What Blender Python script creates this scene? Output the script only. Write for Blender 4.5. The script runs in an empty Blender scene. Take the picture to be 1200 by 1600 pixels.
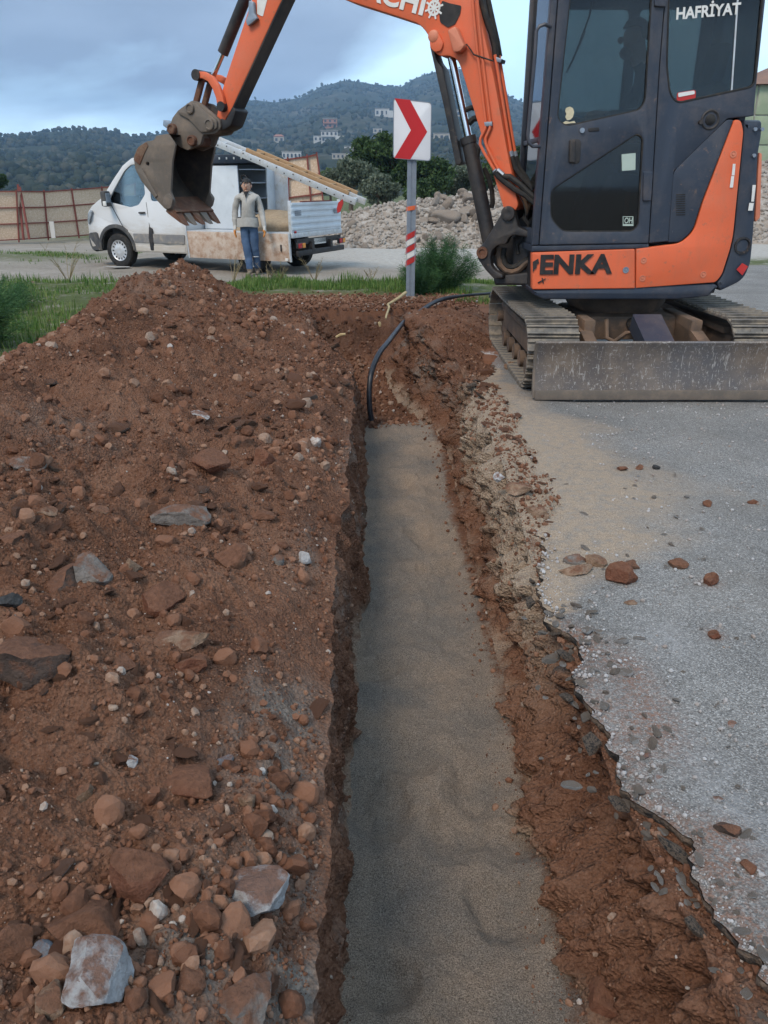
import bpy, bmesh, math, random
import numpy as np
from mathutils import Vector, Matrix

random.seed(7)
RNG = np.random.default_rng(11)
R = math.radians
S = bpy.context.scene
COL = S.collection

# ------------------------------------------------------------------ camera
CAM_H, CAM_PITCH = 1.6, R(23.03)
cd = bpy.data.cameras.new('camera')
cam = bpy.data.objects.new('camera', cd)
COL.objects.link(cam)
cam.location = (0, 0, CAM_H)
cam.rotation_euler = (R(90) - CAM_PITCH, 0, 0)
cd.sensor_fit = 'HORIZONTAL'
cd.sensor_width = 36
cd.lens = 36
cd.clip_start = 0.05
cd.clip_end = 12000
S.camera = cam

# ------------------------------------------------------------------ light
SUN_EL, SUN_AZ = R(50), R(212)          # azimuth clockwise from +Y, where the sun stands
w = bpy.data.worlds.new('World')
S.world = w
w.use_nodes = True
nt = w.node_tree
nt.nodes.clear()
def wn(t, **k):
    n = nt.nodes.new(t)
    for a, b in k.items():
        setattr(n, a, b)
    return n
def wmath(op, a, b=None, c=None):
    n = wn('ShaderNodeMath', operation=op)
    for i, q in enumerate((a, b, c)):
        if q is None:
            continue
        if isinstance(q, (int, float)):
            n.inputs[i].default_value = q
        else:
            nt.links.new(q, n.inputs[i])
    return n.outputs[0]
wo = wn('ShaderNodeOutputWorld')
bg = wn('ShaderNodeBackground')
bg.inputs['Strength'].default_value = 0.13
sky = wn('ShaderNodeTexSky', sky_type='NISHITA', sun_disc=False)
sky.sun_elevation = SUN_EL
sky.sun_rotation = SUN_AZ
sky.air_density = 1.0
sky.dust_density = 2.0
sky.ozone_density = 1.5
tc = wn('ShaderNodeTexCoord')
sep = wn('ShaderNodeSeparateXYZ')
nt.links.new(tc.outputs['Generated'], sep.inputs[0])
den = wmath('ADD', wmath('MAXIMUM', sep.outputs['Z'], 0.0), 0.30)
comb = wn('ShaderNodeCombineXYZ')
nt.links.new(wmath('DIVIDE', sep.outputs['X'], den), comb.inputs[0])
nt.links.new(wmath('DIVIDE', sep.outputs['Y'], den), comb.inputs[1])
comb.inputs[2].default_value = 0.4
cmap = wn('ShaderNodeMapping')
cmap.inputs['Location'].default_value = (4.70, 8.62, 0)
nt.links.new(comb.outputs[0], cmap.inputs[0])
n1 = wn('ShaderNodeTexNoise')
n1.inputs['Scale'].default_value = 0.75
n1.inputs['Detail'].default_value = 7
n1.inputs['Roughness'].default_value = 0.5
n1.inputs['Distortion'].default_value = 0.25
nt.links.new(cmap.outputs[0], n1.inputs['Vector'])
cr = wn('ShaderNodeValToRGB')
cr.color_ramp.elements[0].position = 0.45
cr.color_ramp.elements[0].color = (0, 0, 0, 1)
cr.color_ramp.elements[1].position = 0.57
cr.color_ramp.elements[1].color = (1, 1, 1, 1)
nt.links.new(n1.outputs['Fac'], cr.inputs[0])
# thin bright cloud veil over the blue, then heavier grey cloud
veil = wn('ShaderNodeMixRGB')
veil.inputs['Fac'].default_value = 0.80
nt.links.new(sky.outputs[0], veil.inputs[1])
n2 = wn('ShaderNodeTexNoise')
n2.inputs['Scale'].default_value = 1.1
n2.inputs['Detail'].default_value = 6
nt.links.new(cmap.outputs[0], n2.inputs['Vector'])
cr2 = wn('ShaderNodeValToRGB')
cr2.color_ramp.elements[0].position = 0.38
cr2.color_ramp.elements[0].color = (1.35, 1.75, 2.45, 1)
cr2.color_ramp.elements[1].position = 0.64
cr2.color_ramp.elements[1].color = (2.4, 3.05, 4.0, 1)
nt.links.new(n2.outputs['Fac'], cr2.inputs[0])
cr3 = wn('ShaderNodeValToRGB')
cr3.color_ramp.elements[0].position = 0.36
cr3.color_ramp.elements[0].color = (3.9, 5.8, 7.4, 1)
cr3.color_ramp.elements[1].position = 0.62
cr3.color_ramp.elements[1].color = (5.8, 7.2, 8.2, 1)
nt.links.new(n2.outputs['Fac'], cr3.inputs[0])
nt.links.new(cr3.outputs[0], veil.inputs[2])
mx = wn('ShaderNodeMixRGB')
nt.links.new(cr.outputs[0], mx.inputs['Fac'])
nt.links.new(veil.outputs[0], mx.inputs[1])
nt.links.new(cr2.outputs[0], mx.inputs[2])
nt.links.new(mx.outputs[0], bg.inputs['Color'])
nt.links.new(bg.outputs[0], wo.inputs['Surface'])

sl = bpy.data.lights.new('sun', 'SUN')
sl.energy = 1.5
sl.angle = R(20)
sl.color = (1.0, 0.86, 0.70)
so = bpy.data.objects.new('sun', sl)
COL.objects.link(so)
sd = Vector((math.sin(SUN_AZ) * math.cos(SUN_EL), math.cos(SUN_AZ) * math.cos(SUN_EL), math.sin(SUN_EL)))
so.rotation_euler = (-sd).to_track_quat('-Z', 'Y').to_euler()
so.location = (-6, -8, 14)

S.view_settings.view_transform = 'Standard'
S.view_settings.look = 'None'
S.view_settings.exposure = 0.88
S.view_settings.gamma = 1.0
S.view_settings.use_curve_mapping = False
S.render.engine = 'CYCLES'
S.cycles.use_denoising = True
S.cycles.max_bounces = 6
S.cycles.diffuse_bounces = 3
S.cycles.glossy_bounces = 3
S.cycles.transparent_max_bounces = 12
S.cycles.volume_bounces = 2
S.cycles.caustics_reflective = False
S.cycles.caustics_refractive = False

# ------------------------------------------------------------------ survey helpers: a sight line cut with a real plane
CT, ST = math.cos(CAM_PITCH), math.sin(CAM_PITCH)
def ray(px, py):
    u, v = (px - 600) / 1200, (800 - py) / 1200
    return Vector((u, CT + v * ST, v * CT - ST))
def at(px, py, Y):
    d = ray(px, py)
    return Vector((0, 0, CAM_H)) + d * (Y / d.y)
def atz(px, py, z=0.0):
    d = ray(px, py)
    return Vector((0, 0, CAM_H)) + d * ((z - CAM_H) / d.z)
def atp(px, py, p0, n):
    d = ray(px, py)
    o = Vector((0, 0, CAM_H))
    return o + d * ((Vector(p0) - o).dot(n) / d.dot(n))

# ------------------------------------------------------------------ noise
_perm = np.random.default_rng(3).permutation(512).astype(np.int64)
_grad = np.random.default_rng(4).normal(size=(512, 3))
_grad /= np.linalg.norm(_grad, axis=1)[:, None]
def pnoise(x, y, z=0.0):
    x, y, z = np.broadcast_arrays(np.asarray(x, float), np.asarray(y, float), np.asarray(z, float))
    xi, yi, zi = np.floor(x).astype(np.int64), np.floor(y).astype(np.int64), np.floor(z).astype(np.int64)
    xf, yf, zf = x - xi, y - yi, z - zi
    f = lambda t: t * t * t * (t * (t * 6 - 15) + 10)
    u, v, s = f(xf), f(yf), f(zf)
    out = 0
    for dx in (0, 1):
        for dy in (0, 1):
            for dz in (0, 1):
                h = _perm[(_perm[(_perm[(xi + dx) % 512] + yi + dy) % 512] + zi + dz) % 512]
                g = _grad[h]
                dot = g[..., 0] * (xf - dx) + g[..., 1] * (yf - dy) + g[..., 2] * (zf - dz)
                out = out + dot * (u if dx else 1 - u) * (v if dy else 1 - v) * (s if dz else 1 - s)
    return out
def fbm(x, y, z=0.0, o=4, gain=0.5):
    a, s, f = 1.0, 0, 1.0
    for i in range(o):
        s = s + a * pnoise(np.asarray(x) * f + 17.3 * i, np.asarray(y) * f - 9.1 * i, np.asarray(z) * f + 5.7 * i)
        a *= gain
        f *= 2.03
    return s
def worley(x, y):
    """distance to the nearest of a jittered grid of points: 0 at a clod's middle"""
    xi, yi = np.floor(x).astype(np.int64), np.floor(y).astype(np.int64)
    best = np.full(np.shape(x), 9.0)
    for dx in (-1, 0, 1):
        for dy in (-1, 0, 1):
            h = _perm[(_perm[(xi + dx) % 512] + yi + dy) % 512]
            cx = xi + dx + 0.5 + 0.45 * np.sin(h * 12.9898)
            cy = yi + dy + 0.5 + 0.45 * np.sin(h * 78.233 + 1)
            best = np.minimum(best, (x - cx) ** 2 + (y - cy) ** 2)
    return np.sqrt(best)
def sstep(a, b, x):
    t = np.clip((np.asarray(x, float) - a) / (b - a), 0, 1)
    return t * t * (3 - 2 * t)

# ------------------------------------------------------------------ objects
ORG = {}
def put(o, parent):
    COL.objects.link(o)
    if parent is not None:
        o.parent = parent
    return o
def tag(o, label=None, cat=None, group=None, kind=None):
    if label: o['label'] = label
    if cat: o['category'] = cat
    if group: o['group'] = group
    if kind: o['kind'] = kind
    return o
def empty(name, loc, label=None, cat=None, group=None):
    o = bpy.data.objects.new(name, None)
    o.empty_display_size = 0.1
    o.location = loc
    put(o, None)
    ORG[o.name] = Vector(loc)
    return tag(o, label, cat, group)
def obj(name, me, material=None, parent=None, smooth=None, world=True):
    """link a mesh; vertices given in world space are moved into the parent's space"""
    o = bpy.data.objects.new(name, me)
    org = ORG.get(parent.name, Vector()) if parent is not None else Vector()
    if parent is not None and world:
        me.transform(Matrix.Translation(-org))
    put(o, parent)
    ORG[o.name] = org
    if material is not None:
        if isinstance(material, (list, tuple)):
            for m in material: me.materials.append(m)
        else:
            me.materials.append(material)
    if smooth is not None:
        me.polygons.foreach_set('use_smooth', [smooth] * len(me.polygons))
        if smooth == 'auto':
            pass
    return o
def autosmooth(me, ang=35):
    me.polygons.foreach_set('use_smooth', [True] * len(me.polygons))
    bm = bmesh.new(); bm.from_mesh(me)
    lim = R(ang)
    for e in bm.edges:
        if len(e.link_faces) == 2:
            e.smooth = e.calc_face_angle(0) < lim
    bm.to_mesh(me); bm.free()
    return me
def npmesh(name, V, F):
    """mesh from numpy arrays; F is an (n,k) array of equal-sized faces"""
    me = bpy.data.meshes.new(name)
    V = np.asarray(V, np.float32); F = np.asarray(F, np.int32)
    n, k = F.shape
    me.vertices.add(len(V)); me.vertices.foreach_set('co', V.ravel())
    me.loops.add(n * k); me.loops.foreach_set('vertex_index', F.ravel())
    me.polygons.add(n)
    me.polygons.foreach_set('loop_start', np.arange(0, n * k, k, dtype=np.int32))
    me.polygons.foreach_set('loop_total', np.full(n, k, np.int32))
    me.update(calc_edges=True)
    return me
def fattr(me, name, vals):
    a = me.attributes.new(name, 'FLOAT', 'POINT')
    a.data.foreach_set('value', np.asarray(vals, np.float32).ravel())
def gridfaces(nr, nc):
    r, c = np.meshgrid(np.arange(nr - 1), np.arange(nc - 1), indexing='ij')
    i = (r * nc + c).ravel()
    return np.stack([i, i + 1, i + nc + 1, i + nc], 1)

class MB:
    """collects shapes into one mesh"""
    def __init__(s): s.bm = bmesh.new()
    def box(s, c, d, rot=None, bev=0.0):
        g = bmesh.ops.create_cube(s.bm, size=1)
        vs = g['verts']
        M = Matrix.Translation(Vector(c)) @ (rot.to_4x4() if rot is not None else Matrix()) @ Matrix.Diagonal((d[0], d[1], d[2], 1))
        bmesh.ops.transform(s.bm, matrix=M, verts=vs)
        if bev > 0:
            es = list({e for v in vs for e in v.link_edges})
            bmesh.ops.bevel(s.bm, geom=es, offset=bev, segments=2, affect='EDGES', profile=0.6)
        return s
    def tube(s, pts, r, n=8, caps=True):
        pts = [Vector(p) for p in pts]
        rr = r if isinstance(r, (list, tuple)) else [r] * len(pts)
        prev = None; rings = []
        for i, p in enumerate(pts):
            t = (pts[min(i + 1, len(pts) - 1)] - pts[max(i - 1, 0)]).normalized()
            if prev is None:
                a = t.orthogonal().normalized()
            else:
                a = (prev - t * prev.dot(t)).normalized()
            prev = a
            b = t.cross(a)
            rings.append([s.bm.verts.new(p + (a * math.cos(2 * math.pi * k / n) + b * math.sin(2 * math.pi * k / n)) * rr[i]) for k in range(n)])
        for A, B in zip(rings, rings[1:]):
            for k in range(n):
                s.bm.faces.new((A[k], A[(k + 1) % n], B[(k + 1) % n], B[k]))
        if caps:
            s.bm.faces.new(rings[0][::-1]); s.bm.faces.new(rings[-1])
        return s
    def cyl(s, c, axis, r, h, n=20, bev=0.0):
        c = Vector(c); ax = Vector(axis).normalized()
        if bev > 0:
            return s.tube([c - ax * h / 2, c - ax * (h / 2 - 1e-4), c - ax * (h / 2 - bev), c + ax * (h / 2 - bev), c + ax * (h / 2 - 1e-4), c + ax * h / 2], [r - bev, r - bev, r, r, r - bev, r - bev], n)
        return s.tube([c - ax * h / 2, c + ax * h / 2], r, n)
    def lathe(s, c, axis, prof, n=24):
        c = Vector(c); ax = Vector(axis).normalized()
        a = ax.orthogonal().normalized(); b = ax.cross(a)
        rings = []
        for (h, r) in prof:
            rings.append([s.bm.verts.new(c + ax * h + (a * math.cos(2 * math.pi * k / n) + b * math.sin(2 * math.pi * k / n)) * max(r, 1e-4)) for k in range(n)])
        for A, B in zip(rings, rings[1:]):
            for k in range(n):
                s.bm.faces.new((A[k], A[(k + 1) % n], B[(k + 1) % n], B[k]))
        return s
    def face(s, pts):
        s.bm.faces.new([s.bm.verts.new(Vector(p)) for p in pts]); return s
    def loft(s, rings, closed=True, caps=True):
        vr = [[s.bm.verts.new(Vector(p)) for p in r] for r in rings]
        n = len(vr[0])
        for A, B in zip(vr, vr[1:]):
            for k in range(n if closed else n - 1):
                s.bm.faces.new((A[k], A[(k + 1) % n], B[(k + 1) % n], B[k]))
        if caps and closed:
            s.bm.faces.new(vr[0][::-1]); s.bm.faces.new(vr[-1])
        return s
    def mesh(s, name, smooth=35):
        bmesh.ops.recalc_face_normals(s.bm, faces=s.bm.faces)
        me = bpy.data.meshes.new(name)
        s.bm.to_mesh(me); s.bm.free()
        if smooth: autosmooth(me, smooth)
        return me
    def build(s, name, material, parent=None, smooth=35):
        return obj(name, s.mesh(name, smooth), material, parent)

def rounded(poly, rad, seg=4):
    """round the corners of a 2-D polygon"""
    out = []; n = len(poly)
    for i in range(n):
        p0, p, p1 = Vector(poly[i - 1]), Vector(poly[i]), Vector(poly[(i + 1) % n])
        r = rad[i] if isinstance(rad, (list, tuple)) else rad
        a, b = (p0 - p), (p1 - p)
        la, lb = a.length, b.length
        if r <= 0 or la < 1e-6 or lb < 1e-6:
            out.append(p); continue
        k = min(r, la * 0.48, lb * 0.48)
        A, B = p + a / la * k, p + b / lb * k
        for j in range(seg + 1):
            t = j / seg
            out.append(A * (1 - t) ** 2 + p * 2 * t * (1 - t) + B * t * t)
    return out
def prism(name, loops, O, ex, ey, depth, bev=0.0, bseg=2, smooth=30):
    """2-D outline (with holes) in the frame O, ex, ey; extruded backwards along -(ex x ey) by depth"""
    cu = bpy.data.curves.new(name, 'CURVE')
    cu.dimensions = '2D'; cu.fill_mode = 'BOTH'
    for lp in loops:
        sp = cu.splines.new('POLY'); sp.use_cyclic_u = True
        sp.points.add(len(lp) - 1)
        for q, p in zip(sp.points, lp): q.co = (p[0], p[1], 0, 1)
    cu.extrude = max(depth / 2 - bev, 1e-4)
    cu.bevel_depth = bev; cu.bevel_resolution = bseg - 1
    cu.offset = -bev
    o = bpy.data.objects.new(name, cu)
    me = bpy.data.meshes.new_from_object(o)
    bpy.data.objects.remove(o); bpy.data.curves.remove(cu)
    ex, ey = Vector(ex).normalized(), Vector(ey).normalized()
    ez = ex.cross(ey)
    M = Matrix((ex, ey, ez)).transposed().to_4x4()
    M.translation = Vector(O) - ez * depth / 2
    me.materials.clear()
    me.transform(M)
    bm = bmesh.new(); bm.from_mesh(me)
    bmesh.ops.remove_doubles(bm, verts=bm.verts, dist=1e-5)
    bmesh.ops.recalc_face_normals(bm, faces=bm.faces)
    bm.to_mesh(me); bm.free()
    if smooth: autosmooth(me, smooth)
    return me
def textmesh(name, s, O, ex, ey, size, depth=0.004, bold=0.0, width=None, shear=0.0):
    cu = bpy.data.curves.new(name, 'FONT')
    cu.body = s; cu.size = 1.0; cu.extrude = 0.001; cu.offset = bold; cu.shear = shear
    o = bpy.data.objects.new(name, cu)
    me = bpy.data.meshes.new_from_object(o)
    bpy.data.objects.remove(o); bpy.data.curves.remove(cu)
    me.materials.clear()
    co = np.array([v.co[:] for v in me.vertices])
    mn, mxx = co.min(0), co.max(0)
    co -= mn
    sx = (width / (mxx[0] - mn[0])) if width else size / (mxx[1] - mn[1])
    sy = size / (mxx[1] - mn[1])
    co[:, 0] *= sx; co[:, 1] *= sy
    co[:, 2] = np.where(co[:, 2] > 0.001, depth, 0)
    ex, ey = Vector(ex).normalized(), Vector(ey).normalized(); ez = ex.cross(ey)
    W = np.array(O)[None] + co[:, :1] * np.array(ex)[None] + co[:, 1:2] * np.array(ey)[None] + co[:, 2:] * np.array(ez)[None]
    me.vertices.foreach_set('co', W.astype(np.float32).ravel()); me.update()
    return me
# ------------------------------------------------------------------ materials
class NT:
    def __init__(s, name):
        s.m = bpy.data.materials.new(name); s.m.use_nodes = True
        s.t = s.m.node_tree; s.t.nodes.clear()
        s.out = s.t.nodes.new('ShaderNodeOutputMaterial')
        s.tc = s.t.nodes.new('ShaderNodeTexCoord')
        s.vec = s.tc.outputs['Object']
    def n(s, t, **k):
        q = s.t.nodes.new(t)
        for a, b in k.items(): setattr(q, a, b)
        return q
    def set(s, node, i, val):
        if val is None: return
        if hasattr(val, 'is_linked'): s.t.links.new(val, node.inputs[i])
        else:
            if isinstance(val, (tuple, list)) and len(val) == 3 and node.inputs[i].type == 'RGBA': val = (*val, 1)
            node.inputs[i].default_value = val
    def math(s, op, a, b=None, clamp=False):
        q = s.n('ShaderNodeMath', operation=op); q.use_clamp = clamp
        s.set(q, 0, a); s.set(q, 1, b)
        return q.outputs[0]
    def noise(s, scale, detail=5, rough=0.55, vec=None, dist=0.0):
        q = s.n('ShaderNodeTexNoise')
        s.set(q, 'Vector', vec or s.vec); s.set(q, 'Scale', scale); s.set(q, 'Detail', detail); s.set(q, 'Roughness', rough); s.set(q, 'Distortion', dist)
        return q.outputs['Fac']
    def voro(s, scale, out='Distance', vec=None, feat='F1'):
        q = s.n('ShaderNodeTexVoronoi', feature=feat)
        s.set(q, 'Vector', vec or s.vec); s.set(q, 'Scale', scale)
        return q.outputs[out]
    def ramp(s, fac, stops):
        q = s.n('ShaderNodeValToRGB'); e = q.color_ramp.elements
        while len(e) < len(stops): e.new(0.5)
        for i, (p, c) in enumerate(stops):
            e[i].position = p
            e[i].color = (c, c, c, 1) if isinstance(c, (int, float)) else (*c, 1)
        s.set(q, 0, fac)
        return q.outputs[0]
    def mix(s, fac, a, b, mode='MIX'):
        q = s.n('ShaderNodeMixRGB', blend_type=mode)
        s.set(q, 0, fac); s.set(q, 1, a); s.set(q, 2, b)
        return q.outputs[0]
    def attr(s, name):
        q = s.n('ShaderNodeAttribute'); q.attribute_name = name
        return q.outputs['Fac']
    def bump(s, h, strength=0.5, dist=0.01, normal=None):
        q = s.n('ShaderNodeBump'); s.set(q, 'Height', h); s.set(q, 'Strength', strength); s.set(q, 'Distance', dist)
        if normal is not None: s.set(q, 'Normal', normal)
        return q.outputs[0]
    def stretch(s, sc):
        q = s.n('ShaderNodeMapping'); s.set(q, 0, s.vec); q.inputs['Scale'].default_value = sc
        return q.outputs[0]
    def up(s):
        g = s.n('ShaderNodeNewGeometry'); q = s.n('ShaderNodeSeparateXYZ'); s.set(q, 0, g.outputs['Normal'])
        return q.outputs['Z']
    def rnd(s): return s.n('ShaderNodeObjectInfo').outputs['Random']
    def done(s, col, rough=0.8, metal=0.0, normal=None, spec=0.3):
        p = s.n('ShaderNodeBsdfPrincipled')
        s.set(p, 'Base Color', col); s.set(p, 'Roughness', rough); s.set(p, 'Metallic', metal)
        s.set(p, 'Specular IOR Level', spec)
        if normal is not None: s.set(p, 'Normal', normal)
        s.t.links.new(p.outputs[0], s.out.inputs[0])
        return s.m

def simple(name, c1, c2=None, scale=6, rough=0.6, metal=0.0, dirt=None, dscale=9, damt=(0.5, 0.7), bump=0.0, bscale=60, bdist=0.004, spec=0.35, stretch=None):
    t = NT(name)
    v = t.stretch(stretch) if stretch else None
    c2 = c2 or tuple(x * 0.8 for x in c1)
    col = t.mix(t.ramp(t.noise(scale, 6, 0.6, v), [(0.35, 0.0), (0.68, 1.0)]), c1, c2)
    ro = rough
    if dirt:
        f = t.ramp(t.noise(dscale, 8, 0.7, v), [(damt[0], 0.0), (damt[1], 1.0)])
        col = t.mix(f, col, dirt)
        ro = t.math('ADD', t.math('MULTIPLY', f, 0.35), rough, True)
    nm = t.bump(t.noise(bscale, 4), bump, bdist) if bump else None
    return t.done(col, ro, metal, nm, spec)

M = {}
SOIL_D, SOIL_M, SOIL_L = (0.052, 0.024, 0.0155), (0.178, 0.084, 0.051), (0.315, 0.178, 0.118)
def soil_layers(t, dark=SOIL_D, mid=SOIL_M, light=SOIL_L):
    a = t.ramp(t.noise(2.3, 6, 0.6), [(0.34, dark), (0.48, mid), (0.68, light)])
    b = t.ramp(t.noise(38, 6, 0.72), [(0.34, dark), (0.49, mid), (0.68, light)])
    b2 = t.ramp(t.noise(140, 3, 0.7), [(0.36, dark), (0.5, mid), (0.68, light)])
    c = t.mix(0.6, a, t.mix(0.45, b, b2))
    sp = t.ramp(t.voro(120), [(0.0, 1.0), (0.16, 0.0)])
    pick = t.ramp(t.noise(40, 2), [(0.52, 0.0), (0.6, 1.0)])
    c = t.mix(t.math('MULTIPLY', t.math('MULTIPLY', sp, pick), 0.55), c, (0.36, 0.27, 0.21))
    h = t.math('ADD', t.math('MULTIPLY', t.noise(45, 6, 0.7), 1.0), t.math('MULTIPLY', t.voro(85), 0.6))
    return c, h
def soil_mat():
    t = NT('red_soil')
    c, h = soil_layers(t)
    gp = t.attr('pale')
    grey = t.ramp(t.noise(60, 5, 0.7), [(0.3, (0.13, 0.105, 0.088)), (0.7, (0.31, 0.27, 0.235))])
    f = t.math('MULTIPLY', gp, t.ramp(t.noise(9, 5, 0.6), [(0.38, 0.0), (0.6, 1.0)]))
    c = t.mix(f, c, grey)
    sa = t.attr('sandy')
    sand = t.ramp(t.noise(150, 3, 0.8), [(0.34, (0.24, 0.175, 0.128)), (0.66, (0.50, 0.395, 0.30))])
    c = t.mix(t.math('MULTIPLY', sa, t.ramp(t.noise(14, 6, 0.65), [(0.32, 0.25), (0.50, 1.0)]), True), c, sand)
    nm = t.bump(h, 1.0, 0.026)
    return t.done(c, 0.95, 0, nm, 0.12)
M['soil'] = soil_mat()
def clod_mat():
    t = NT('soil_clods')
    r = t.attr('rnd')
    base = t.ramp(r, [(0.0, (0.060, 0.029, 0.019)), (0.4, (0.145, 0.069, 0.043)), (0.75, (0.215, 0.113, 0.073)), (0.93, (0.27, 0.172, 0.12)), (0.98, (0.30, 0.24, 0.195)), (1.0, (0.46, 0.44, 0.42))])
    c = t.mix(t.ramp(t.noise(70, 4), [(0.35, 0.0), (0.7, 0.6)]), base, SOIL_M)
    return t.done(c, 0.95, 0, t.bump(t.noise(160, 4, 0.7), 0.6, 0.005), 0.12)
M['clod'] = clod_mat()
def stone_mat(name, stops, dust=0.5, dcol=SOIL_M, use_rnd=True):
    t = NT(name)
    r = t.rnd()
    off = t.n('ShaderNodeVectorMath', operation='ADD')
    cx = t.n('ShaderNodeCombineXYZ'); t.set(cx, 0, t.math('MULTIPLY', r, 37.0)); t.set(cx, 1, t.math('MULTIPLY', r, 91.0))
    t.set(off, 0, t.vec); t.set(off, 1, cx.outputs[0]); t.vec = off.outputs[0]
    if use_rnd: base = t.ramp(r, stops)
    else: base = t.ramp(t.noise(11, 5, 0.6), stops)
    base = t.mix(t.ramp(t.noise(38, 6, 0.7), [(0.3, 0.0), (0.75, 0.65)]), base, t.mix(1.0, base, (0.45, 0.42, 0.40), 'MULTIPLY'))
    f = t.math('ADD', t.math('MULTIPLY', t.up(), 0.42), t.noise(16, 6, 0.65))
    f = t.ramp(f, [(0.95 - dust * 0.75, 0.0), (1.12 - dust * 0.75, 1.0)])
    c = t.mix(t.math('MULTIPLY', f, 0.9), base, t.ramp(t.noise(60, 4), [(0.3, tuple(x * 0.75 for x in dcol)), (0.7, tuple(x * 1.3 for x in dcol))]))
    h = t.math('ADD', t.noise(30, 8, 0.72), t.math('MULTIPLY', t.noise(140, 3), 0.25))
    return t.done(c, 0.88, 0, t.bump(h, 0.95, 0.03), 0.2)
M['stone'] = stone_mat('dusty_stone', [(0.0, (0.11, 0.052, 0.033)), (0.4, (0.185, 0.092, 0.058)), (0.65, (0.24, 0.14, 0.092)), (0.82, (0.29, 0.195, 0.14)), (0.93, (0.31, 0.26, 0.22)), (1.0, (0.5, 0.47, 0.44))], 0.72)
M['stone_brown'] = stone_mat('brown_stone', [(0.3, (0.105, 0.058, 0.040)), (0.7, (0.20, 0.115, 0.078))], 0.6, use_rnd=False)
M['stone_dark'] = stone_mat('dark_stone', [(0.3, (0.055, 0.045, 0.042)), (0.7, (0.15, 0.105, 0.085))], 0.42, use_rnd=False)
M['stone_grey'] = stone_mat('grey_stone', [(0.3, (0.17, 0.155, 0.145)), (0.7, (0.33, 0.30, 0.275))], 0.30, use_rnd=False)
M['stone_pale'] = stone_mat('pale_stone', [(0.25, (0.34, 0.34, 0.35)), (0.7, (0.62, 0.62, 0.63))], 0.30, use_rnd=False)
M['stone_tan'] = stone_mat('tan_stone', [(0.3, (0.26, 0.16, 0.10)), (0.7, (0.42, 0.30, 0.22))], 0.3, use_rnd=False)
M['stone_red'] = stone_mat('red_stone', [(0.3, (0.16, 0.06, 0.035)), (0.7, (0.27, 0.125, 0.08))], 0.45, use_rnd=False)
M['stone_blue'] = stone_mat('blue_grey_stone', [(0.3, (0.12, 0.13, 0.15)), (0.7, (0.30, 0.33, 0.38))], 0.2, use_rnd=False)
M['rubble_rock'] = stone_mat('rubble_rock', [(0.0, (0.22, 0.185, 0.155)), (0.5, (0.29, 0.255, 0.225)), (1.0, (0.40, 0.37, 0.34))], 0.45, dcol=(0.25, 0.20, 0.16))
M['pebble'] = stone_mat('grey_pebble', [(0.0, (0.24, 0.20, 0.175)), (0.3, (0.36, 0.345, 0.33)), (0.7, (0.50, 0.50, 0.505)), (1.0, (0.68, 0.68, 0.69))], 0.35, dcol=(0.27, 0.21, 0.165))

def sand_mat():
    t = NT('bedding_sand')
    g = t.ramp(t.noise(230, 3, 0.85), [(0.34, (0.095, 0.080, 0.068)), (0.5, (0.31, 0.265, 0.226)), (0.66, (0.56, 0.49, 0.43))])
    l = t.ramp(t.noise(2.6, 5, 0.6), [(0.36, (0.80, 0.80, 0.80)), (0.64, (1.18, 1.05, 0.93))])
    c = t.mix(1.0, g, l, 'MULTIPLY')
    f = t.ramp(t.math('ADD', t.attr('soily'), t.math('MULTIPLY', t.math('SUBTRACT', t.noise(13, 7, 0.72), 0.5), 1.1)), [(0.42, 0.0), (0.75, 1.0)])
    sc, _ = soil_layers(t)
    c = t.mix(f, c, sc)
    h = t.math('ADD', t.noise(200, 3, 0.8), t.math('MULTIPLY', t.noise(30, 7, 0.75), 2.2))
    return t.done(c, 0.97, 0, t.bump(h, 1.0, 0.014), 0.1)
M['sand'] = sand_mat()
def asphalt_mat():
    t = NT('asphalt')
    ag = t.voro(210, 'Color')
    sp = t.n('ShaderNodeSeparateXYZ'); t.set(sp, 0, ag)
    c = t.ramp(sp.outputs[0], [(0.0, (0.098, 0.094, 0.090)), (0.35, (0.165, 0.159, 0.153)), (0.75, (0.225, 0.217, 0.209)), (1.0, (0.35, 0.34, 0.33))])
    lo = t.ramp(t.noise(1.1, 5, 0.6), [(0.34, 0.74), (0.66, 1.12)])
    c = t.mix(1.0, c, lo, 'MULTIPLY')
    c = t.mix(t.ramp(t.noise(0.8, 7, 0.7), [(0.50, 0.0), (0.68, 0.30)]), c, (0.22, 0.19, 0.16))
    c = t.mix(t.ramp(t.noise(7, 6, 0.75), [(0.56, 0.0), (0.70, 0.45)]), c, (0.115, 0.105, 0.10))
    du = t.math('MULTIPLY', t.attr('dusty'), t.ramp(t.noise(24, 6, 0.7), [(0.35, 0.1), (0.65, 1.0)]))
    c = t.mix(t.math('MULTIPLY', du, 0.45), c, (0.38, 0.38, 0.39))
    re = t.math('MULTIPLY', t.attr('reddish'), t.ramp(t.noise(55, 6, 0.75), [(0.42, 0.0), (0.60, 1.0)]))
    c = t.mix(t.math('MULTIPLY', re, 0.85), c, (0.20, 0.10, 0.065))
    sand = t.ramp(t.noise(190, 3, 0.85), [(0.34, (0.155, 0.115, 0.085)), (0.5, (0.295, 0.228, 0.168)), (0.66, (0.45, 0.36, 0.275))])
    sa = t.math('MULTIPLY', t.attr('sandy'), t.ramp(t.noise(17, 7, 0.7), [(0.25, 0.15), (0.55, 1.0)]))
    c = t.mix(sa, c, sand)
    h = t.math('ADD', t.voro(165), t.math('MULTIPLY', t.noise(60, 5), 0.6))
    return t.done(c, 0.93, 0, t.bump(h, 0.7, 0.006), 0.25)
M['asphalt'] = asphalt_mat()
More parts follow.
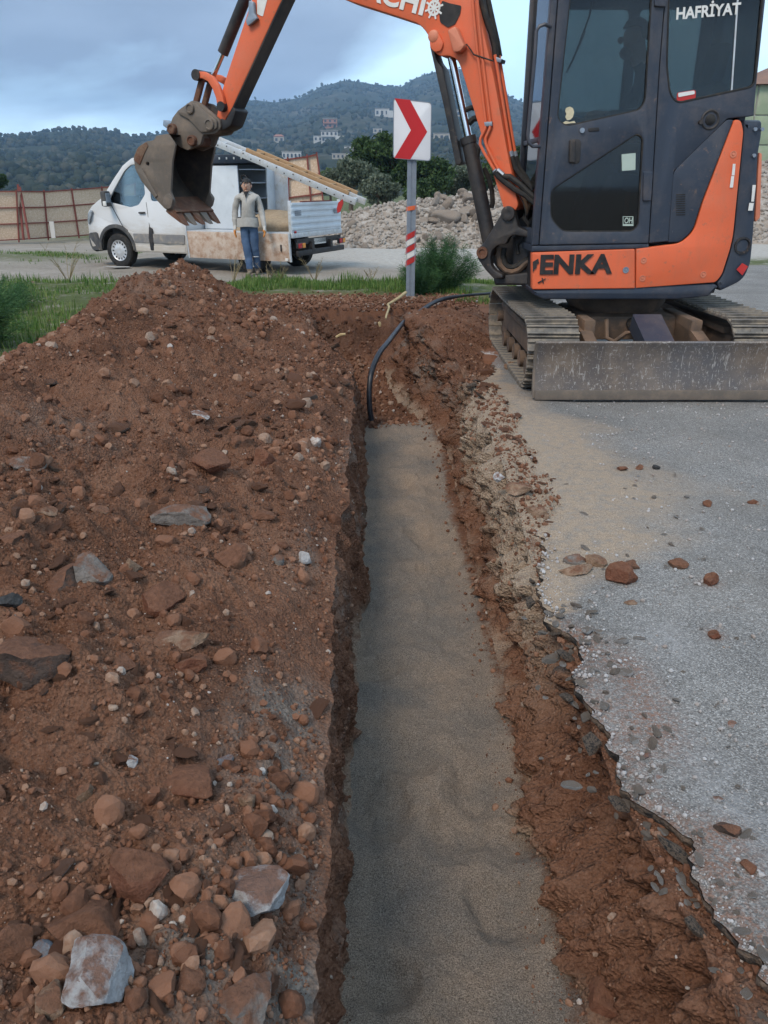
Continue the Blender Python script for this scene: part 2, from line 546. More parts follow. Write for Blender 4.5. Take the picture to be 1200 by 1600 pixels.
M['bitumen'] = simple('broken_bitumen', (0.014, 0.014, 0.015), (0.045, 0.043, 0.042), 60, 0.8, bump=0.9, bscale=90, bdist=0.01)
M['bitumen_edge'] = simple('crumbled_edge', (0.016, 0.016, 0.017), (0.05, 0.047, 0.045), 50, 0.85, dirt=(0.19, 0.14, 0.105), dscale=7, damt=(0.43, 0.52), bump=0.9, bscale=60, bdist=0.02)
def ground_mat():
    t = NT('ground')
    dirt = t.ramp(t.noise(0.9, 7, 0.65), [(0.3, (0.17, 0.146, 0.118)), (0.55, (0.245, 0.217, 0.185)), (0.75, (0.32, 0.29, 0.26))])
    dirt = t.mix(0.35, dirt, t.ramp(t.noise(14, 6, 0.75), [(0.3, (0.15, 0.125, 0.10)), (0.7, (0.44, 0.40, 0.36))]))
    grav = t.ramp(t.noise(9, 6, 0.8), [(0.3, (0.27, 0.25, 0.225)), (0.7, (0.46, 0.44, 0.41))])
    c = t.mix(t.attr('gravel'), dirt, grav)
    gr = t.ramp(t.noise(4, 6, 0.7), [(0.3, (0.05, 0.062, 0.022)), (0.6, (0.085, 0.105, 0.036)), (0.8, (0.15, 0.13, 0.07))])
    f = t.math('MULTIPLY', t.attr('grassy'), t.ramp(t.noise(3.1, 6, 0.7), [(0.28, 0.0), (0.48, 1.0)]))
    c = t.mix(f, c, gr)
    c = t.mix(t.attr('reddish'), c, SOIL_M)
    return t.done(c, 0.95, 0, t.bump(t.noise(16, 7, 0.75), 0.8, 0.03), 0.15)
M['ground'] = ground_mat()
def grass_mat(name, a, b, c_):
    t = NT(name)
    c = t.ramp(t.attr('rnd'), [(0.0, a), (0.55, b), (1.0, c_)])
    p = t.n('ShaderNodeBsdfPrincipled'); t.set(p, 'Base Color', c); t.set(p, 'Roughness', 0.6); t.set(p, 'Specular IOR Level', 0.25)
    tr = t.n('ShaderNodeBsdfTranslucent'); t.set(tr, 0, c)
    ms = t.n('ShaderNodeMixShader'); t.set(ms, 0, 0.3)
    t.t.links.new(p.outputs[0], ms.inputs[1]); t.t.links.new(tr.outputs[0], ms.inputs[2]); t.t.links.new(ms.outputs[0], t.out.inputs[0])
    return t.m
M['grass'] = grass_mat('grass_blades', (0.05, 0.10, 0.02), (0.105, 0.20, 0.042), (0.22, 0.26, 0.085))
M['fennel'] = grass_mat('fennel_leaf', (0.026, 0.070, 0.026), (0.060, 0.14, 0.048), (0.13, 0.23, 0.085))
M['straw'] = grass_mat('dry_stalk', (0.16, 0.12, 0.07), (0.30, 0.24, 0.14), (0.42, 0.36, 0.22))
M['leaf_dark'] = grass_mat('dark_leaf', (0.018, 0.038, 0.014), (0.040, 0.075, 0.022), (0.08, 0.13, 0.04))
M['leaf_olive'] = grass_mat('olive_leaf', (0.055, 0.075, 0.050), (0.115, 0.14, 0.095), (0.20, 0.23, 0.17))
M['leaf_mid'] = grass_mat('mid_leaf', (0.03, 0.055, 0.018), (0.065, 0.105, 0.03), (0.12, 0.16, 0.055))
M['bark'] = simple('bark', (0.10, 0.075, 0.055), (0.17, 0.135, 0.105), 12, 0.95, bump=0.8, bscale=30, bdist=0.02)

def paint(name, col, worn=(0.25, 0.2, 0.17), rough=0.38, amt=(0.62, 0.72), scr=None):
    t = NT(name)
    c = t.mix(t.ramp(t.noise(3.0, 5, 0.6), [(0.3, 0.0), (0.75, 0.5)]), col, tuple(x * 0.72 + 0.012 for x in col))
    f = t.ramp(t.noise(7, 9, 0.75), [(amt[0], 0.0), (amt[1], 0.85)])
    c = t.mix(f, c, worn)
    dust = t.ramp(t.noise(1.4, 8, 0.75), [(0.48, 0.0), (0.74, 0.40)])
    mud = t.ramp(t.noise(15, 7, 0.75), [(0.60, 0.0), (0.66, 0.55)])
    c = t.mix(t.math('MULTIPLY', mud, t.ramp(t.noise(1.9, 4, 0.6), [(0.42, 0.0), (0.6, 1.0)])), c, (0.21, 0.135, 0.095))
    c = t.mix(dust, c, tuple(0.5 * x + 0.5 * y for x, y in zip(col, (0.36, 0.27, 0.20))))
    grime = t.ramp(t.noise(2.0, 7, 0.7, t.stretch((3, 3, 0.7))), [(0.5, 0.0), (0.85, 0.45)])
    c = t.mix(grime, c, worn)
    if scr:
        s2 = t.ramp(t.noise(26, 4, 0.8, t.stretch((1, 1, 0.25))), [(0.70, 0.0), (0.76, 0.8)])
        c = t.mix(s2, c, scr)
    ro = t.math('ADD', t.math('MULTIPLY', f, 0.4), t.math('ADD', t.math('MULTIPLY', t.noise(5, 5), 0.25), rough - 0.1), True)
    return t.done(c, ro, 0, t.bump(t.noise(40, 5), 0.08, 0.003), 0.4)
M['orange'] = paint('orange_paint', (0.72, 0.138, 0.052), (0.30, 0.155, 0.10), 0.5, (0.58, 0.74), (0.55, 0.30, 0.2))
M['navy'] = paint('dark_blue_grey_paint', (0.029, 0.039, 0.060), (0.085, 0.088, 0.095), 0.40, (0.60, 0.80), (0.17, 0.17, 0.18))
M['black'] = paint('black_paint', (0.016, 0.016, 0.019), (0.075, 0.062, 0.05), 0.5, (0.55, 0.75))
M['rubber'] = simple('black_rubber', (0.012, 0.012, 0.013), (0.03, 0.028, 0.026), 20, 0.7, dirt=(0.10, 0.082, 0.065), dscale=8, damt=(0.55, 0.75))
M['chrome'] = simple('chrome_rod', (0.75, 0.76, 0.78), (0.6, 0.61, 0.64), 8, 0.16, 1.0)
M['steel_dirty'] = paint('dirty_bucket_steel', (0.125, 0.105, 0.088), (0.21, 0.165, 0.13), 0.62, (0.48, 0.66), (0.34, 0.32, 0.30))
M['rust'] = simple('rusty_steel', (0.14, 0.062, 0.036), (0.09, 0.045, 0.03), 16, 0.8, dirt=(0.2, 0.14, 0.10), bump=0.4)
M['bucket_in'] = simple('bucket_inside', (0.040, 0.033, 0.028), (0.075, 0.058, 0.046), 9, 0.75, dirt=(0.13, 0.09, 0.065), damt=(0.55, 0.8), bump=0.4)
def blade_mat():
    t = NT('scratched_blade_steel')
    c = t.mix(t.ramp(t.noise(4, 6, 0.7), [(0.38, 0.0), (0.62, 1.0)]), (0.19, 0.150, 0.120), (0.10, 0.076, 0.060))
    c = t.mix(t.ramp(t.noise(2, 5, 0.6), [(0.4, 0.0), (0.7, 0.6)]), c, (0.115, 0.125, 0.145))
    for sc, st, lo in ((40, (1, 1, 0.14), 0.60), (46, (0.2, 1, 0.8), 0.63), (80, (1, 1, 0.35), 0.61)):
        s2 = t.ramp(t.noise(sc, 3, 0.85, t.stretch(st)), [(lo, 0.0), (lo + 0.03, 0.85)])
        c = t.mix(t.math('MULTIPLY', s2, 0.7), c, (0.42, 0.40, 0.38))
    return t.done(c, 0.55, 0.15, t.bump(t.noise(30, 6, 0.7), 0.3, 0.006), 0.4)
M['blade'] = blade_mat()
M['track'] = simple('track_steel', (0.105, 0.096, 0.085), (0.19, 0.17, 0.15), 12, 0.62, 0.2, dirt=(0.30, 0.25, 0.19), dscale=6, damt=(0.48, 0.66), bump=0.5, bscale=40)
M['frame_brown'] = simple('soiled_frame', (0.085, 0.062, 0.048), (0.16, 0.105, 0.072), 5, 0.8, dirt=(0.24, 0.15, 0.10), dscale=4, damt=(0.5, 0.68), bump=0.3)
M['white_paint'] = simple('white_sticker', (0.72, 0.72, 0.70), (0.62, 0.61, 0.58), 10, 0.5)
M['black_print'] = simple('black_print', (0.013, 0.013, 0.014), (0.04, 0.035, 0.033), 14, 0.6)
M['red_print'] = simple('red_print', (0.50, 0.035, 0.03), (0.40, 0.03, 0.03), 10, 0.5)
M['cream_print'] = simple('cream_print', (0.62, 0.55, 0.38), (0.5, 0.43, 0.28), 30, 0.5)
M['pale_paper'] = simple('pale_paper', (0.42, 0.50, 0.44), (0.36, 0.44, 0.40), 12, 0.6)
M['pale_orange'] = simple('faded_orange', (0.62, 0.22, 0.13), (0.52, 0.17, 0.10), 9, 0.5)
def glass(name, tint, gl=0.08, rough=0.03, fog=(0.02, 0.025, 0.028), fogamt=0.25):
    t = NT(name)
    tr = t.n('ShaderNodeBsdfTransparent'); t.set(tr, 0, tint)
    df = t.n('ShaderNodeBsdfDiffuse'); t.set(df, 0, fog)
    m1 = t.n('ShaderNodeMixShader'); t.set(m1, 0, fogamt); t.t.links.new(tr.outputs[0], m1.inputs[1]); t.t.links.new(df.outputs[0], m1.inputs[2])
    g = t.n('ShaderNodeBsdfGlossy'); t.set(g, 0, (0.9, 0.95, 1.0)); t.set(g, 'Roughness', rough)
    fr = t.n('ShaderNodeFresnel'); t.set(fr, 0, 1.5)
    m2 = t.n('ShaderNodeMixShader'); t.set(m2, 0, t.math('ADD', fr.outputs[0], gl - 0.04, True))
    t.t.links.new(m1.outputs[0], m2.inputs[1]); t.t.links.new(g.outputs[0], m2.inputs[2]); t.t.links.new(m2.outputs[0], t.out.inputs[0])
    return t.m
M['glass'] = glass('tinted_cab_glass', (0.46, 0.51, 0.51), 0.04, fogamt=0.05)
M['glass_dark'] = glass('dark_cab_glass', (0.30, 0.33, 0.34), 0.04, fogamt=0.1)
M['glass_van'] = glass('van_glass', (0.82, 0.88, 0.87), 0.06, fogamt=0.04)
M['interior'] = simple('dark_interior', (0.022, 0.022, 0.024), (0.04, 0.038, 0.038), 6, 0.8)
M['seat'] = simple('seat_fabric', (0.012, 0.012, 0.013), (0.02, 0.02, 0.02), 40, 0.9)
def van_white():
    t = NT('dirty_white_van_paint')
    c = t.mix(t.ramp(t.noise(1.6, 5), [(0.35, 0.0), (0.7, 0.4)]), (0.62, 0.63, 0.645), (0.53, 0.535, 0.54))
    sp = t.n('ShaderNodeSeparateXYZ'); t.set(sp, 0, t.vec)
    low = t.math('SUBTRACT', 1.05, sp.outputs[2])
    f = t.ramp(t.math('ADD', t.math('MULTIPLY', low, 0.8), t.math('MULTIPLY', t.noise(3.5, 7, 0.7, t.stretch((0.6, 0.6, 2.2))), 0.9)), [(0.55, 0.0), (1.0, 0.75)])
    c = t.mix(f, c, (0.40, 0.34, 0.265))
    return t.done(c, 0.35, 0, None, 0.5)
M['van'] = van_white()
M['van_plastic'] = simple('grey_plastic_trim', (0.045, 0.046, 0.05), (0.09, 0.085, 0.08), 5, 0.6, dirt=(0.22, 0.19, 0.15), dscale=5, damt=(0.52, 0.75))
M['van_stripe'] = simple('grey_side_moulding', (0.17, 0.17, 0.18), (0.25, 0.235, 0.215), 5, 0.55, dirt=(0.36, 0.31, 0.25), dscale=5)
M['alu'] = simple('aluminium', (0.60, 0.62, 0.64), (0.50, 0.52, 0.55), 7, 0.4, 0.35, dirt=(0.45, 0.42, 0.38))
M['alu_panel'] = simple('painted_alu_panel', (0.62, 0.67, 0.72), (0.54, 0.59, 0.64), 4, 0.45, dirt=(0.44, 0.43, 0.40), dscale=4, damt=(0.6, 0.85))
M['dropside'] = simple('soiled_dropside', (0.46, 0.33, 0.25), (0.58, 0.51, 0.44), 4.5, 0.8, dirt=(0.33, 0.19, 0.12), dscale=6, damt=(0.46, 0.66), bump=0.2)
M['wood'] = simple('timber', (0.42, 0.27, 0.15), (0.33, 0.205, 0.11), 8, 0.8, stretch=(1, 8, 8), bump=0.2)
M['osb'] = simple('osb_board', (0.58, 0.44, 0.32), (0.46, 0.33, 0.225), 17, 0.85, dirt=(0.66, 0.54, 0.42), dscale=26, damt=(0.52, 0.62), bump=0.3, bscale=30)
M['red_steel'] = simple('red_oxide_steel', (0.20, 0.045, 0.035), (0.135, 0.035, 0.028), 9, 0.7)
M['galv'] = simple('galvanised_steel', (0.30, 0.345, 0.40), (0.24, 0.28, 0.335), 14, 0.42, 0.5, dirt=(0.34, 0.31, 0.28), dscale=12, damt=(0.62, 0.8))
M['sign_white'] = simple('reflective_white', (0.70, 0.72, 0.76), (0.66, 0.68, 0.72), 3, 0.5, dirt=(0.55, 0.53, 0.50), dscale=7, damt=(0.62, 0.85))
M['sign_red'] = simple('reflective_red', (0.52, 0.022, 0.028), (0.46, 0.02, 0.025), 3, 0.45)
M['tape_orange'] = simple('orange_tape', (0.75, 0.16, 0.06), (0.62, 0.12, 0.05), 20, 0.5)
M['pipe'] = simple('black_pe_pipe', (0.012, 0.014, 0.020), (0.03, 0.032, 0.04), 14, 0.38, dirt=(0.13, 0.085, 0.06), dscale=10, damt=(0.6, 0.8))
M['root'] = simple('peeled_root', (0.46, 0.36, 0.20), (0.34, 0.25, 0.13), 20, 0.8)
M['load_sand'] = simple('sand_load', (0.36, 0.28, 0.19), (0.27, 0.20, 0.135), 20, 0.95, bump=0.6, bscale=60, bdist=0.02)
M['skin'] = simple('skin', (0.50, 0.30, 0.215), (0.44, 0.25, 0.18), 8, 0.6)
M['hair'] = simple('black_hair', (0.010, 0.009, 0.009), (0.02, 0.017, 0.015), 60, 0.6, bump=0.8, bscale=90)
M['fleece'] = simple('light_grey_fleece', (0.40, 0.385, 0.36), (0.32, 0.305, 0.285), 9, 0.95, bump=0.5, bscale=25, bdist=0.02)
M['jeans'] = simple('blue_denim', (0.045, 0.085, 0.165), (0.085, 0.135, 0.225), 6, 0.9, bump=0.4, bscale=22, bdist=0.02)
M['boot'] = simple('dusty_boot', (0.15, 0.115, 0.085), (0.24, 0.195, 0.15), 12, 0.9)
M['glove_white'] = simple('white_glove', (0.50, 0.48, 0.45), (0.42, 0.40, 0.37), 14, 0.9)
M['glove_orange'] = simple('orange_palm', (0.62, 0.25, 0.06), (0.52, 0.19, 0.05), 14, 0.8)
M['dark_cloth'] = simple('dark_cloth', (0.014, 0.015, 0.018), (0.03, 0.03, 0.034), 12, 0.95)
M['lamp_red'] = simple('red_lamp', (0.45, 0.02, 0.03), (0.35, 0.02, 0.03), 5, 0.2)
M['lamp_amber'] = simple('amber_lamp', (0.75, 0.30, 0.06), (0.65, 0.24, 0.05), 5, 0.2)
M['lamp_glass'] = simple('headlamp', (0.16, 0.19, 0.22), (0.35, 0.38, 0.42), 9, 0.15)
M['wall_white'] = simple('white_render', (0.50, 0.49, 0.47), (0.42, 0.41, 0.39), 0.4, 0.9)
M['wall_cream'] = simple('cream_render', (0.38, 0.345, 0.295), (0.32, 0.29, 0.245), 0.4, 0.9)
M['wall_brick'] = simple('raw_brick', (0.40, 0.19, 0.12), (0.32, 0.145, 0.095), 0.6, 0.9)
M['roof_tile'] = simple('roof_tile', (0.30, 0.13, 0.085), (0.22, 0.10, 0.07), 1.2, 0.9)
M['concrete'] = simple('concrete', (0.36, 0.35, 0.335), (0.29, 0.28, 0.27), 0.8, 0.9)
M['pane'] = simple('dark_window', (0.03, 0.035, 0.045), (0.05, 0.055, 0.065), 2, 0.15)
M['cabin_green'] = simple('pale_green_cladding', (0.30, 0.36, 0.24), (0.25, 0.305, 0.205), 2, 0.7, dirt=(0.36, 0.36, 0.28), dscale=3)
M['cabin_roof'] = simple('brown_roof', (0.235, 0.135, 0.095), (0.17, 0.10, 0.075), 2, 0.85)
def hill_mat():
    t = NT('scrub_hillside')
    c = t.ramp(t.noise(0.011, 9, 0.68), [(0.36, (0.026, 0.034, 0.022)), (0.5, (0.046, 0.052, 0.036)), (0.6, (0.09, 0.085, 0.064)), (0.70, (0.17, 0.155, 0.13))])
    c = t.mix(t.ramp(t.noise(0.06, 6, 0.7), [(0.4, 0.0), (0.65, 0.7)]), c, (0.028, 0.034, 0.024))
    return t.done(c, 1.0, 0, t.bump(t.noise(0.05, 7, 0.75), 0.8, 6.0), 0.0)
M['hill'] = hill_mat()
def wood_mat():
    t = NT('far_scrub_trees')
    c = t.ramp(t.attr('rnd'), [(0.0, (0.020, 0.026, 0.018)), (0.6, (0.036, 0.042, 0.030)), (1.0, (0.07, 0.068, 0.050))])
    return t.done(c, 1.0, 0, None, 0.0)
M['far_wood'] = wood_mat()
# ------------------------------------------------------------------ the shape of the ground
def _XL(Y): return 0.055 * fbm(np.asarray(Y, float) * 1.7, 4.4, 0, 2) + 0.030 * fbm(np.asarray(Y, float) * 8, 8.4, 0, 3, 0.6) + np.interp(Y, [-1, 0, 1.0, 3.0, 6.4, 7.2, 8.0, 9.0, 10.5, 12], [-.11, -.11, -.125, -.215, -.24, -.32, -.52, -.78, -1.0, -1.05])
def XRF(Y): return np.interp(Y, [-1, 1.0, 6.6, 7.3, 8.0, 9.0, 10.5, 12], [.57, .57, .56, .47, .26, .06, -.05, -.10])
def XRT(Y): return XRF(Y) + np.interp(Y, [0, 1.2, 1.8, 3, 6, 7, 9, 12], [.22, .19, .12, .13, .17, .22, .30, .32])
def ZF(Y): return np.interp(Y, [-1, 7.3, 8.2, 9.5, 10.3, 10.95, 12], [-.6, -.6, -.70, -.66, -.42, .03, -.06])
_e = [atz(*p) for p in ((1200, 1500), (1112, 1392), (1040, 1290), (975, 1230), (942, 1150), (910, 1085), (918, 1030), (902, 990), (868, 983), (853, 950), (850, 900), (842, 850), (836, 790), (802, 700), (768, 630), (755, 595))]
_eY = [p.y for p in _e]; _eX = [p.x for p in _e]
_o = np.argsort(_eY); _eY = np.array(_eY)[_o]; _eX = np.array(_eX)[_o]
def _XE(Y):
    """broken left edge of the asphalt"""
    b = np.interp(Y, np.concatenate([[-2.0, 0.4], _eY, [6.9, 7.6, 8.6, 9.6, 11.5, 14, 17.5]]), np.concatenate([[1.05, 1.0], _eX, [.98, 1.10, 1.36, 1.6, 1.9, 2.2, 2.4]]))
    return b + 0.026 * fbm(np.asarray(Y) * 5.0, 3.3, 0, 6, 0.66) + 0.022 * np.tanh(9 * fbm(np.asarray(Y) * 3.1, 7.7, 0, 3)) + 0.012 * np.tanh(12 * fbm(np.asarray(Y) * 11, 2.7, 0, 2)) + 0.007 * np.tanh(10 * fbm(np.asarray(Y) * 27, 5.7, 0, 2))
_ty = np.arange(-3.0, 40.0, 0.004)
_txl, _txe = _XL(_ty), _XE(_ty)
def XL(Y): return np.interp(Y, _ty, _txl)
def XE(Y): return np.interp(Y, _ty, _txe)
def crest(Y):
    h = np.interp(Y, [-2, 0, 1.2, 2.2, 3.5, 4.4, 5.4, 6.4, 7.2, 8.2, 8.9, 9.3, 9.9, 10.5, 11.2, 12], [.42, .46, .48, .52, .57, .60, .70, .74, .78, .74, .73, .68, .48, .22, -.02, -.1])
    return h - 0.07
def heapz(X, Y, fine=True):
    X = np.asarray(X, float); Y = np.asarray(Y, float)
    xl = XL(Y)
    cx = np.interp(Y, [-2, 3, 6, 9, 11], [-1.75, -1.95, -2.1, -2.25, -2.2])
    t = np.clip((xl - X) / (xl - cx), 0, 1.0)          # 0 at the trench edge, 1 at the crest
    up = 0.05 * (1 - t) + t ** 1.12
    q = np.clip((cx - X) / 1.25, 0, 2)
    down = np.clip(1 - q, 0, 1) ** 1.1 - 0.08 * np.clip(q - 0.8, 0, 1)
    prof = np.where(X > cx, up, down)
    prof = np.minimum(prof, 0.93) + 0.07 * np.where(prof > 0.93, np.clip((prof - 0.93) / 0.07, 0, 1), 0) * 0.6
    z = crest(Y) * prof + 0.10 * sstep(0.0, 0.22, xl - X) * sstep(-4.2, -2.6, X) * sstep(10.4, 9.4, Y)
    amp = sstep(0.0, 0.12, xl - X) * (0.35 + 0.65 * np.clip(prof * 2.2, 0, 1))
    # lumps thrown off the bucket
    z = z + amp * (0.10 * fbm(X * 1.35, Y * 1.2, 2.0, 3) + 0.10 * fbm(X * 3.4, Y * 3.0, 7.0, 3) + 0.035 * np.abs(fbm(X * 6, Y * 6, 3.0, 3)))
    for (bx, by, br, bh) in ((-2.30, 9.0, .30, .05), (-1.98, 8.85, .22, .05), (-2.35, 7.1, .28, .12), (-2.62, 5.2, .35, .05), (-.95, 3.3, .30, .06), (-.62, 5.2, .30, .07), (-.8, 1.9, .25, .05)):
        z = z + bh * np.exp(-((X - bx) ** 2 + (Y - by) ** 2) / br ** 2)
    if fine:
        w1 = worley(X * 9 + 3, Y * 9) ; w2 = worley(X * 22, Y * 22 + 5)
        k = sstep(-0.15, 0.25, fbm(X * 2.4, Y * 2.4, 4.0, 2))
        z = z + amp * (0.045 * fbm(X * 13, Y * 13, 1.0, 4, 0.62) + 0.045 * k * np.clip(0.55 - w1, 0, 1) + 0.020 * np.clip(0.5 - w2, 0, 1) + 0.009 * fbm(X * 60, Y * 60, 2.0, 2))
    return z
def vergez(X, Y, fine=True):
    X = np.asarray(X, float); Y = np.asarray(Y, float)
    lip = sstep(3.1, 3.9, Y) * (1 - sstep(6.3, 7.0, Y)) * (1 - sstep(XE(Y) + 0.02, XE(Y) + 0.24, X))
    z = -0.055 + lip * (0.085 + 0.05 * fbm(X * 5, Y * 4, 3, 3) + 0.055 * np.clip(0.6 - worley(X * 8, Y * 7), 0, 1))
    m = sstep(6.5, 8.2, Y) * (1 - sstep(9.4, 11.0, Y)) * (1 - sstep(XE(Y) - 0.55, XE(Y) + 0.12, X))
    z = z + m * (0.25 + 0.10 * fbm(X * 2.2, Y * 2.0, 5, 3) + 0.05 * fbm(X * 9, Y * 8, 5, 3))
    if fine:
        near = 1 - sstep(XE(Y) - 0.02, XE(Y) + 0.22, X)
        z = z + near * (0.016 * fbm(X * 16, Y * 16, 1.4, 4, 0.6) + 0.018 * np.clip(0.5 - worley(X * 17, Y * 17), 0, 1))
    return z
PRINTS = [(atz(738, 1225, -.6), .085, .13, .3), (atz(712, 1290, -.6), .10, .16, -.25), (atz(612, 1535, -.6), .09, .07, .9), (atz(600, 1045, -.6), .16, .07, .5), (atz(640, 1180, -.6), .14, .11, .1), (atz(690, 885, -.6), .18, .08, .2), (atz(622, 760, -.6), .10, .22, 0.0), (atz(655, 830, -.6), .09, .22, .2), (atz(590, 1250, -.6), .12, .2, .1), (atz(780, 1420, -.6), .10, .12, .6)]
def floorz(X, Y, fine=True):
    X = np.asarray(X, float); Y = np.asarray(Y, float)
    z = ZF(Y) + 0.045 * fbm(X * 2.1, Y * 1.6, 3, 4) + 0.022 * fbm(X * 6.5, Y * 5.0, 11, 4, 0.6)
    z = z + 0.06 * sstep(0.16, 0.0, XRF(Y) - X) * (0.5 + fbm(X * 3, Y * 5, 3, 2)) + 0.03 * sstep(0.12, 0.0, X - XL(Y))
    for p, a, b, r in PRINTS:
        dx, dy = X - p.x, Y - p.y
        u, v = dx * math.cos(r) + dy * math.sin(r), -dx * math.sin(r) + dy * math.cos(r)
        q = (u / a) ** 2 + (v / b) ** 2
        q = q * (1 + 0.5 * fbm(X * 7, Y * 7, a * 50, 3))
        z = z - 0.046 * np.exp(-np.abs(q) ** 1.8) + 0.010 * np.exp(-(np.sqrt(np.abs(q)) - 1.5) ** 2 / 0.25)
    if fine:
        rough = sstep(7.2, 7.8, Y)
        z = z + (0.010 + 0.08 * rough) * fbm(X * 7, Y * 7, 2, 4, 0.6) + 0.006 * fbm(X * 48, Y * 48, 2, 2)
    return z
def terrz(X, Y):
    X = np.asarray(X, float); Y = np.asarray(Y, float)
    z = -0.45 * sstep(19, 32, Y) * (1 - sstep(2, 9, X) * 0.8) + 0.05 * fbm(X * 0.35, Y * 0.35, 1, 4)
    z = z + 0.03 * fbm(X * 1.7, Y * 1.7, 1, 3) * sstep(60, 20, Y)
    z = z + 0.10 * sstep(10.2, 11.2, Y) * sstep(14.6, 13.2, Y) * sstep(2.6, 1.2, X)
    z = z - 0.14 * sstep(XE(Y) - 0.05, XE(Y) + 0.3, X) * sstep(18.5, 17.0, Y) * sstep(15, 13, X)
    return z

# ---- the sweep along the trench: rows along Y, columns across it
Yr = np.concatenate([np.linspace(-1.0, 0.75, 40, endpoint=False), np.geomspace(0.75, 11.7, 600)])
nr = len(Yr)
nA, nB, nC, nD, nE = 370, 46, 96, 76, 76
def cols(n): return np.linspace(0, 1, n)
Yg = Yr[:, None]
xl, xrf, xrt, xe = XL(Yr)[:, None], XRF(Yr)[:, None], XRT(Yr)[:, None], XE(Yr)[:, None]
sA = cols(nA)[::-1][None] ** 1.55
XA = xl - (xl + 4.7) * sA; YA = np.broadcast_to(Yg, XA.shape); ZA = heapz(XA, YA)
sC = cols(nC)[None]
xlf = xl + 0.02 + 0.07 * sstep(1.5, 3.2, Yg)
XC = xlf + (xrf - xlf) * sC; YC = np.broadcast_to(Yg, XC.shape); ZC = floorz(XC, YC)
sE = cols(nE)[None] ** 1.3
XEnd = np.maximum(xe + 0.45, xrt + 0.6)
XEg = xrt + (XEnd - xrt) * sE; YE = np.broadcast_to(Yg, XEg.shape); ZE = vergez(XEg, YE)
def wall(x0, z0, x1, z1, n, bulge, seed, sign):
    s = cols(n)[None]
    prof_ = s if sign > 0 else np.interp(s, [0, .12, .25, .5, .85, .95, 1], [0, .34, .62, .84, .90, .95, 1])
    X = x0 + (x1 - x0) * prof_; Z = z0 + (z1 - z0) * s; Yw = np.broadcast_to(Yg, X.shape)
    fade = sstep(0, 0.06, s) * sstep(1, 0.95, s)
    d = bulge * (0.062 * fbm(Yw * 2.1, Z * 2.6, seed, 4) + 0.062 * fbm(Yw * 7, Z * 5.5, seed + 3, 5, 0.62) + 0.030 * np.clip(0.55 - worley(Yw * 15, Z * 13), 0, 1) + 0.010 * fbm(Yw * 45, Z * 12, seed, 3))
    return X, Yw, Z, fade, d * sign
XB, YB, ZB, fB, dB = wall(xl, ZA[:, -1:], xlf, ZC[:, :1], nB, 0.9, 3.0, 1)
XB = XB + fB * (dB - 0.015)
XD, YD, ZD, fD, dD = wall(xrf, ZC[:, -1:], xrt, ZE[:, :1], nD, 1.5, 9.0, -1)
cav = 0.10 * np.exp(-((YD - 2.0) / 0.28) ** 2) * sstep(-.52, -.25, ZD) * sstep(-.02, -.12, ZD) + 0.12 * np.exp(-((YD - 1.25) / 0.22) ** 2) * sstep(-.60, -.50, ZD) * sstep(-.2, -.4, ZD)
led = -0.05 * np.exp(-((YD - 1.55) / 0.25) ** 2) * np.exp(-((ZD + .35) / 0.12) ** 2)
XD = XD + fD * (dD * 1.3 + cav + led)
ZD = ZD + fD * 0.02 * fbm(YD * 6, ZD * 6, 21, 3)

def sweep_mesh(name, X, Y, Z):
    return npmesh(name, np.stack([X, Y, Z], -1).reshape(-1, 3), gridfaces(*X.shape))
# heap of dug-out soil
pale = np.zeros_like(XA)
def blob(A, X, Y, c, rx, ry, k=1.0):
    A += k * np.exp(-(((X - c[0]) / rx) ** 2 + ((Y - c[1]) / ry) ** 2))
for px, py, rx, ry, k in ((435, 1150, .14, .34, 1.0), (400, 1480, .14, .14, 1.0), (120, 780, .3, .3, .4), (250, 560, .3, .6, .35), (340, 1560, .10, .08, .9), (380, 1530, .16, .10, .9), (450, 1360, .06, .12, .7), (480, 860, .06, .3, .5), (545, 690, .06, .5, .5)):
    blob(pale, XA, YA, atz(px, py, 0.1), rx, ry, k)
soil_heap = obj('soil_heap', sweep_mesh('soil_heap', XA, YA, ZA), M['soil'], None, True)
fattr(soil_heap.data, 'pale', np.clip(pale, 0, 1)); fattr(soil_heap.data, 'sandy', np.zeros(pale.size))
tag(soil_heap, 'long heap of stony red-brown soil thrown up beside the trench', 'soil heap')
# walls of the trench, bed of sand, soil verge under the asphalt edge
XBc, YBc, ZBc = [np.concatenate([a[:, -1:], b], 1) for a, b in ((XA, XB), (YA, YB), (ZA, ZB))]
wl = obj('trench_wall_left', sweep_mesh('trench_wall_left', XB, YB, ZB), M['soil'], None, True)
fattr(wl.data, 'pale', sstep(-.05, .35, fbm(YB * 1.7, ZB * 3, 3, 3)).ravel() * .55); fattr(wl.data, 'sandy', sstep(-.50, -.62, ZB).ravel() * .8)
tag(wl, kind='structure')
sb = obj('sand_bed', sweep_mesh('sand_bed', XC, YC, ZC), M['sand'], None, True)
soily = sstep(7.25, 7.75, YC + 0.35 * fbm(XC * 4, YC * 2, 8, 3)) * 1.3 + 0.62 * sstep(0.14, 0.0, xrf - XC) + 0.25 * sstep(0.05, 0.0, XC - xl) + 0.30 * np.exp(-((YC - 5.4) / 1.0) ** 2)
fattr(sb.data, 'soily', soily.ravel())
tag(sb, kind='structure')
wr = obj('trench_wall_right', sweep_mesh('trench_wall_right', XD, YD, ZD), M['soil'], None, True)
fattr(wr.data, 'pale', (sstep(-.1, .3, fbm(YD * 1.4, ZD * 2, 6, 3)) * sstep(-.55, -.15, ZD) * 1.0).ravel())
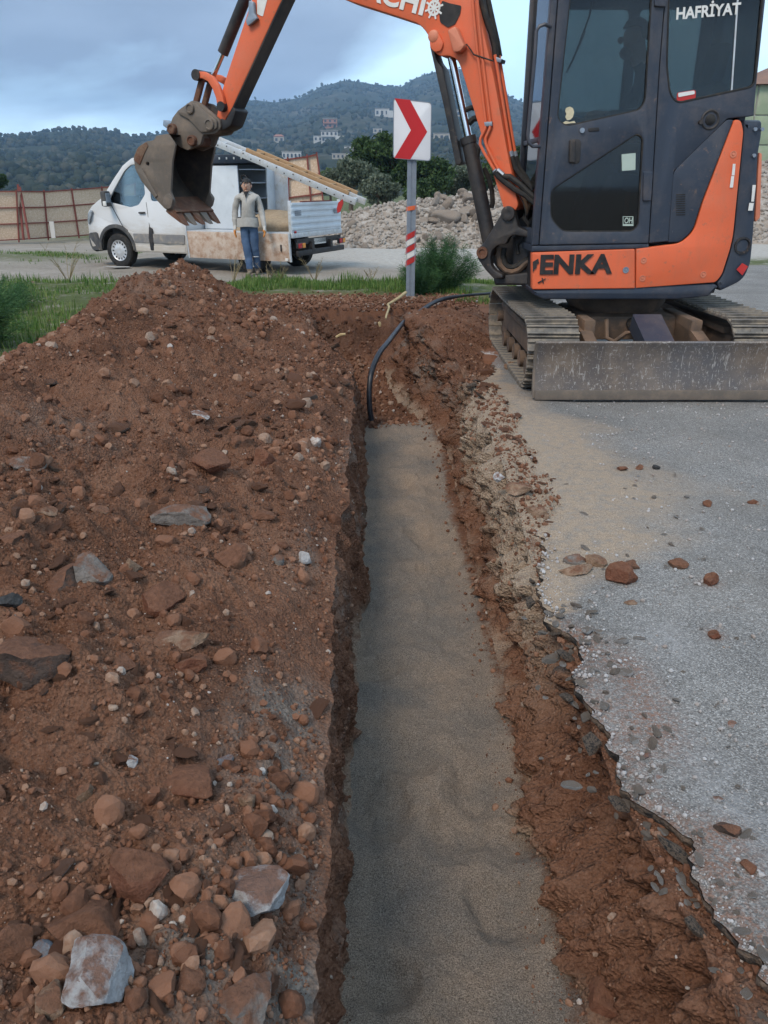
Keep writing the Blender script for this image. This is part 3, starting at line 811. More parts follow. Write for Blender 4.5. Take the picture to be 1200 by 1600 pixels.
fattr(wr.data, 'sandy', (1.25 * sstep(2.2, 3.4, YD) * sstep(7.2, 6.2, YD) * sstep(-.50, -.18, ZD) + sstep(-.50, -.60, ZD) * .8).clip(0, 1.3).ravel())
tag(wr, kind='structure')
vg = obj('soil_verge', sweep_mesh('soil_verge', XEg, YE, ZE), M['soil'], None, True)
fattr(vg.data, 'pale', (sstep(.0, .4, fbm(YE * 1.4, XEg * 2, 6, 3)) * .5 * sstep(3.2, 2.6, YE)).ravel())
fattr(vg.data, 'sandy', (1.3 * sstep(2.3, 3.4, YE) * sstep(7.3, 6.3, YE)).ravel())
tag(vg, kind='structure')

# ------------------------------------------------------------------ asphalt with its broken edge
Ya = np.concatenate([np.arange(-1.0, 0.8, 0.06), np.arange(0.8, 7.5, 0.013), np.geomspace(7.5, 17.5, 90)])
xa0 = XE(Ya)[:, None]
q = cols(110)[None] ** 2.1
Xa = xa0 + (14.0 - xa0) * q; Yb = np.broadcast_to(Ya[:, None], Xa.shape)
Za = 0.006 * fbm(Xa * 1.5, Yb * 1.5, 1, 3) + 0.0025 * fbm(Xa * 30, Yb * 30, 1, 2) - 0.012 * sstep(0.06, 0.0, Xa - xa0)
Za = Za + 0.012 * sstep(.45, .1, np.abs(Xa - xa0 - .25)) * sstep(3.2, 3.7, Yb) * sstep(6.8, 6.2, Yb)
road = obj('asphalt_road', sweep_mesh('asphalt_road', Xa, Yb, Za), M['asphalt'], None, True)
tag(road, kind='structure')
sx = np.interp(Yb, [2.6, 3.0, 3.4, 4.2, 5.0, 5.6, 6.2, 6.8, 7.4], [.0, .28, .66, .88, .78, .52, .32, .18, 0])
dsd = Xa - xa0
sandy = sstep(1.25, 0.55, dsd / np.maximum(sx, 1e-3) + 0.55 * fbm(Xa * 2.2, Yb * 1.8, 5, 4)) * (sx > 0.01)
fattr(road.data, 'sandy', sandy.ravel())
red = np.zeros_like(Xa)
for px, py, rx, ry, k in ((985, 1050, .07, .16, 1), (1020, 1130, .09, .16, 1), (1110, 910, .03, .05, 1), (1118, 990, .03, .05, 1), (1130, 1300, .06, .06, .8), (1160, 1360, .08, .06, .8), (905, 1000, .05, .1, .6), (760, 560, .2, .35, .9), (1170, 1480, .1, .08, .9)):
    blob(red, Xa, Yb, atz(px, py), rx, ry, k)
red += 0.7 * sstep(0.16, 0.0, dsd) * sstep(3.3, 2.8, Yb)
fattr(road.data, 'reddish', np.clip(red, 0, 1).ravel())
dus = np.zeros_like(Xa)
for px, py, rx, ry, k in ((1040, 1000, .10, .14, .9), (1165, 1290, .10, .16, 1.0), (1090, 1190, .10, .16, .5), (940, 1120, .06, .15, .6)):
    blob(dus, Xa, Yb, atz(px, py), rx, ry, k)
fattr(road.data, 'dusty', np.clip(dus, 0, 1).ravel())
# the black, crumbled face of the broken layer
ne = 6
se = cols(ne)[None]
Xf = xa0 - 0.003 + 0.012 * fbm(Yb[:, :ne] * 40, se * 3, 3, 3) * sstep(0, .3, se) + 0.05 * se ** 2
Zf = Za[:, :1] - 0.001 - 0.062 * se - 0.012 * se * fbm(Yb[:, :ne] * 25, 0, 4, 3)
be = obj('broken_edge', sweep_mesh('broken_edge', Xf, Yb[:, :ne], Zf), M['bitumen_edge'], road, True)

# ------------------------------------------------------------------ the wide ground sheet
def axis(c0, c1, d, far, g=1.16):
    a = list(np.arange(c0, c1, d)); s = d
    x = c1
    while x < far: a.append(x); s *= g; x += s
    a.append(far); x = c0; s = d
    b = []
    while x > -far: s *= g; x -= s; b.append(max(x, -far))
    return np.array(sorted(set(b)) + a)
gx = axis(-12, 10, 0.13, 2600); gy = axis(7.0, 36, 0.15, 2600)
GX, GY = np.meshgrid(gx, gy)
GZ = terrz(GX, GY)
low = (GX > -3.05) & (GX < np.where(GY > 7.6, 1.0, 1.25)) & (GY > -0.95) & (GY < 10.75)
GZ = np.where(low, -1.3, GZ)
GZ = GZ - 3.0 * sstep(150, 420, np.hypot(GX, GY)) 
ground = obj('ground', npmesh('ground', np.stack([GX, GY, GZ], -1).reshape(-1, 3), gridfaces(*GX.shape)), M['ground'], None, True)
tag(ground, kind='structure')
edge = 14.2 + 0.5 * fbm(GX * 0.5, 3.0, 0, 3)
gra = sstep(edge + .5, edge - .5, GY) * sstep(2.4, 1.4, GX - 0.02 * GY)
gra = np.maximum(gra, 0.8 * np.exp(-((GY - 19.8 - 0.06 * (GX + 14)) / 1.6) ** 2) * sstep(-6.0, -8.0, GX))
gra = np.maximum(gra, 0.9 * sstep(30, 36, GY) * sstep(-4, -8, GX))
gra = np.maximum(gra, np.exp(-((GY - 18.4) / .8) ** 2) * sstep(4, 6, GX))
gra = np.maximum(gra, sstep(40, 50, GY))
fattr(ground.data, 'grassy', gra.ravel())
fattr(ground.data, 'gravel', (sstep(16.2, 18.2, GY + 0.8 * fbm(GX * .4, GY * .4, 4, 3)) * sstep(-4.5, 0.5, GX) * sstep(40, 34, GY)).ravel())
fattr(ground.data, 'reddish', (np.exp(-((GX + 1.0) / 1.3) ** 2 - ((GY - 11.3) / .6) ** 2) + 0.8 * np.exp(-((GX - 1.0) / .9) ** 2 - ((GY - 10.9) / .7) ** 2) + sstep(-3.7, -3.2, GX) * sstep(11.3, 10.6, GY) * (GX < 1.5)).clip(0, 1).ravel())

# ------------------------------------------------------------------ stones and clods
def ico(sub):
    bm = bmesh.new(); bmesh.ops.create_icosphere(bm, subdivisions=sub, radius=1)
    V = np.array([v.co[:] for v in bm.verts]); F = np.array([[v.index for v in f.verts] for f in bm.faces]); bm.free()
    return V, F
ICO = {k: ico(k) for k in (1, 2, 3, 4)}
def rockify(V, seed, cuts=7, rough=0.18, flat=0.7):
    """an angular stone: a ball cut by random planes and roughened"""
    g = np.random.default_rng(seed)
    V = V.copy()
    for _ in range(cuts):
        n = g.normal(size=3); n /= np.linalg.norm(n)
        d = g.uniform(0.45, 0.85)
        h = V @ n
        V = V - np.where(h > d, h - d, 0)[:, None] * n[None]
    V = V * (1 + rough * fbm(V[:, 0] * 1.6 + seed, V[:, 1] * 1.6, V[:, 2] * 1.6, 4, 0.55))[:, None]
    V = V * np.array([1, g.uniform(.7, .95), flat])
    return V
def rots(n, tilt=None):
    a = RNG.normal(size=(n, 4)); a /= np.linalg.norm(a, axis=1)[:, None]
    w_, x, y, z = a.T
    return np.stack([1 - 2 * (y * y + z * z), 2 * (x * y - z * w_), 2 * (x * z + y * w_), 2 * (x * y + z * w_), 1 - 2 * (x * x + z * z), 2 * (y * z - x * w_), 2 * (x * z - y * w_), 2 * (y * z + x * w_), 1 - 2 * (x * x + y * y)], 1).reshape(n, 3, 3)
def scatter(name, P, Sz, sub, material, parent=None, nvar=8, seed=0, rnd=None, kind='stuff', smooth=False, flat=0.75):
    V0, F0 = ICO[sub]
    vars_ = [rockify(V0, seed + k, 4, 0.25, flat) for k in range(nvar)]
    n = len(P); k = len(V0)
    Rm = rots(n); vi = RNG.integers(0, nvar, n)
    base = np.stack(vars_)[vi]
    W = np.einsum('nij,nkj->nki', Rm, base * Sz[:, None, None]) + P[:, None, :]
    F = (F0[None] + (np.arange(n) * k)[:, None, None]).reshape(-1, 3)
    me = npmesh(name, W.reshape(-1, 3), F)
    fattr(me, 'rnd', np.repeat(rnd if rnd is not None else RNG.random(n), k))
    o = obj(name, me, material, parent, smooth)
    tag(o, kind=kind)
    return o
def pick_rows(n, lo=0.75):
    r = RNG.integers(np.searchsorted(Yr, lo), nr - 1, n)
    return Yr[r] + RNG.random(n) * (Yr[r + 1] - Yr[r])
def heap_points(n, p=1.2, ymax=10.6):
    Y = pick_rows(n); X = XL(Y) - 0.02 - (np.minimum(0.62 * Y + 0.55, 3.2)) * RNG.random(n) ** p
    k = Y < ymax
    return X[k], Y[k]
def sizes(Y, n, lo, pw, hi):
    d = np.hypot(Y, CAM_H)
    return np.minimum(lo * d * (RNG.random(n) + 1e-3) ** (-pw), hi)
X, Y = heap_points(43000)
patch = sstep(-.2, .3, fbm(X * 1.6, Y * 1.6, 9, 3))
keep = RNG.random(len(X)) < 0.45 + 0.55 * patch
X, Y = X[keep], Y[keep]
sz = sizes(Y, len(X), 0.0010, 0.42, 0.018)
P = np.stack([X, Y, heapz(X, Y) + sz * 0.25], 1)
scatter('soil_clods', P, sz, 1, M['clod'], soil_heap, 10, 50)
X, Y = heap_points(9500, 1.0)
k = RNG.random(len(X)) < 0.10 + 0.90 * sstep(.0, .4, fbm(X * 1.5, Y * 1.5, 13, 3))
X, Y = X[k], Y[k]
sz = np.minimum(0.0034 * np.hypot(Y, CAM_H) * (RNG.random(len(X)) + 2e-2) ** -0.5, 0.045)
P = np.stack([X, Y, heapz(X, Y) + sz * 0.22], 1)
scatter('small_stones', P, sz, 2, M['clod'], soil_heap, 12, 80)
# crumbs along the trench sides, the verge and the foot of the walls
n = 3800
Y = pick_rows(n); X = XRT(Y) + (XE(Y) + 0.10 - XRT(Y)) * RNG.random(n)
sz = sizes(Y, n, 0.0012, 0.5, 0.02)
k = Y < 11
scatter('verge_crumbs', np.stack([X, Y, vergez(X, Y) + sz * .3], 1)[k], sz[k], 1, M['clod'], vg, 10, 30)
n = 1500
Y = pick_rows(n); side = RNG.random(n) < 0.75
X = np.where(side, XRF(Y) - 0.14 * RNG.random(n) ** 2.2, XL(Y) + 0.05 * RNG.random(n) ** 2)
sz = sizes(Y, n, 0.0011, 0.42, 0.02)
k = (Y < 10) & (Y > 1.0)
scatter('fallen_crumbs', np.stack([X, Y, floorz(X, Y) + sz * .3], 1)[k], sz[k], 1, M['clod'], sb, 10, 31)
n = 1500
Y = RNG.uniform(7.3, 10.8, n); X = XL(Y) + (XRF(Y) - XL(Y)) * RNG.random(n)
sz = sizes(Y, n, 0.0012, 0.45, 0.04)
scatter('fallen_crumbs', np.stack([X, Y, floorz(X, Y) + sz * .3], 1), sz, 1, M['clod'], sb, 10, 36)
n = 4200
ri = RNG.integers(45, nr - 60, n); ci = RNG.integers(4, nD - 3, n)
sz = sizes(Yr[ri], n, 0.0011, 0.42, 0.02)
scatter('wall_crumbs', np.stack([XD[ri, ci], YD[ri, ci], ZD[ri, ci]], 1), sz, 1, M['clod'], wr, 10, 33)
ri = RNG.integers(45, nr - 60, 2200); ci = RNG.integers(1, nB - 3, 2200)
sz = sizes(Yr[ri], 2200, 0.0011, 0.42, 0.018)
scatter('wall_crumbs', np.stack([XB[ri, ci], YB[ri, ci], ZB[ri, ci]], 1), sz, 1, M['clod'], wl, 10, 34)
# loose grit on the asphalt
n = 3600
Y = 0.9 + 5.5 * RNG.random(n) ** 1.9; X = XE(Y) + 0.004 + np.minimum(0.5 * Y + .2, 2.2) * RNG.random(n) ** 2.4
sz = sizes(Y, n, 0.0009, 0.45, 0.012)
scatter('loose_grit', np.stack([X, Y, sz * .4], 1), sz, 1, simple('grit', (0.40, 0.40, 0.41), (0.22, 0.17, 0.14), 5, 0.9), road, 8, 35)

# single stones of the heap, each an object
ROCKS = []
for k in range(14):
    V, F = ICO[3]
    me = npmesh('stone', rockify(V, 200 + k, 13, 0.14, random.uniform(.55, .8)), F)
    me.materials.append(M['stone'])
    autosmooth(me, 24)
    ROCKS.append(me)
def stone_at(p, r, parent, sink=0.3, name='stone', mesh=None):
    o = bpy.data.objects.new(name, mesh or random.choice(ROCKS))
    org = ORG.get(parent.name, Vector()) if parent is not None else Vector()
    o.location = Vector(p) - org + Vector((0, 0, r * (0.5 - sink)))
    o.scale = (r * random.uniform(.85, 1.75), r * random.uniform(.75, 1.15), r * random.uniform(.6, 1.0))
    o.rotation_euler = (random.uniform(-.5, .5), random.uniform(-.5, .5), random.uniform(0, 6.28))
    return put(o, parent)
_mx, _my = np.arange(-5.5, 3.0, 0.025), np.arange(0.0, 12.5, 0.025)
_MX, _MY = np.meshgrid(_mx, _my, indexing='ij')
_MZ = np.where(_MX < XL(_MY), heapz(_MX, _MY, False), np.where(_MX < XRF(_MY), floorz(_MX, _MY, False), np.where(_MX < XE(_MY), vergez(_MX, _MY, False), 0.0)))
def march(px, py):
    """first point of the ground surface met along a sight line"""
    d = ray(px, py); t = np.linspace(0.6, 12.0, 2400)
    X, Y, Z = d.x * t, d.y * t, CAM_H + d.z * t
    h = _MZ[np.clip(((X + 5.5) / 0.025 + .5).astype(int), 0, len(_mx) - 1), np.clip((Y / 0.025 + .5).astype(int), 0, len(_my) - 1)]
    i = int(np.argmax(Z < h))
    return Vector((X[i], Y[i], float(h[i]))), t[i]
# loose individuals scattered over the slope, sized as they show
cnt = 0
spots = [(RNG.uniform(5, 560), 430 + 1160 * RNG.random() ** 0.75) for _ in range(120)]
clusters = [(395, 650, 55, 45), (430, 750, 40, 60), (110, 930, 100, 60), (230, 1150, 140, 80), (90, 1450, 90, 110), (300, 800, 70, 40), (330, 1500, 60, 60), (60, 780, 60, 40), (480, 600, 50, 30)]
for cx_, cy_, a_, b_ in clusters:
    spots += [(RNG.normal(cx_, a_ * .6), RNG.normal(cy_, b_ * .6)) for _ in range(34)]
random.shuffle(spots)
for px, py in spots:
    if cnt >= 295: break
    if not (2 < px < 570 and 440 < py < 1598): continue
    p, t = march(px, py)
    if p.x > XL(p.y) - 0.03 or p.y > 10.2 or p.z < 0.02: continue
    r = (RNG.uniform(5.0, 8.0) + 15 * RNG.random() ** 2.6 * (0.35 + py / 1600)) / 1200 * t
    stone_at(p, r, soil_heap, 0.40); cnt += 1
for k in range(60):                       # stones along the sandy lip of the trench and the verge
    Yk = 2.9 + 4.4 * RNG.random(); Xk = float(XRT(Yk) + (XE(Yk) + .12 - XRT(Yk)) * RNG.random())
    stone_at((Xk, Yk, float(vergez(Xk, Yk, False))), (RNG.uniform(5, 8) + 7 * RNG.random() ** 3) / 1200 * Yk * 1.05, vg, 0.4)

# named stones
def hero(px, py, wpx, hpx, mat_, label, seed, yaw=0.0, flat=0.75, cuts=9, cat='stone', rough=0.2, tilt=(0, 0), sink=0.34, z0=None):
    if z0 is None: p, t = march(px, py + hpx * 0.30)
    else:
        p = atz(px, py + hpx * 0.3, z0); t = (p - Vector((0, 0, CAM_H))).length / ray(px, py).length
    a = wpx / 2 / 1200 * t
    hgt = hpx / 2 / 1200 * t * 1.05
    V, F = ICO[4]
    V = rockify(V, 900 + seed, cuts + 4, rough * .7, 1.0)
    V /= np.abs(V).max(0)[None]
    V = V + 0.02 * fbm(V[:, 0] * 6, V[:, 1] * 6, V[:, 2] * 6 + seed, 3)[:, None] * V
    V = V * np.array([a, max(min(a, hgt * 1.3), a * 0.55), hgt * flat])
    me = npmesh('stone', V, F)
    me.polygons.foreach_set('use_smooth', [True] * len(F))
    autosmooth(me, 24)
    o = obj('stone', me, M[mat_] if isinstance(mat_, str) else mat_, None)
    o.rotation_euler = (tilt[0], tilt[1], yaw)
    o.location = p + Vector((0, 0.3 * a, hgt * (0.55 - sink)))
    tag(o, label, cat)
    return o
HEROES = [
 (395, 1395, 118, 92, 'stone_pale', 'whitish block of stone with a soil cap near the trench edge', .2, .80),
 (220, 1352, 96, 112, 'stone_red', 'large wedge-shaped reddish stone left of the whitish capped block', .5, .9),
 (140, 1522, 125, 118, 'stone_pale', 'brown stone with bluish white streaked end, bottom of the heap', -.6, .8),
 (130, 1446, 140, 62, 'stone_brown', 'long smooth brown stone lying above the white-streaked stone', .1, .8),
 (18, 1478, 66, 74, 'stone_brown', 'rounded brown stone cut by the lower left picture edge', .4, .9),
 (62, 1492, 44, 50, 'stone_blue', 'small blue-grey stone wedged beside the white-streaked stone', .3, .9),
 (50, 1032, 128, 92, 'stone_dark', 'biggest dark grey-brown boulder at the left edge of the heap', .2, .85),
 (290, 1228, 98, 52, 'stone_red', 'long red stone with pale patch, above the wedge-shaped stone', -.1, .85),
 (278, 800, 108, 58, 'stone_grey', 'flat grey slab lying across the middle of the heap slope', -.3, .7),
 (366, 866, 60, 54, 'stone_brown', 'squat brown boulder with pale base below the flat grey slab', .5, .85),
 (284, 1000, 96, 36, 'stone_tan', 'long thin tan stone lying level on the mid slope', .1, .7),
 (205, 882, 34, 42, 'stone_tan', 'small upright orange-tan stone left of the red clay lump', .4, 1.0),
 (142, 884, 66, 62, 'stone_grey', 'grey wedge-shaped stone leaning over the dark lump', -.5, .9),
 (96, 902, 68, 68, 'stone_dark', 'dark brown angular lump beside the grey wedge', .7, .9),
 (246, 932, 82, 72, 'stone_red', 'crumbly red clay lump on the mid slope', .2, .85),
 (296, 1036, 50, 38, 'stone_red', 'small red angular stone under the long thin tan stone', .4, .9),
 (386, 1552, 108, 96, 'stone_grey', 'half-buried grey slab in rubble at the bottom trench edge', .3, .6),
 (76, 1562, 60, 54, 'stone_tan', 'tan-grey stone below the white-streaked stone', -.2, .85),
 (292, 1532, 60, 64, 'stone_brown', 'brown stone between the white-streaked stone and grey slab', -.2, .85),
 (332, 722, 66, 56, 'stone_red', 'red boulder above the flat grey slab', -.7, .8),
 (312, 646, 44, 22, 'stone_pale', 'white sliver of stone high on the slope', -.5, .7),
 (378, 690, 42, 40, 'stone_brown', 'round brown cobble right of the red boulder', .2, .9),
 (412, 712, 44, 44, 'stone_red', 'round red cobble nearest the trench in the cobble cluster', .6, .9),
 (130, 1240, 38, 32, 'stone_tan', 'pale round cobble alone on fine soil, left of the long red stone', .3, .9),
 (204, 1188, 22, 22, 'stone_pale', 'small bright white stone on fine soil of the heap', .3, .9),
 (345, 1192, 44, 24, 'stone_blue', 'flat blue-grey stone just above the long red stone', .1, .6),
 (386, 1250, 28, 38, 'stone_tan', 'small upright tan stone right of the long red stone', .8, .95),
 (196, 1036, 40, 42, 'stone_dark', 'dark angular stone left of the small red stone', .3, .9),
 (12, 938, 42, 34, 'bitumen', 'black lump of broken asphalt at the left picture edge', .3, .8),
 (36, 722, 64, 34, 'stone_grey', 'grey-brown stone at left edge above the pale cobbles', .1, .8),
 (22, 838, 48, 44, 'stone_brown', 'brown stone at the left edge above the asphalt lump', .1, .8),
 (70, 800, 38, 26, 'stone_tan', 'flat tan stone near the left edge of the heap', .6, .7),
 (155, 796, 40, 20, 'stone_tan', 'pale flat chip standing left of the flat grey slab', -.5, .6),
 (408, 806, 48, 22, 'stone_brown', 'flat brown stone right of the flat grey slab', .1, .7),
 (432, 875, 24, 22, 'stone_grey', 'small grey stone on the trench shoulder', .1, .9),
 (475, 870, 26, 28, 'stone_pale', 'whitish disc of stone stuck in the trench shoulder', .1, .9),
 (210, 1520, 0, 0, None, None, 0, 0),
]
for i, (px, py, wp, hp, m_, lab, yaw, fl) in enumerate(HEROES):
    if m_ is None: continue
    hero(px, py, wp, hp, m_, lab, i, yaw, fl)
RIGHT = [
 (905, 893, 64, 24, 'stone_tan', 'long flat tan stone lying on sandy asphalt near the trench', .05, .9),
 (972, 898, 46, 44, 'stone_red', 'blocky red stone on the sandy asphalt', .3, 1.0),
 (936, 878, 44, 24, 'stone_tan', 'slanting tan stone between the flat tan and blocky red stones', -.7, .8),
 (900, 874, 42, 20, 'stone_grey', 'sandy grey stone just behind the flat tan stone', .1, .8),
 (985, 884, 34, 18, 'stone_brown', 'small brown stone behind the blocky red stone', .4, .8),
 (972, 731, 18, 14, 'stone_red', 'small red pebble on sand below the dozer blade', .2, .9),
 (1000, 730, 15, 11, 'stone_red', 'smaller orange pebble right of the small red pebble', .2, .9),
 (1026, 730, 14, 9, 'bitumen', 'tiny black crumb of asphalt right of the red pebbles', .2, .9),
 (1105, 785, 19, 17, 'stone_red', 'single red pebble alone on clean asphalt', .2, .9),
 (1178, 784, 20, 10, 'stone_red', 'flat red flake of stone at the right picture edge', .2, .8),
 (985, 942, 24, 11, 'stone_tan', 'thin tan flake below the blocky red stone', .2, .8),
 (1062, 882, 36, 18, 'stone_brown', 'low clay crumb on asphalt right of the blocky red stone', .2, .8),
 (1112, 906, 24, 26, 'stone_red', 'crumbling red soil clod on the asphalt', .2, .9),
 (1118, 990, 22, 24, 'stone_red', 'lower of two red soil clods on the asphalt', .2, .8),
 (1138, 1296, 40, 26, 'stone_dark', 'dark wet-looking clod on the asphalt at lower right', .2, .8),
 (1172, 1356, 26, 22, 'stone_red', 'red clod in the grey gravel at lower right', .2, .9),
 (1030, 1215, 16, 12, 'stone_pale', 'white chip on asphalt beside the broken edge', .2, .9),
 (1008, 1182, 18, 10, 'stone_blue', 'flat blue-grey chip above the white chip', .2, .8),
 (1145, 1133, 16, 12, 'stone_pale', 'white chip alone on asphalt at the right', .4, .9),
 (1124, 1248, 16, 14, 'stone_pale', 'pale grey pebble above the dark clod', .4, .9),
 (766, 552, 36, 18, 'stone_pale', 'pale oblong stone lying beside the excavator track', -.2, .8),
 (797, 571, 20, 18, 'stone_tan', 'tan stone touching the front of the excavator track', .2, .9),
 (838, 802, 36, 34, 'stone_tan', 'sandy round stone on the trench lip', .2, .9),
 (812, 764, 46, 30, 'stone_tan', 'broad sandy stone on the lip, behind the round one', .2, .8),
 (780, 745, 18, 18, 'stone_pale', 'white stone stuck in the sandy trench lip', .2, .9),
]
for i, (px, py, wp, hp, m_, lab, yaw, fl) in enumerate(RIGHT):
    hero(px, py, wp, hp, m_, lab, 60 + i, yaw, fl, sink=0.22)
hero(945, 1560, 62, 70, 'stone_red', 'pale-crusted red lump at the foot of the right trench wall', 97, .4, .9, z0=-.55)

# grey pebbles loosened from the broken road edge, each an object
PEB = []
for k in range(8):
    V, F = ICO[2]
    me = npmesh('pebble', rockify(V, 1500 + k, 9, .15, .7), F); me.materials.append(M['pebble']); autosmooth(me, 24); PEB.append(me)
for k in range(130):
    Yk = 1.1 + 1.7 * RNG.random() ** 1.3; Xk = float(XE(Yk)) + RNG.normal(.03, .075)
    on = Xk > float(XE(Yk))
    r = (4.5 + 8 * RNG.random() ** 2.5) / 1200 * math.hypot(Yk, CAM_H)
    stone_at((Xk, Yk, 0.0 if on else float(vergez(Xk, Yk, False))), r, road if on else vg, 0.25, 'pebble', PEB[k % 8])
for k in range(70):
    Yk = 1.2 + 3.2 * RNG.random(); Xk = float(XE(Yk)) + .08 + RNG.random() ** 1.5 * .9
    stone_at((Xk, Yk, 0.0), (3.5 + 5 * RNG.random() ** 3) / 1200 * math.hypot(Yk, CAM_H), road, 0.2, 'pebble', PEB[k % 8])

# broken slabs of asphalt that slid off the edge
SLAB = []
for k in range(4):
    V, F = ICO[3]
    V = rockify(V, 1700 + k, 14, .10, 1.0); V[:, 2] *= .38
    me = npmesh('asphalt_slab', V, F); me.materials.append(M['bitumen_edge']); autosmooth(me, 22); SLAB.append(me)
for k, (yk, dx, r) in enumerate(((1.30, -.05, .035), (1.52, -.04, .045), (1.70, -.03, .030), (1.95, -.05, .040), (2.20, -.03, .035), (2.45, -.045, .045), (2.62, .0, .028), (2.85, -.04, .035), (3.05, -.03, .03), (6.3, -.12, .07), (6.6, -.1, .06), (6.0, -.1, .05))):
    xk = float(XE(yk)) + dx
    o = stone_at((xk, yk, float(vergez(xk, yk, False)) + .01), r, road, 0.1, 'asphalt_slab', SLAB[k % 4])
    o.rotation_euler = (random.uniform(-.3, .3), random.uniform(.2, .8), random.uniform(0, 6))
# ------------------------------------------------------------------ excavator
class Plane:
    """an upright plane through O facing the camera side; outlines are surveyed on it"""
    def __init__(s, O, yaw=0.0):
        s.O = Vector(O); s.ex = Vector((math.cos(yaw), math.sin(yaw), 0)); s.ey = Vector((0, 0, 1)); s.n = s.ex.cross(s.ey)
    def t(s, pts, ox=0, oy=0, k=1.0):
        out = []
        for p in pts:
            q = atp(p[0] * k + ox, p[1] * k + oy, s.O, s.n) - s.O
            out.append(Vector((q.dot(s.ex), q.dot(s.ey))))
        return out
    def w(s, px, py, back=0.0): return atp(px, py, s.O, s.n) - s.n * back
    def p3(s, v, back=0.0): return s.O + s.ex * v[0] + s.ey * v[1] - s.n * back
    def shift(s, d):
        q = Plane(s.O - s.n * d); q.ex, q.ey, q.n = s.ex, s.ey, s.n
        return q
EXO = Vector((2.2, 7.5, 0))
EX = empty('excavator', EXO, 'orange and dark grey crawler excavator with raised boom standing on asphalt beside the trench', 'excavator')
def part(name, pl, pts, depth, mat_, bev=0.0, rad=0.0, holes=(), parent=None, front=0.0, hrad=0.02, back=0.0):
    """outline traced on plane pl, extruded backwards; front > 0 sets it proud"""
    loops = [rounded(pl.t(pts), rad)] + [rounded(pl.t(h), hrad) for h in holes]
    me = prism(name, loops, pl.O + pl.n * (front - back), pl.ex, pl.ey, depth, bev)
    return obj(name, me, M[mat_] if isinstance(mat_, str) else mat_, parent or EX)

# ---- undercarriage
def shoe_mesh():
    m = MB()
    m.box((0, 0, 0), (.42, .118, .022), bev=.004)
    m.box((0, -.035, .022), (.42, .016, .028), bev=.003)
    m.box((0, .035, .018), (.42, .012, .018), bev=.003)
    m.box((.05, .0, .012), (.05, .03, .01)); m.box((-.05, .0, .012), (.05, .03, .01))
    return m.mesh('shoe', None)
SHOE = shoe_mesh(); SHOE.materials.append(M['track'])
def track(cx, flip):
    zc, r, y0, y1 = .315, .272, 6.50, 8.40
    tr = MB()
    # frame between the rollers
    tr.box((cx, (y0 + y1) / 2, .33), (.20, y1 - y0 - .15, .20), bev=.02)
    tr.box((cx, (y0 + y1) / 2, .46), (.28, y1 - y0 - .3, .06), bev=.02)
    t = tr.build('track', M['frame_brown'], EX)
    for y in (y0, y1):
        m = MB(); m.lathe((cx, y, zc), (1, 0, 0), [(-.09, .02), (-.09, .10), (-.07, .22), (-.05, .235), (.05, .235), (.07, .22), (.09, .10), (.09, .02)], 28)
        m.cyl((cx, y, zc), (1, 0, 0), .055, .30, 16)
        m.build('idler', M['frame_brown'], t)
    for k in range(5):
        y = y0 + .28 + k * (y1 - y0 - .56) / 4
        m = MB(); m.lathe((cx, y, .125), (1, 0, 0), [(-.12, .01), (-.12, .075), (-.06, .075), (-.05, .055), (.05, .055), (.06, .075), (.12, .075), (.12, .01)], 18)
        m.build('roller', M['frame_brown'], t)
    L = y1 - y0; per = 2 * L + 2 * math.pi * r; n = 44
    for i in range(n):
        s = (i + .3) * per / n
        if s < L: p, a = (y0 + s, zc + r), 0.0
        elif s < L + math.pi * r:
            a = (s - L) / r; p = (y1 + math.sin(a) * r, zc + math.cos(a) * r)
        elif s < 2 * L + math.pi * r: p, a = (y1 - (s - L - math.pi * r), zc - r), math.pi
        else:
            a = math.pi + (s - 2 * L - math.pi * r) / r; p = (y0 + math.sin(a) * r, zc + math.cos(a) * r)
        o = bpy.data.objects.new('track_shoe', SHOE)
        o.location = Vector((cx, p[0], p[1])) - EXO
        sag = -0.012 * math.sin(math.pi * s / L) if s < L else 0
        o.location.z += sag
        o.rotation_euler = (-a, random.uniform(-.01, .01), 0)
        put(o, t)
    m = MB()
    for i in range(n):       # chain links under the shoes
        s = (i + .3) * per / n; rr = r - .035
        if s < L: p = (y0 + s, zc + rr)
        elif s < L + math.pi * r: a = (s - L) / r; p = (y1 + math.sin(a) * rr, zc + math.cos(a) * rr)
        elif s < 2 * L + math.pi * r: p = (y1 - (s - L - math.pi * r), zc - rr)
        else: a = math.pi + (s - 2 * L - math.pi * r) / r; p = (y0 + math.sin(a) * rr, zc + math.cos(a) * rr)
        m.box((cx - .06, p[0], p[1]), (.03, .12, .05)); m.box((cx + .06, p[0], p[1]), (.03, .12, .05))
    tag(m.build('chain', M['frame_brown'], t, None), kind='stuff')
track(1.37, 0); track(3.04, 1)
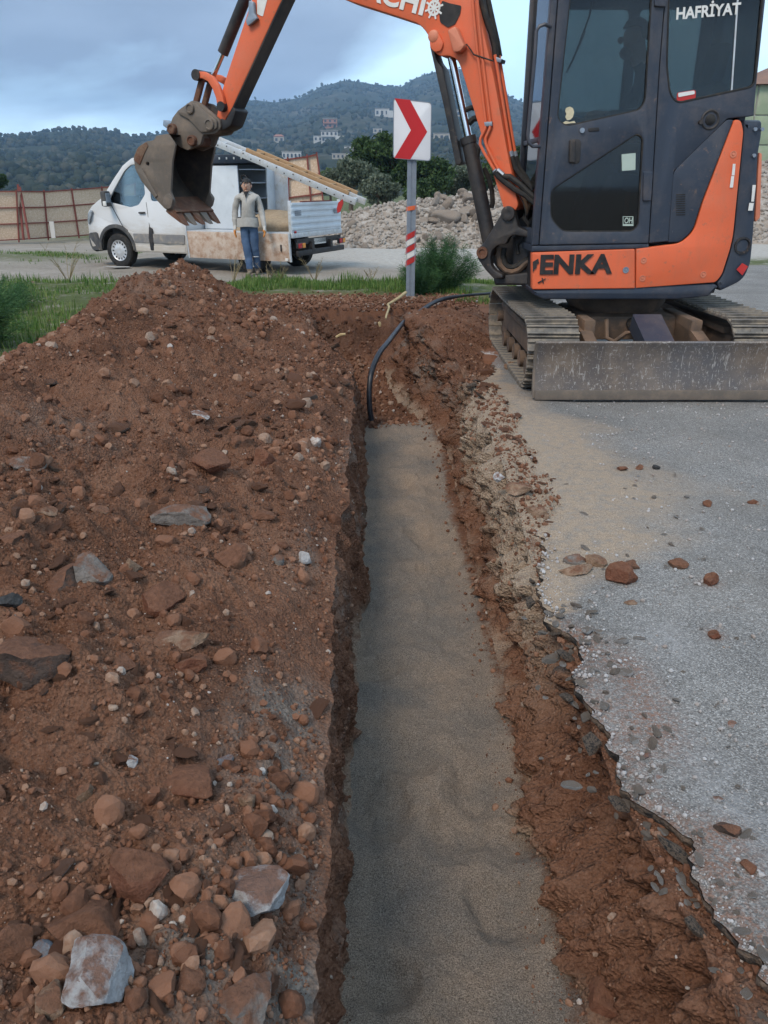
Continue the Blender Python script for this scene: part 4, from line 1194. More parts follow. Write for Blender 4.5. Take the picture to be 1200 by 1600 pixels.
# centre frame
m = MB()
m.box((2.2, 7.45, .42), (.95, .9, .22), bev=.05)
m.box((1.75, 7.0, .40), (.10, .75, .30), bev=.02); m.box((2.66, 7.0, .40), (.10, .75, .30), bev=.02)
m.box((1.60, 7.45, .36), (.32, .7, .16), bev=.03); m.box((2.80, 7.45, .36), (.32, .7, .16), bev=.03)
m.build('centre_frame', M['frame_brown'], EX)
MB().lathe((2.2, 7.55, .5), (0, 0, 1), [(0, .1), (0, .40), (.10, .46), (.17, .46), (.2, .5), (.24, .5)], 40).build('slew_ring', M['frame_brown'], EX)
for x in (1.72, 2.66):
    m = MB(); m.loft([[(x - .05, y, z) for y, z in ((6.18, .12), (6.18, .34), (6.6, .46), (7.0, .48), (7.0, .34), (6.6, .26))], [(x + .05, y, z) for y, z in ((6.18, .12), (6.18, .34), (6.6, .46), (7.0, .48), (7.0, .34), (6.6, .26))]])
    m.build('blade_arm', M['frame_brown'], EX)
m = MB(); m.loft([[(x, 6.16, .30), (x, 6.16, .42), (x, 6.62, .60), (x, 6.66, .46)] for x in (2.10, 2.34)])
m.build('blade_cylinder_cover', M['navy'], EX)
MB().tube([(2.22, 6.5, .36), (2.22, 7.1, .48)], .05, 14).build('blade_cylinder', M['black'], EX)
for k, pts in enumerate(([(1.98, 6.95, .50), (1.97, 6.85, .36), (2.02, 6.78, .34), (2.10, 6.74, .42), (2.16, 6.72, .44), (2.18, 6.7, .36)], [(2.38, 6.92, .5), (2.40, 6.82, .44), (2.42, 6.78, .36), (2.38, 6.74, .34)])):
    MB().tube(pts, .02, 8).build('hose', M['rubber'] if k else M['frame_brown'], EX)
# dozer blade: curved plate with a rolled top lip and a cutting edge
prof = [(6.02, .035), (6.035, .10), (6.055, .18), (6.065, .27), (6.06, .36), (6.045, .43), (6.03, .468), (6.045, .480), (6.085, .470), (6.095, .40), (6.10, .27), (6.09, .15), (6.07, .05)]
m = MB(); m.loft([[(x, y + .03 * ((x - 2.2) / 1.0) ** 2 * 0, z) for y, z in prof] for x in (1.205, 1.225, 2.2, 3.185, 3.205)])
m.build('dozer_blade', M['blade'], EX)
m = MB(); m.box((2.205, 6.012, .060), (2.0, .022, .075), bev=.004); bl = m.build('cutting_edge', M['steel_dirty'], EX)
for x in (1.198, 3.212):
    m = MB(); m.loft([[(x - .01, y, z) for y, z in prof], [(x + .01, y, z) for y, z in prof]]); m.build('blade_end_plate', M['steel_dirty'], EX)

# ---- upper structure
CP = Plane((0, 6.80, 0))
core = MB()
core.box((2.08, 7.68, .93), (1.58, 1.68, .40), bev=.05)
core.build('house_frame', M['black'], EX)
part('lower_rim', CP, [(833, 453), (1117, 443), (1123, 448), (1108, 463), (1058, 468), (850, 468), (836, 462)], 1.85, 'navy', .02, .01)
pl_ = part('side_cover', CP, [(831.5, 394.5), (991.5, 389), (991.5, 450.5), (831.5, 452)], .10, 'orange', .008, .01, front=.012)
pr_ = part('side_cover', CP, [(1147, 187), (1157, 188), (1161, 205), (1144, 377), (1127, 430), (1117, 441), (993.5, 450), (993.5, 389), (1063, 380), (1084, 362), (1098, 316)], .10, 'orange', .008, [.02, .03, .03, .1, .05, .02, 0, 0, .05, .06, .03], front=.012)
part('sill', CP, [(831, 384), (1014, 380.5), (1014, 388), (831, 393.5)], .9, 'navy', .01)
part('engine_cover', CP, [(1136, 186.5), (1146, 187.5), (1096, 316), (1082, 360), (1062, 378.5), (1044, 378.5), (1052, 268)], .12, 'navy', .006, [.03, .01, .02, .05, .04, .01, .05], front=.004)
cw = part('counterweight', CP, [(1162, 187), (1193, 187), (1192, 212), (1187, 240), (1184, 300), (1179, 372), (1175, 412), (1164, 438), (1126, 456), (1119, 442), (1129, 430), (1146, 377), (1162, 207)], 1.80, 'navy', .035, [.02, .03, .02, .02, .02, .05, .05, .08, .03, .02, .04, .1, .02], front=-.004)
# rest of the engine house behind the cab
m = MB(); m.box((2.62, 8.15, 1.52), (.72, .95, .95), bev=.10); m.build('engine_hood', M['orange'], EX)
part('tail_lamp_guard', CP.shift(.06), [(1186, 238), (1191, 240), (1188, 340), (1181, 347), (1180, 343)], .5, 'pale_orange', .006, .01)
CF = CP.shift(-.017)
def decal(name, pl, pts, mat_, parent=EX, rad=0.0, holes=(), th=.004, front=None):
    loops = [rounded(pl.t(pts), rad)] + [rounded(pl.t(h), rad) for h in holes]
    me = prism(name, loops, pl.O + pl.n * (th if front is None else front), pl.ex, pl.ey, th, 0.0)
    return obj(name, me, M[mat_], parent)
decal('sticker', CF, [(1145, 256), (1149, 256), (1147.5, 274), (1143, 274)], 'white_paint', pr_)
decal('sticker', CF, [(1142.5, 275), (1147, 275), (1145, 293), (1140, 293)], 'white_paint', pr_)
for px, py in ((1146, 241), (1006, 407), (1004, 435), (1099, 429), (978, 422)):
    c = CF.w(px, py)
    m = MB(); m.lathe(c + Vector((0, .004, 0)), (0, -1, 0), [(-.004, .026), (.004, .026), (.004, .020), (.000, .018), (.000, .010), (.006, .009), (.006, .0)], 18)
    m.build('bolt', M['pale_orange'] if px != 978 else M['galv'], pr_ if px > 992 else pl_)
# writing on the side: "ENKA" with the remains of one letter before it
def text_on(name, s, pl, pa, pb, hpx, mat_, parent, bold=0.03, front=.002, depth=.003):
    """writing whose baseline runs from pixel pa to pixel pb on plane pl"""
    A, B = pl.w(*pa), pl.w(*pb)
    top = pl.w(pa[0], pa[1] - hpx)
    ex = (B - A); wd = ex.length; ex.normalize()
    ey = pl.n.cross(ex)
    me = textmesh(name, s, A + pl.n * front, ex, ey, (top - A).length, depth, bold, wd)
    return obj(name, me, M[mat_], parent)
text_on('lettering', 'ENKA', CF, (843, 429), (956, 427.5), 31, 'black_print', pl_, 0.042)
decal('worn_letter', CF, [(832.5, 409), (836, 407), (841, 404), (842, 411), (839, 413), (838, 419), (835, 421), (832.5, 426)], 'black_print', pl_, front=.003)
decal('scratch', CF, [(846, 434), (848, 434), (850, 443), (848, 443)], 'black_print', pl_, front=.003); decal('scratch', CF, [(840, 441), (852, 435), (852.5, 436), (841, 443)], 'black_print', pl_, front=.0045)
CW = CP.shift(.006 - .012)
decal('sticker', CW, [(1175, 289), (1180, 289), (1177, 315), (1173, 315)], 'white_paint', cw, front=.012)
decal('sticker', CW, [(1170, 317), (1177, 317), (1175, 329), (1168, 329)], 'white_paint', cw, front=.012)
decal('warning_diamond', CW, [(1159, 411), (1168, 416), (1159, 430), (1150, 421)], 'red_print', cw, front=.012)
for px, py in ((1180, 202), (1191, 202), (1178, 243)):
    MB().cyl(CW.w(px, py), (0, 1, 0), .014, .02, 12).build('bolt', M['galv'], cw)
c = CW.w(1161, 384)
MB().lathe(c, (0, -1, 0), [(-.02, .07), (.002, .07), (.002, .055), (-.006, .05), (-.03, .045), (-.03, 0)], 20).build('tie_down_eye', M['black'], cw)

# ---- cab
cabdoor_glass_up = [(897, -66), (1021, -66), (1018, 0), (1008.5, 158), (1000, 172), (884, 198), (870, 186), (890, 0)]
cabdoor_glass_lo = [(860, 297), (996, 208), (1005, 216), (997.5, 352), (988, 362), (878, 362), (860, 341)]
rear_glass = [(1050, -66), (1195, -66), (1191, 0), (1179, 135), (1058, 161), (1047, 147), (1042, 103), (1045, 0)]
fp = part('front_pillar', CP, [(866, -78), (877, -78), (871, 0), (841.5, 383), (831.5, 383), (861, 0)], .10, 'navy', .010, front=.004)
door = part('door', CP, [(878, -78), (1043, -78), (1038, 0), (1030, 100), (1013, 380), (842.5, 383), (872, 0)], .05, 'navy', .008, .01, (cabdoor_glass_up, cabdoor_glass_lo), front=.008, hrad=[.05] * 8)
def grow(poly, d):
    c = Vector((sum(p[0] for p in poly) / len(poly), sum(p[1] for p in poly) / len(poly)))
    return [tuple(Vector(p) + (Vector(p) - c).normalized() * d) for p in poly]
part('glass', CP.shift(.012), grow(cabdoor_glass_up, 3), .006, 'glass', parent=door)
part('glass', CP.shift(.012), grow(cabdoor_glass_lo, 3), .006, 'glass_dark', parent=door)
def seal(pl, pts, parent, r=.009):
    q = rounded(pl.t(pts), .05)
    q = [pl.p3(v, .004) for v in q]; q.append(q[0])
    MB().tube(q, r, 6, False).build('window_seal', M['rubber'], parent)
seal(CP, cabdoor_glass_up, door); seal(CP, cabdoor_glass_lo, door)
crs = part('cab_side', CP, [(1044, -78), (1202, -78), (1196, 0), (1181.5, 137), (1178, 181), (1137, 185), (1053, 267), (1044, 377), (1014.5, 380), (1031.5, 100), (1039.5, 0)], .05, 'navy', .006, 0.01, (rear_glass,), hrad=[.04] * 8)
part('glass', CP.shift(.012), grow(rear_glass, 3), .006, 'glass', parent=crs)
seal(CP, rear_glass, crs)
part('glass_divider', CP.shift(.006), [(1156, -66), (1158.5, -66), (1144.5, 142), (1142, 143)], .012, 'alu', parent=crs)
part('dark_pane', CP.shift(.020), [(1157, -66), (1194, -66), (1179, 135), (1143.5, 143)], .004, 'glass_dark', parent=crs)
# fittings of the door
hp = [CP.w(px, py) for px, py in ((860, 41.5), (849, 40), (841, 43), (836.5, 50), (834, 90), (823, 212), (824, 223), (830, 229), (843, 229))]
hp = [p + Vector((0, -.05 if 0 < i < len(hp) - 1 else 0, 0)) for i, p in enumerate(hp)]
MB().tube(hp, .0135, 10).build('grab_rail', M['navy'], fp)
part('handle_recess', CP, [(889, 218), (904, 217), (908, 222), (906, 252), (902, 256), (890, 256), (888, 250)], .02, 'black', .004, .02, parent=door, front=.012)
part('door_handle', CP, [(889, 219), (898, 218), (897, 254), (888, 255)], .03, 'black', .008, .012, parent=door, front=.035)
MB().cyl(CP.w(909, 204) + Vector((0, -.012, 0)), (0, 1, 0), .019, .02, 18).build('lock', M['galv'], door)
part('latch_plate', CP, [(919, 200), (936, 199), (936, 205), (919, 206)], .02, 'black', .004, .01, parent=door, front=.014)
part('hinge', CP, [(1004, 268), (1019, 268), (1016, 314), (1003, 314)], .03, 'navy', .008, .01, parent=door, front=.03)
part('hinge', CP, [(1021, -4), (1040, -4), (1038, 12), (1021, 11)], .03, 'navy', .008, .01, parent=door, front=.03)
part('paper_notice', CP, [(971.5, 241), (993.5, 239), (993, 265.5), (972, 267)], .003, 'pale_paper', parent=door, front=-.004)
gl = CP.shift(.009)
decal('sticker_frame', gl, [(973, 338), (989.5, 338), (989.5, 353), (973, 353)], 'pale_paper', door, holes=([(974, 339), (988.5, 339), (988.5, 350), (974, 350)],), th=.003)
text_on('lettering', 'OH', gl, (975, 349), (987.5, 349), 9, 'pale_paper', door, 0.02)
decal('portrait_sticker', gl, [(884, 169), (890, 166.5), (895, 169), (897, 175), (895, 183), (891, 187), (886, 188), (883, 183), (885, 178), (883, 174)], 'cream_print', door, .006)
decal('signature_sticker', gl, [(879, 192), (884, 189), (890, 190.5), (897, 189), (899.5, 192), (893, 192.5), (886, 193.5), (880, 194.5)], 'cream_print', door)
decal('round_sticker', gl, [(1058, 145), (1085, 140.5), (1087, 143), (1086.5, 154), (1060, 160), (1057, 157)], 'red_print', crs, .01)
decal('sticker_band', gl, [(1059, 145.5), (1084.5, 141.5), (1085.5, 147), (1059.5, 152)], 'white_paint', crs, .01, front=.0075)
text_on('lettering', 'HAFRİYAT', CP.shift(.006), (1056, 31), (1156, 22.5), 25, 'white_paint', crs, 0.03)
c = CP.w(1110, 187)
MB().lathe(c, (0, -1, 0), [(-.02, .075), (.004, .075), (.008, .066), (.004, .056), (-.012, .052), (-.02, .0)], 24).build('fuel_cap', M['black'], crs)
MB().lathe(c + Vector((.0, -.0, 0)), (0, -1, 0), [(-.012, .045), (.006, .04), (.012, .03), (.012, 0)], 18).build('fuel_cap_plug', M['rubber'], crs)
MB().cyl(CP.w(1094, 191) + Vector((0, -.01, 0)), (0, 1, 0), .016, .03, 12).build('cap_latch', M['black'], crs)
for k in range(10):
    y = 303.5 + k * 3.5
    part('vent_slot', CP, [(1056, y), (1070.5, y - .4), (1070, y + 1.2), (1055.5, y + 1.6)], .01, 'black_print', front=.0075)
# cab shell behind the near side
XF, XB_, YN, YFc, Z0c, Z1c = 1.262, 2.86, 6.86, 7.78, 1.14, 3.14
FP = Plane((0, YFc, 0))
def rect(x0, x1, z0, z1): return [Vector((x0, z0)), Vector((x1, z0)), Vector((x1, z1)), Vector((x0, z1))]
me = prism('cab_far_side', [rect(XF, XB_, Z0c, Z1c), rounded(rect(XF + .10, XF + .86, 1.55, 3.0), .05), rounded(rect(XF + .95, XB_ - .10, 1.85, 3.0), .05)], (0, YFc, 0), (1, 0, 0), (0, 0, 1), .05, .006)
fs = obj('cab_far_side', me, M['navy'], EX)
obj('glass', prism('glass', [rect(XF + .08, XB_ - .08, 1.53, 3.02)], (0, YFc + .02, 0), (1, 0, 0), (0, 0, 1), .006), M['glass'], fs)
m = MB(); m.box(((XF + XB_) / 2 + .01, (YN + YFc) / 2, Z1c + .03), (XB_ - XF + .06, YFc - YN + .16, .08), bev=.03); m.build('cab_roof', M['navy'], EX)
m = MB()
m.box((XF + .02, YFc - .03, 2.1), (.07, .05, 1.95), bev=.01); m.box((XF + .02, (YN + YFc) / 2, 1.20), (.06, .86, .12), bev=.01); m.box((XF + .02, (YN + YFc) / 2, 1.95), (.04, .86, .04), bev=.01)
fr = m.build('cab_front_frame', M['navy'], EX)
m = MB(); m.box((XF + .02, (YN + YFc) / 2 + .02, 2.15), (.006, .83, 1.8)); m.build('glass', M['glass_van'], fr)
m = MB(); m.box((XB_, (YN + YFc) / 2, 1.55), (.05, .88, .80), bev=.01); m.box((XB_, YFc - .05, 2.5), (.05, .06, 1.2)); m.box((XB_, YN + .03, 2.5), (.05, .03, 1.2)); rw = m.build('cab_back', M['navy'], EX)
m = MB(); m.box((XB_, (YN + YFc) / 2, 2.5), (.006, .80, 1.1)); m.build('glass', M['glass'], rw)
m = MB(); m.box((2.05, 7.32, 1.16), (1.5, .86, .04)); m.build('cab_floor', M['interior'], EX)
# seat, consoles and levers
m = MB(); m.box((2.40, 7.30, 1.62), (.52, .50, .14), bev=.05); m.box((2.42, 7.30, 1.40), (.40, .42, .34), bev=.03)
st = m.build('seat', M['seat'], EX)
m = MB(); m.box((2.68, 7.30, 2.02), (.13, .50, .72), Matrix.Rotation(R(8), 3, 'Y'), bev=.06); m.build('backrest', M['seat'], st)
m = MB(); m.box((2.74, 7.30, 2.52), (.11, .30, .30), Matrix.Rotation(R(8), 3, 'Y'), bev=.05); m.build('headrest', M['seat'], st)
for y in (7.0, 7.60):
    m = MB(); m.box((2.18, y, 1.80), (.52, .14, .24), bev=.04); m.box((1.92, y, 1.86), (.12, .12, .20), bev=.03); m.tube([(1.86, y, 1.95), (1.82, y, 2.06), (1.80, y, 2.14)], [.016, .016, .028], 8)
    m.build('lever_console', M['interior'], EX)
m = MB(); m.tube([(1.48, 7.2, 1.18), (1.46, 7.2, 1.7), (1.44, 7.2, 2.2)], .012, 6); m.tube([(1.48, 7.42, 1.18), (1.46, 7.42, 1.7), (1.44, 7.42, 2.15)], .012, 6)
m.build('travel_lever', M['interior'], EX)
m = MB(); m.box((1.47, 7.6, 2.02), (.09, .16, .22), bev=.02); m.build('monitor', M['interior'], EX)
MB().tube([(1.60, 6.93, 3.0), (1.58, 6.93, 2.8), (1.50, 6.94, 2.55), (1.44, 6.94, 2.42), (1.48, 6.94, 2.5), (1.56, 6.94, 2.7)], .008, 6).build('cable', M['rubber'], EX)
m = MB(); m.box((1.80, 7.12, 2.085), (.42, .10, .03), bev=.01); m.build('armrest', M['interior'], EX)

# ---- boom, stick and bucket in their own upright plane, swung away from the viewer
BP = Plane((1.10, 7.25, 0), -R(25))
TH_B = .27
boom_pts = [(788, 330), (720, 106), (714, 93), (702, 87), (687, 88), (674, 78), (670, 56), (656, 37.5), (600, 19), (543, 1), (478, -26), (452, -44), (448, -78), (476, -96), (600, -80), (680, -58), (722, -34), (742, -4), (757, 56), (772, 120), (790, 222), (810, 322), (800, 336)]
boom = part('boom', BP, boom_pts, TH_B, 'orange', .012, [.02, .05, .03, .03, .03, .04, .05, .06, .1, .05, .1, .1, .1, .1, .2, .15, .15, .15, .2, .2, .1, .03, .03])
NB = BP.shift(-.003)
text_on('lettering', 'HITACHI', NB, (508, -19), (660, 25), 34, 'white_paint', boom, 0.03, front=.001)
# ship's wheel emblem
c2 = NB.t([(678.5, 12.5)])[0]; rr = .058
loop = []
me_loops = [[c2 + Vector((math.cos(a), math.sin(a))) * rr for a in np.linspace(0, 2 * math.pi, 29)[:-1]], [c2 + Vector((math.cos(a), math.sin(a))) * rr * .68 for a in np.linspace(0, 2 * math.pi, 29)[:-1]]]
wheel = obj('wheel_emblem', prism('wheel_emblem', me_loops, NB.O + NB.n * .004, NB.ex, NB.ey, .004), M['white_paint'], boom)
m = MB()
for k in range(8):
    a = k * math.pi / 4 + .2; d = Vector((math.cos(a), math.sin(a)))
    A, B = NB.p3(c2 + d * rr * .15, -.0045), NB.p3(c2 + d * rr * 1.42, -.0045)
    u = (B - A).normalized(); v = NB.n.cross(u) * .008
    m.face([A - v, B - v * .9, B + v * .9, A + v])
m.build('wheel_spokes', M['white_paint'], wheel, None)
obj('wheel_hub', prism('wheel_hub', [[c2 + Vector((math.cos(a), math.sin(a))) * rr * .3 for a in np.linspace(0, 2 * math.pi, 15)[:-1]]], NB.O + NB.n * .006, NB.ex, NB.ey, .003), M['white_paint'], wheel)
# plain dark shield where the boom carries an emblem
decal('shield_sticker', NB, [(691, 1), (702, 5), (721, 9), (719, 22), (711, 38), (700, 43), (688, 35), (686, 18)], 'black_print', boom, .012)
# pin of the boom cylinder and its lug
MB().lathe(BP.w(678, 57), BP.n, [(-.32, .05), (.0, .05), (.022, .045), (.03, .03), (.03, 0)], 20).build('lug_pin', M['pale_orange'], boom)
part('lug_plate', BP, [(672, 58), (678, 50), (686, 52), (694, 68), (690, 80), (680, 82), (673, 74)], .03, 'orange', .006, .02, parent=boom, front=.02)
part('work_lamp', BP, [(704.5, 50), (717, 43.5), (731, 74), (724, 83), (714, 84)], .09, 'pale_orange', .012, .015, parent=boom, front=.09)
# steel oil lines along the boom
def line(name, pts, r, mat_, off, parent, pl=BP, n=8):
    return MB().tube([pl.w(px, py) + pl.n * off for px, py in pts], r, n).build(name, M[mat_], parent)
for d in (0, 7):
    line('oil_line', [(738 + d, -20), (742 + d, 30), (748 + d, 90), (757 + d, 165), (760.5 + d, 192), (759.5 + d, 201), (752 + d * 1.1, 216), (751 + d * 1.3, 225), (757 + d * 1.3, 238), (769 + d, 258), (775 + d, 268)], .0125, 'orange', .018, boom)
part('line_clamp', BP, [(758, 191), (770, 190), (770.5, 197), (759, 198)], .03, 'galv', .004, parent=boom, front=.03)
for d in (0, 8):
    line('hose', [(775 + d * .6, 268), (781 + d, 276), (790 + d, 284 - d), (806 + d, 296 - d), (824, 306 - d), (842, 322 - d)], .024, 'rubber', .03, EX)
    line('hose_fitting', [(774 + d * .6, 266), (780 + d, 274)], .022, 'galv', .03, EX)
BK = BP.shift(TH_B)     # far face of the boom
line('hose', [(742, -30), (752, 20), (763, 48), (768, 70), (770, 90)], .030, 'rubber', -.10, boom)
line('hose', [(748, -30), (760, 25), (768, 60), (772, 84)], .022, 'rubber', -.16, boom)
for k, (o1, o2) in enumerate(((-.06, 0), (-.12, 3))):
    line('oil_line', [(770 + o2, 84), (776 + o2, 120), (790 + o2, 205), (797 + o2, 246)], .014, 'orange', o1, boom)
    line('hose', [(797 + o2, 244), (802 + o2, 262), (812 + o2, 276), (826, 292 + k * 6), (842, 312 + k * 6)], .022, 'rubber', o1, EX)
    line('hose_fitting', [(795 + o2, 236), (800 + o2, 256)], .020, 'galv', o1, EX)
part('hose_clamp', BP.shift(.05), [(773, 88), (784, 92), (782, 98), (773, 96)], .12, 'galv', .004, parent=boom)
line('cable', [(724, 76), (731, 70), (737, 78), (742, 86), (760, 92), (772, 96)], .006, 'rubber', .03, boom)
# cylinder under the boom
line('cylinder_rod', [(697, 86), (726, 222)], .034, 'chrome', -.13, EX, n=16)
cyl = line('boom_cylinder', [(724, 214), (759, 384)], .066, 'black', -.13, EX, n=20)
line('cylinder_gland', [(723.5, 213), (726, 224)], .073, 'black', -.13, cyl, n=20)
part('rod_guard', BP.shift(.05), [(671, 70), (677, 76), (683, 96), (691, 106), (721, 255), (712, 259), (694, 170)], .16, 'black', .006, .02)
line('hose', [(744, 262), (752, 278), (757, 300), (758, 318), (756, 326)], .022, 'rubber', -.22, EX)
line('hose', [(719, 170), (728, 166), (737, 167)], .022, 'rubber', -.14, EX); line('hose', [(722, 192), (730, 184), (741, 181)], .026, 'rubber', -.16, EX)
line('hose', [(735, 225), (741, 232), (739, 244)], .020, 'rubber', -.12, EX)
# swing bracket at the boom foot
brk = part('swing_bracket', BP, [(787, 331), (791, 325), (799, 323), (805, 327), (812, 354), (830, 362), (834, 372), (806, 367), (798, 370), (793, 381), (779, 383), (771, 391), (768.5, 402), (770, 414), (776, 422), (788, 428), (788, 434), (774, 435), (760, 420), (749, 404), (747, 394), (750, 387), (759, 379)], .09, 'black', .012, .02, front=.05)
obj('swing_bracket', prism('swing_bracket', [rounded(BP.t([(787, 331), (791, 325), (799, 323), (805, 327), (812, 354), (832, 362), (834, 440), (774, 437), (749, 404), (750, 387), (759, 379)]), .02)], BP.O - BP.n * .26, BP.ex, BP.ey, .07, .01), M['black'], EX)
MB().lathe(BP.w(797, 333), BP.n, [(-.32, .05), (.055, .05), (.06, .06), (.075, .06), (.08, .04), (.075, .02), (.075, 0)], 22).build('boom_foot_pin', M['black'], brk)
MB().lathe(BP.w(756.5, 394), BP.n, [(-.32, .045), (.052, .045), (.055, .052), (.066, .052), (.066, .03), (.055, .028), (.055, 0)], 22).build('cylinder_pin', M['rust'], brk)
part('swing_base', BP.shift(.03), [(770, 432), (838, 424), (850, 446), (772, 446)], .5, 'black', .02, .02)
part('swing_post', BP.shift(.10), [(800, 366), (850, 360), (850, 446), (800, 440)], .40, 'black', .03, .03)
for d, rr_ in ((0, .030), (7, .026)):
    line('hose', [(777 + d, 388), (775 + d, 400), (778 + d, 414), (786 + d * .7, 423 - d * .6), (797 + d * .3, 426 - d), (808, 422 - d), (818, 412 - d * .6), (834, 402 - d * .6)], rr_, 'frame_brown' if d == 0 else 'rubber', -.08, EX)
line('hose', [(812, 340), (822, 352), (818, 366), (803, 384), (805, 398)], .02, 'rubber', -.10, EX)
line('hose', [(806, 300), (812, 318), (818, 340), (826, 352), (838, 346)], .018, 'frame_brown', -.18, EX)
line('cable', [(812, 306), (818, 318), (822, 332), (820, 346)], .005, 'rubber', .0, EX)
# stick
SP = BP.shift(.035)
stick = part('stick', SP, [(437, -128), (500, -118), (498, -100), (438, 4), (361.5, 171), (350, 190), (338, 184), (344, 152), (350, 130), (393, 0)], .20, 'orange', .010, [.05, .05, .03, .05, .02, .03, .03, .02, .05, .05])
A, B = SP.t([(439.5, 2), (363, 169)])
dirn = (B - A).normalized(); nn = Vector((-dirn.y, dirn.x))
m = MB()
a3, b3 = SP.p3(A - dirn * .55, .10), SP.p3(B, .10)
ax = (b3 - a3).normalized(); side = SP.n.cross(ax)
m.loft([[p + side * s1 + SP.n * s2 for s1, s2 in ((-.006, -.094), (-.006, .094), (.006, .094), (.006, -.094))] for p in (a3, b3)])
up_ = m.build('black_underside', M['black'], stick)  # thin black strip laid over the stick's orange underside, turning that face dark
part('stick_end', SP.shift(-.01), [(363, 166), (369, 172), (360, 197), (348, 204), (338, 200), (345, 184), (352, 188)], .22, 'black', .012, .02)
part('grease_bracket', SP, [(393, 2), (400, 4), (401, 22), (406, 30), (398, 37), (391, 42), (388, 34), (392, 24)], .04, 'galv', .004, .01, parent=stick, front=.045)
decal('white_patch', SP, [(402, -14), (421, -14), (411, 26), (402, 22)], 'white_paint', stick, .01)
# bucket cylinder, links
MB().tube([SP.w(392, -52) - SP.n * .1, SP.w(338.5, 81) - SP.n * .1], .054, 18).build('bucket_cylinder', M['black'], EX)
MB().tube([SP.w(339, 80) - SP.n * .1, SP.w(323, 118) - SP.n * .1], .026, 14).build('cylinder_rod', M['chrome'], EX)
def chain_prism(name, pts, wpx, depth, mat_, back):
    L_, R_ = [], []
    for i, p in enumerate(pts):
        a = Vector(pts[max(i - 1, 0)]); b = Vector(pts[min(i + 1, len(pts) - 1)])
        d = (b - a).normalized(); nn = Vector((-d.y, d.x)) * wpx / 2
        L_.append(Vector(p) + nn); R_.append(Vector(p) - nn)
    return part(name, SP, [tuple(v) for v in L_ + R_[::-1]], depth, mat_, .008, .01, back=back)
def cross_pin(name, px, py, f, b, r, mat_):
    c = SP.w(px, py)
    return MB().tube([c + SP.n * f, c - SP.n * b], r, 16).build(name, M[mat_], EX)
for bk in (-.05, .20):
    chain_prism('guide_link', [(313, 118), (322, 118), (333, 124), (341, 136), (347, 152), (350, 168)], 11, .045, 'orange', bk)
cross_pin('link_pin', 311, 118, .06, .26, .05, 'black')
cross_pin('link_pin', 350, 167, .06, .26, .045, 'black')
for bk in (.0, .14):
    chain_prism('bucket_link', [(315, 120), (303, 166)], 8, .04, 'rust', bk)
# quick coupler
cpl_pts = [(278, 172), (299, 157), (309, 159), (330, 176), (343, 187), (345, 199), (337, 209), (317, 211), (313, 226), (293, 235), (279, 229), (262, 206), (269, 184)]
CPn = SP.shift(-.035)
coup = part('quick_coupler', CPn, cpl_pts, .045, 'steel_dirty', .008, .02)
part('coupler_plate', CPn, cpl_pts, .045, 'steel_dirty', .008, .02, parent=coup, back=.23)
part('coupler_plate', CPn, [(279, 174), (299, 160), (308, 162), (341, 189), (341, 200), (333, 206), (316, 207), (296, 186), (281, 178)], .03, 'steel_dirty', .008, .02, parent=coup, front=.025)
part('coupler_block', CPn.shift(.05), [(272, 196), (296, 196), (312, 215), (306, 228), (290, 230)], .17, 'steel_dirty', .01, .01, parent=coup)
for px, py, r_ in ((300, 170, .052), (330, 195, .058), (271, 202, .052), (302, 220, .052)):
    MB().lathe(CPn.w(px, py), CPn.n, [(-.30, r_), (.03, r_), (.045, r_ * .92), (.05, r_ * .7), (.04, r_ * .55), (.04, 0)], 20).build('coupler_pin', M['rust'] if py > 200 else M['steel_dirty'], coup)
part('coupler_latch', CPn.shift(.02), [(255, 187), (265, 191), (266, 203), (259, 200), (254, 196)], .12, 'galv', .008, .01, parent=coup)
# bucket
KP = SP.shift(-.24)
W_B = .68
side_pts = [(262, 209), (274, 226), (269, 252), (266.5, 300), (272, 314), (268, 328), (258, 327), (243, 311), (221.5, 284), (211, 264), (208.5, 245), (215, 230), (228, 221), (240, 219), (244, 212)]
holec = [(230.5 + 2.6 * math.cos(a), 256 + 3.2 * math.sin(a)) for a in np.linspace(0, 2 * math.pi, 13)[:-1]]
bucket = part('bucket', KP, side_pts, .028, 'steel_dirty', .004, .02, (holec,), hrad=0)
part('bucket_side', KP, side_pts, .028, 'steel_dirty', .004, .02, parent=bucket, back=W_B - .028)
back = KP.t([(262, 209), (244, 212), (240, 219), (228, 221), (215, 230), (208.5, 245), (211, 264), (221.5, 284), (243, 311), (258, 327)])
back = [Vector(v) for v in back]
dense = []
for i in range(len(back) - 1):
    for k in range(4):
        t_ = k / 4
        p0, p1, p2, p3 = back[max(i - 1, 0)], back[i], back[i + 1], back[min(i + 2, len(back) - 1)]
        dense.append(0.5 * ((2 * p1) + (p2 - p0) * t_ + (2 * p0 - 5 * p1 + 4 * p2 - p3) * t_ ** 2 + (3 * p1 - p0 - 3 * p2 + p3) * t_ ** 3))
dense.append(back[-1])
bm = bmesh.new()
nW = 15; holes_ = []
cent = sum(dense, Vector((0, 0))) / len(dense)
grid_o, grid_i = [], []
for v in dense:
    inn = v + (cent - v).normalized() * .02
    grid_o.append([bm.verts.new(KP.p3(v, .02 + (W_B - .04) * k / (nW - 1))) for k in range(nW)])
    grid_i.append([bm.verts.new(KP.p3(inn, .02 + (W_B - .04) * k / (nW - 1))) for k in range(nW)])
hr, hk = 17, 5
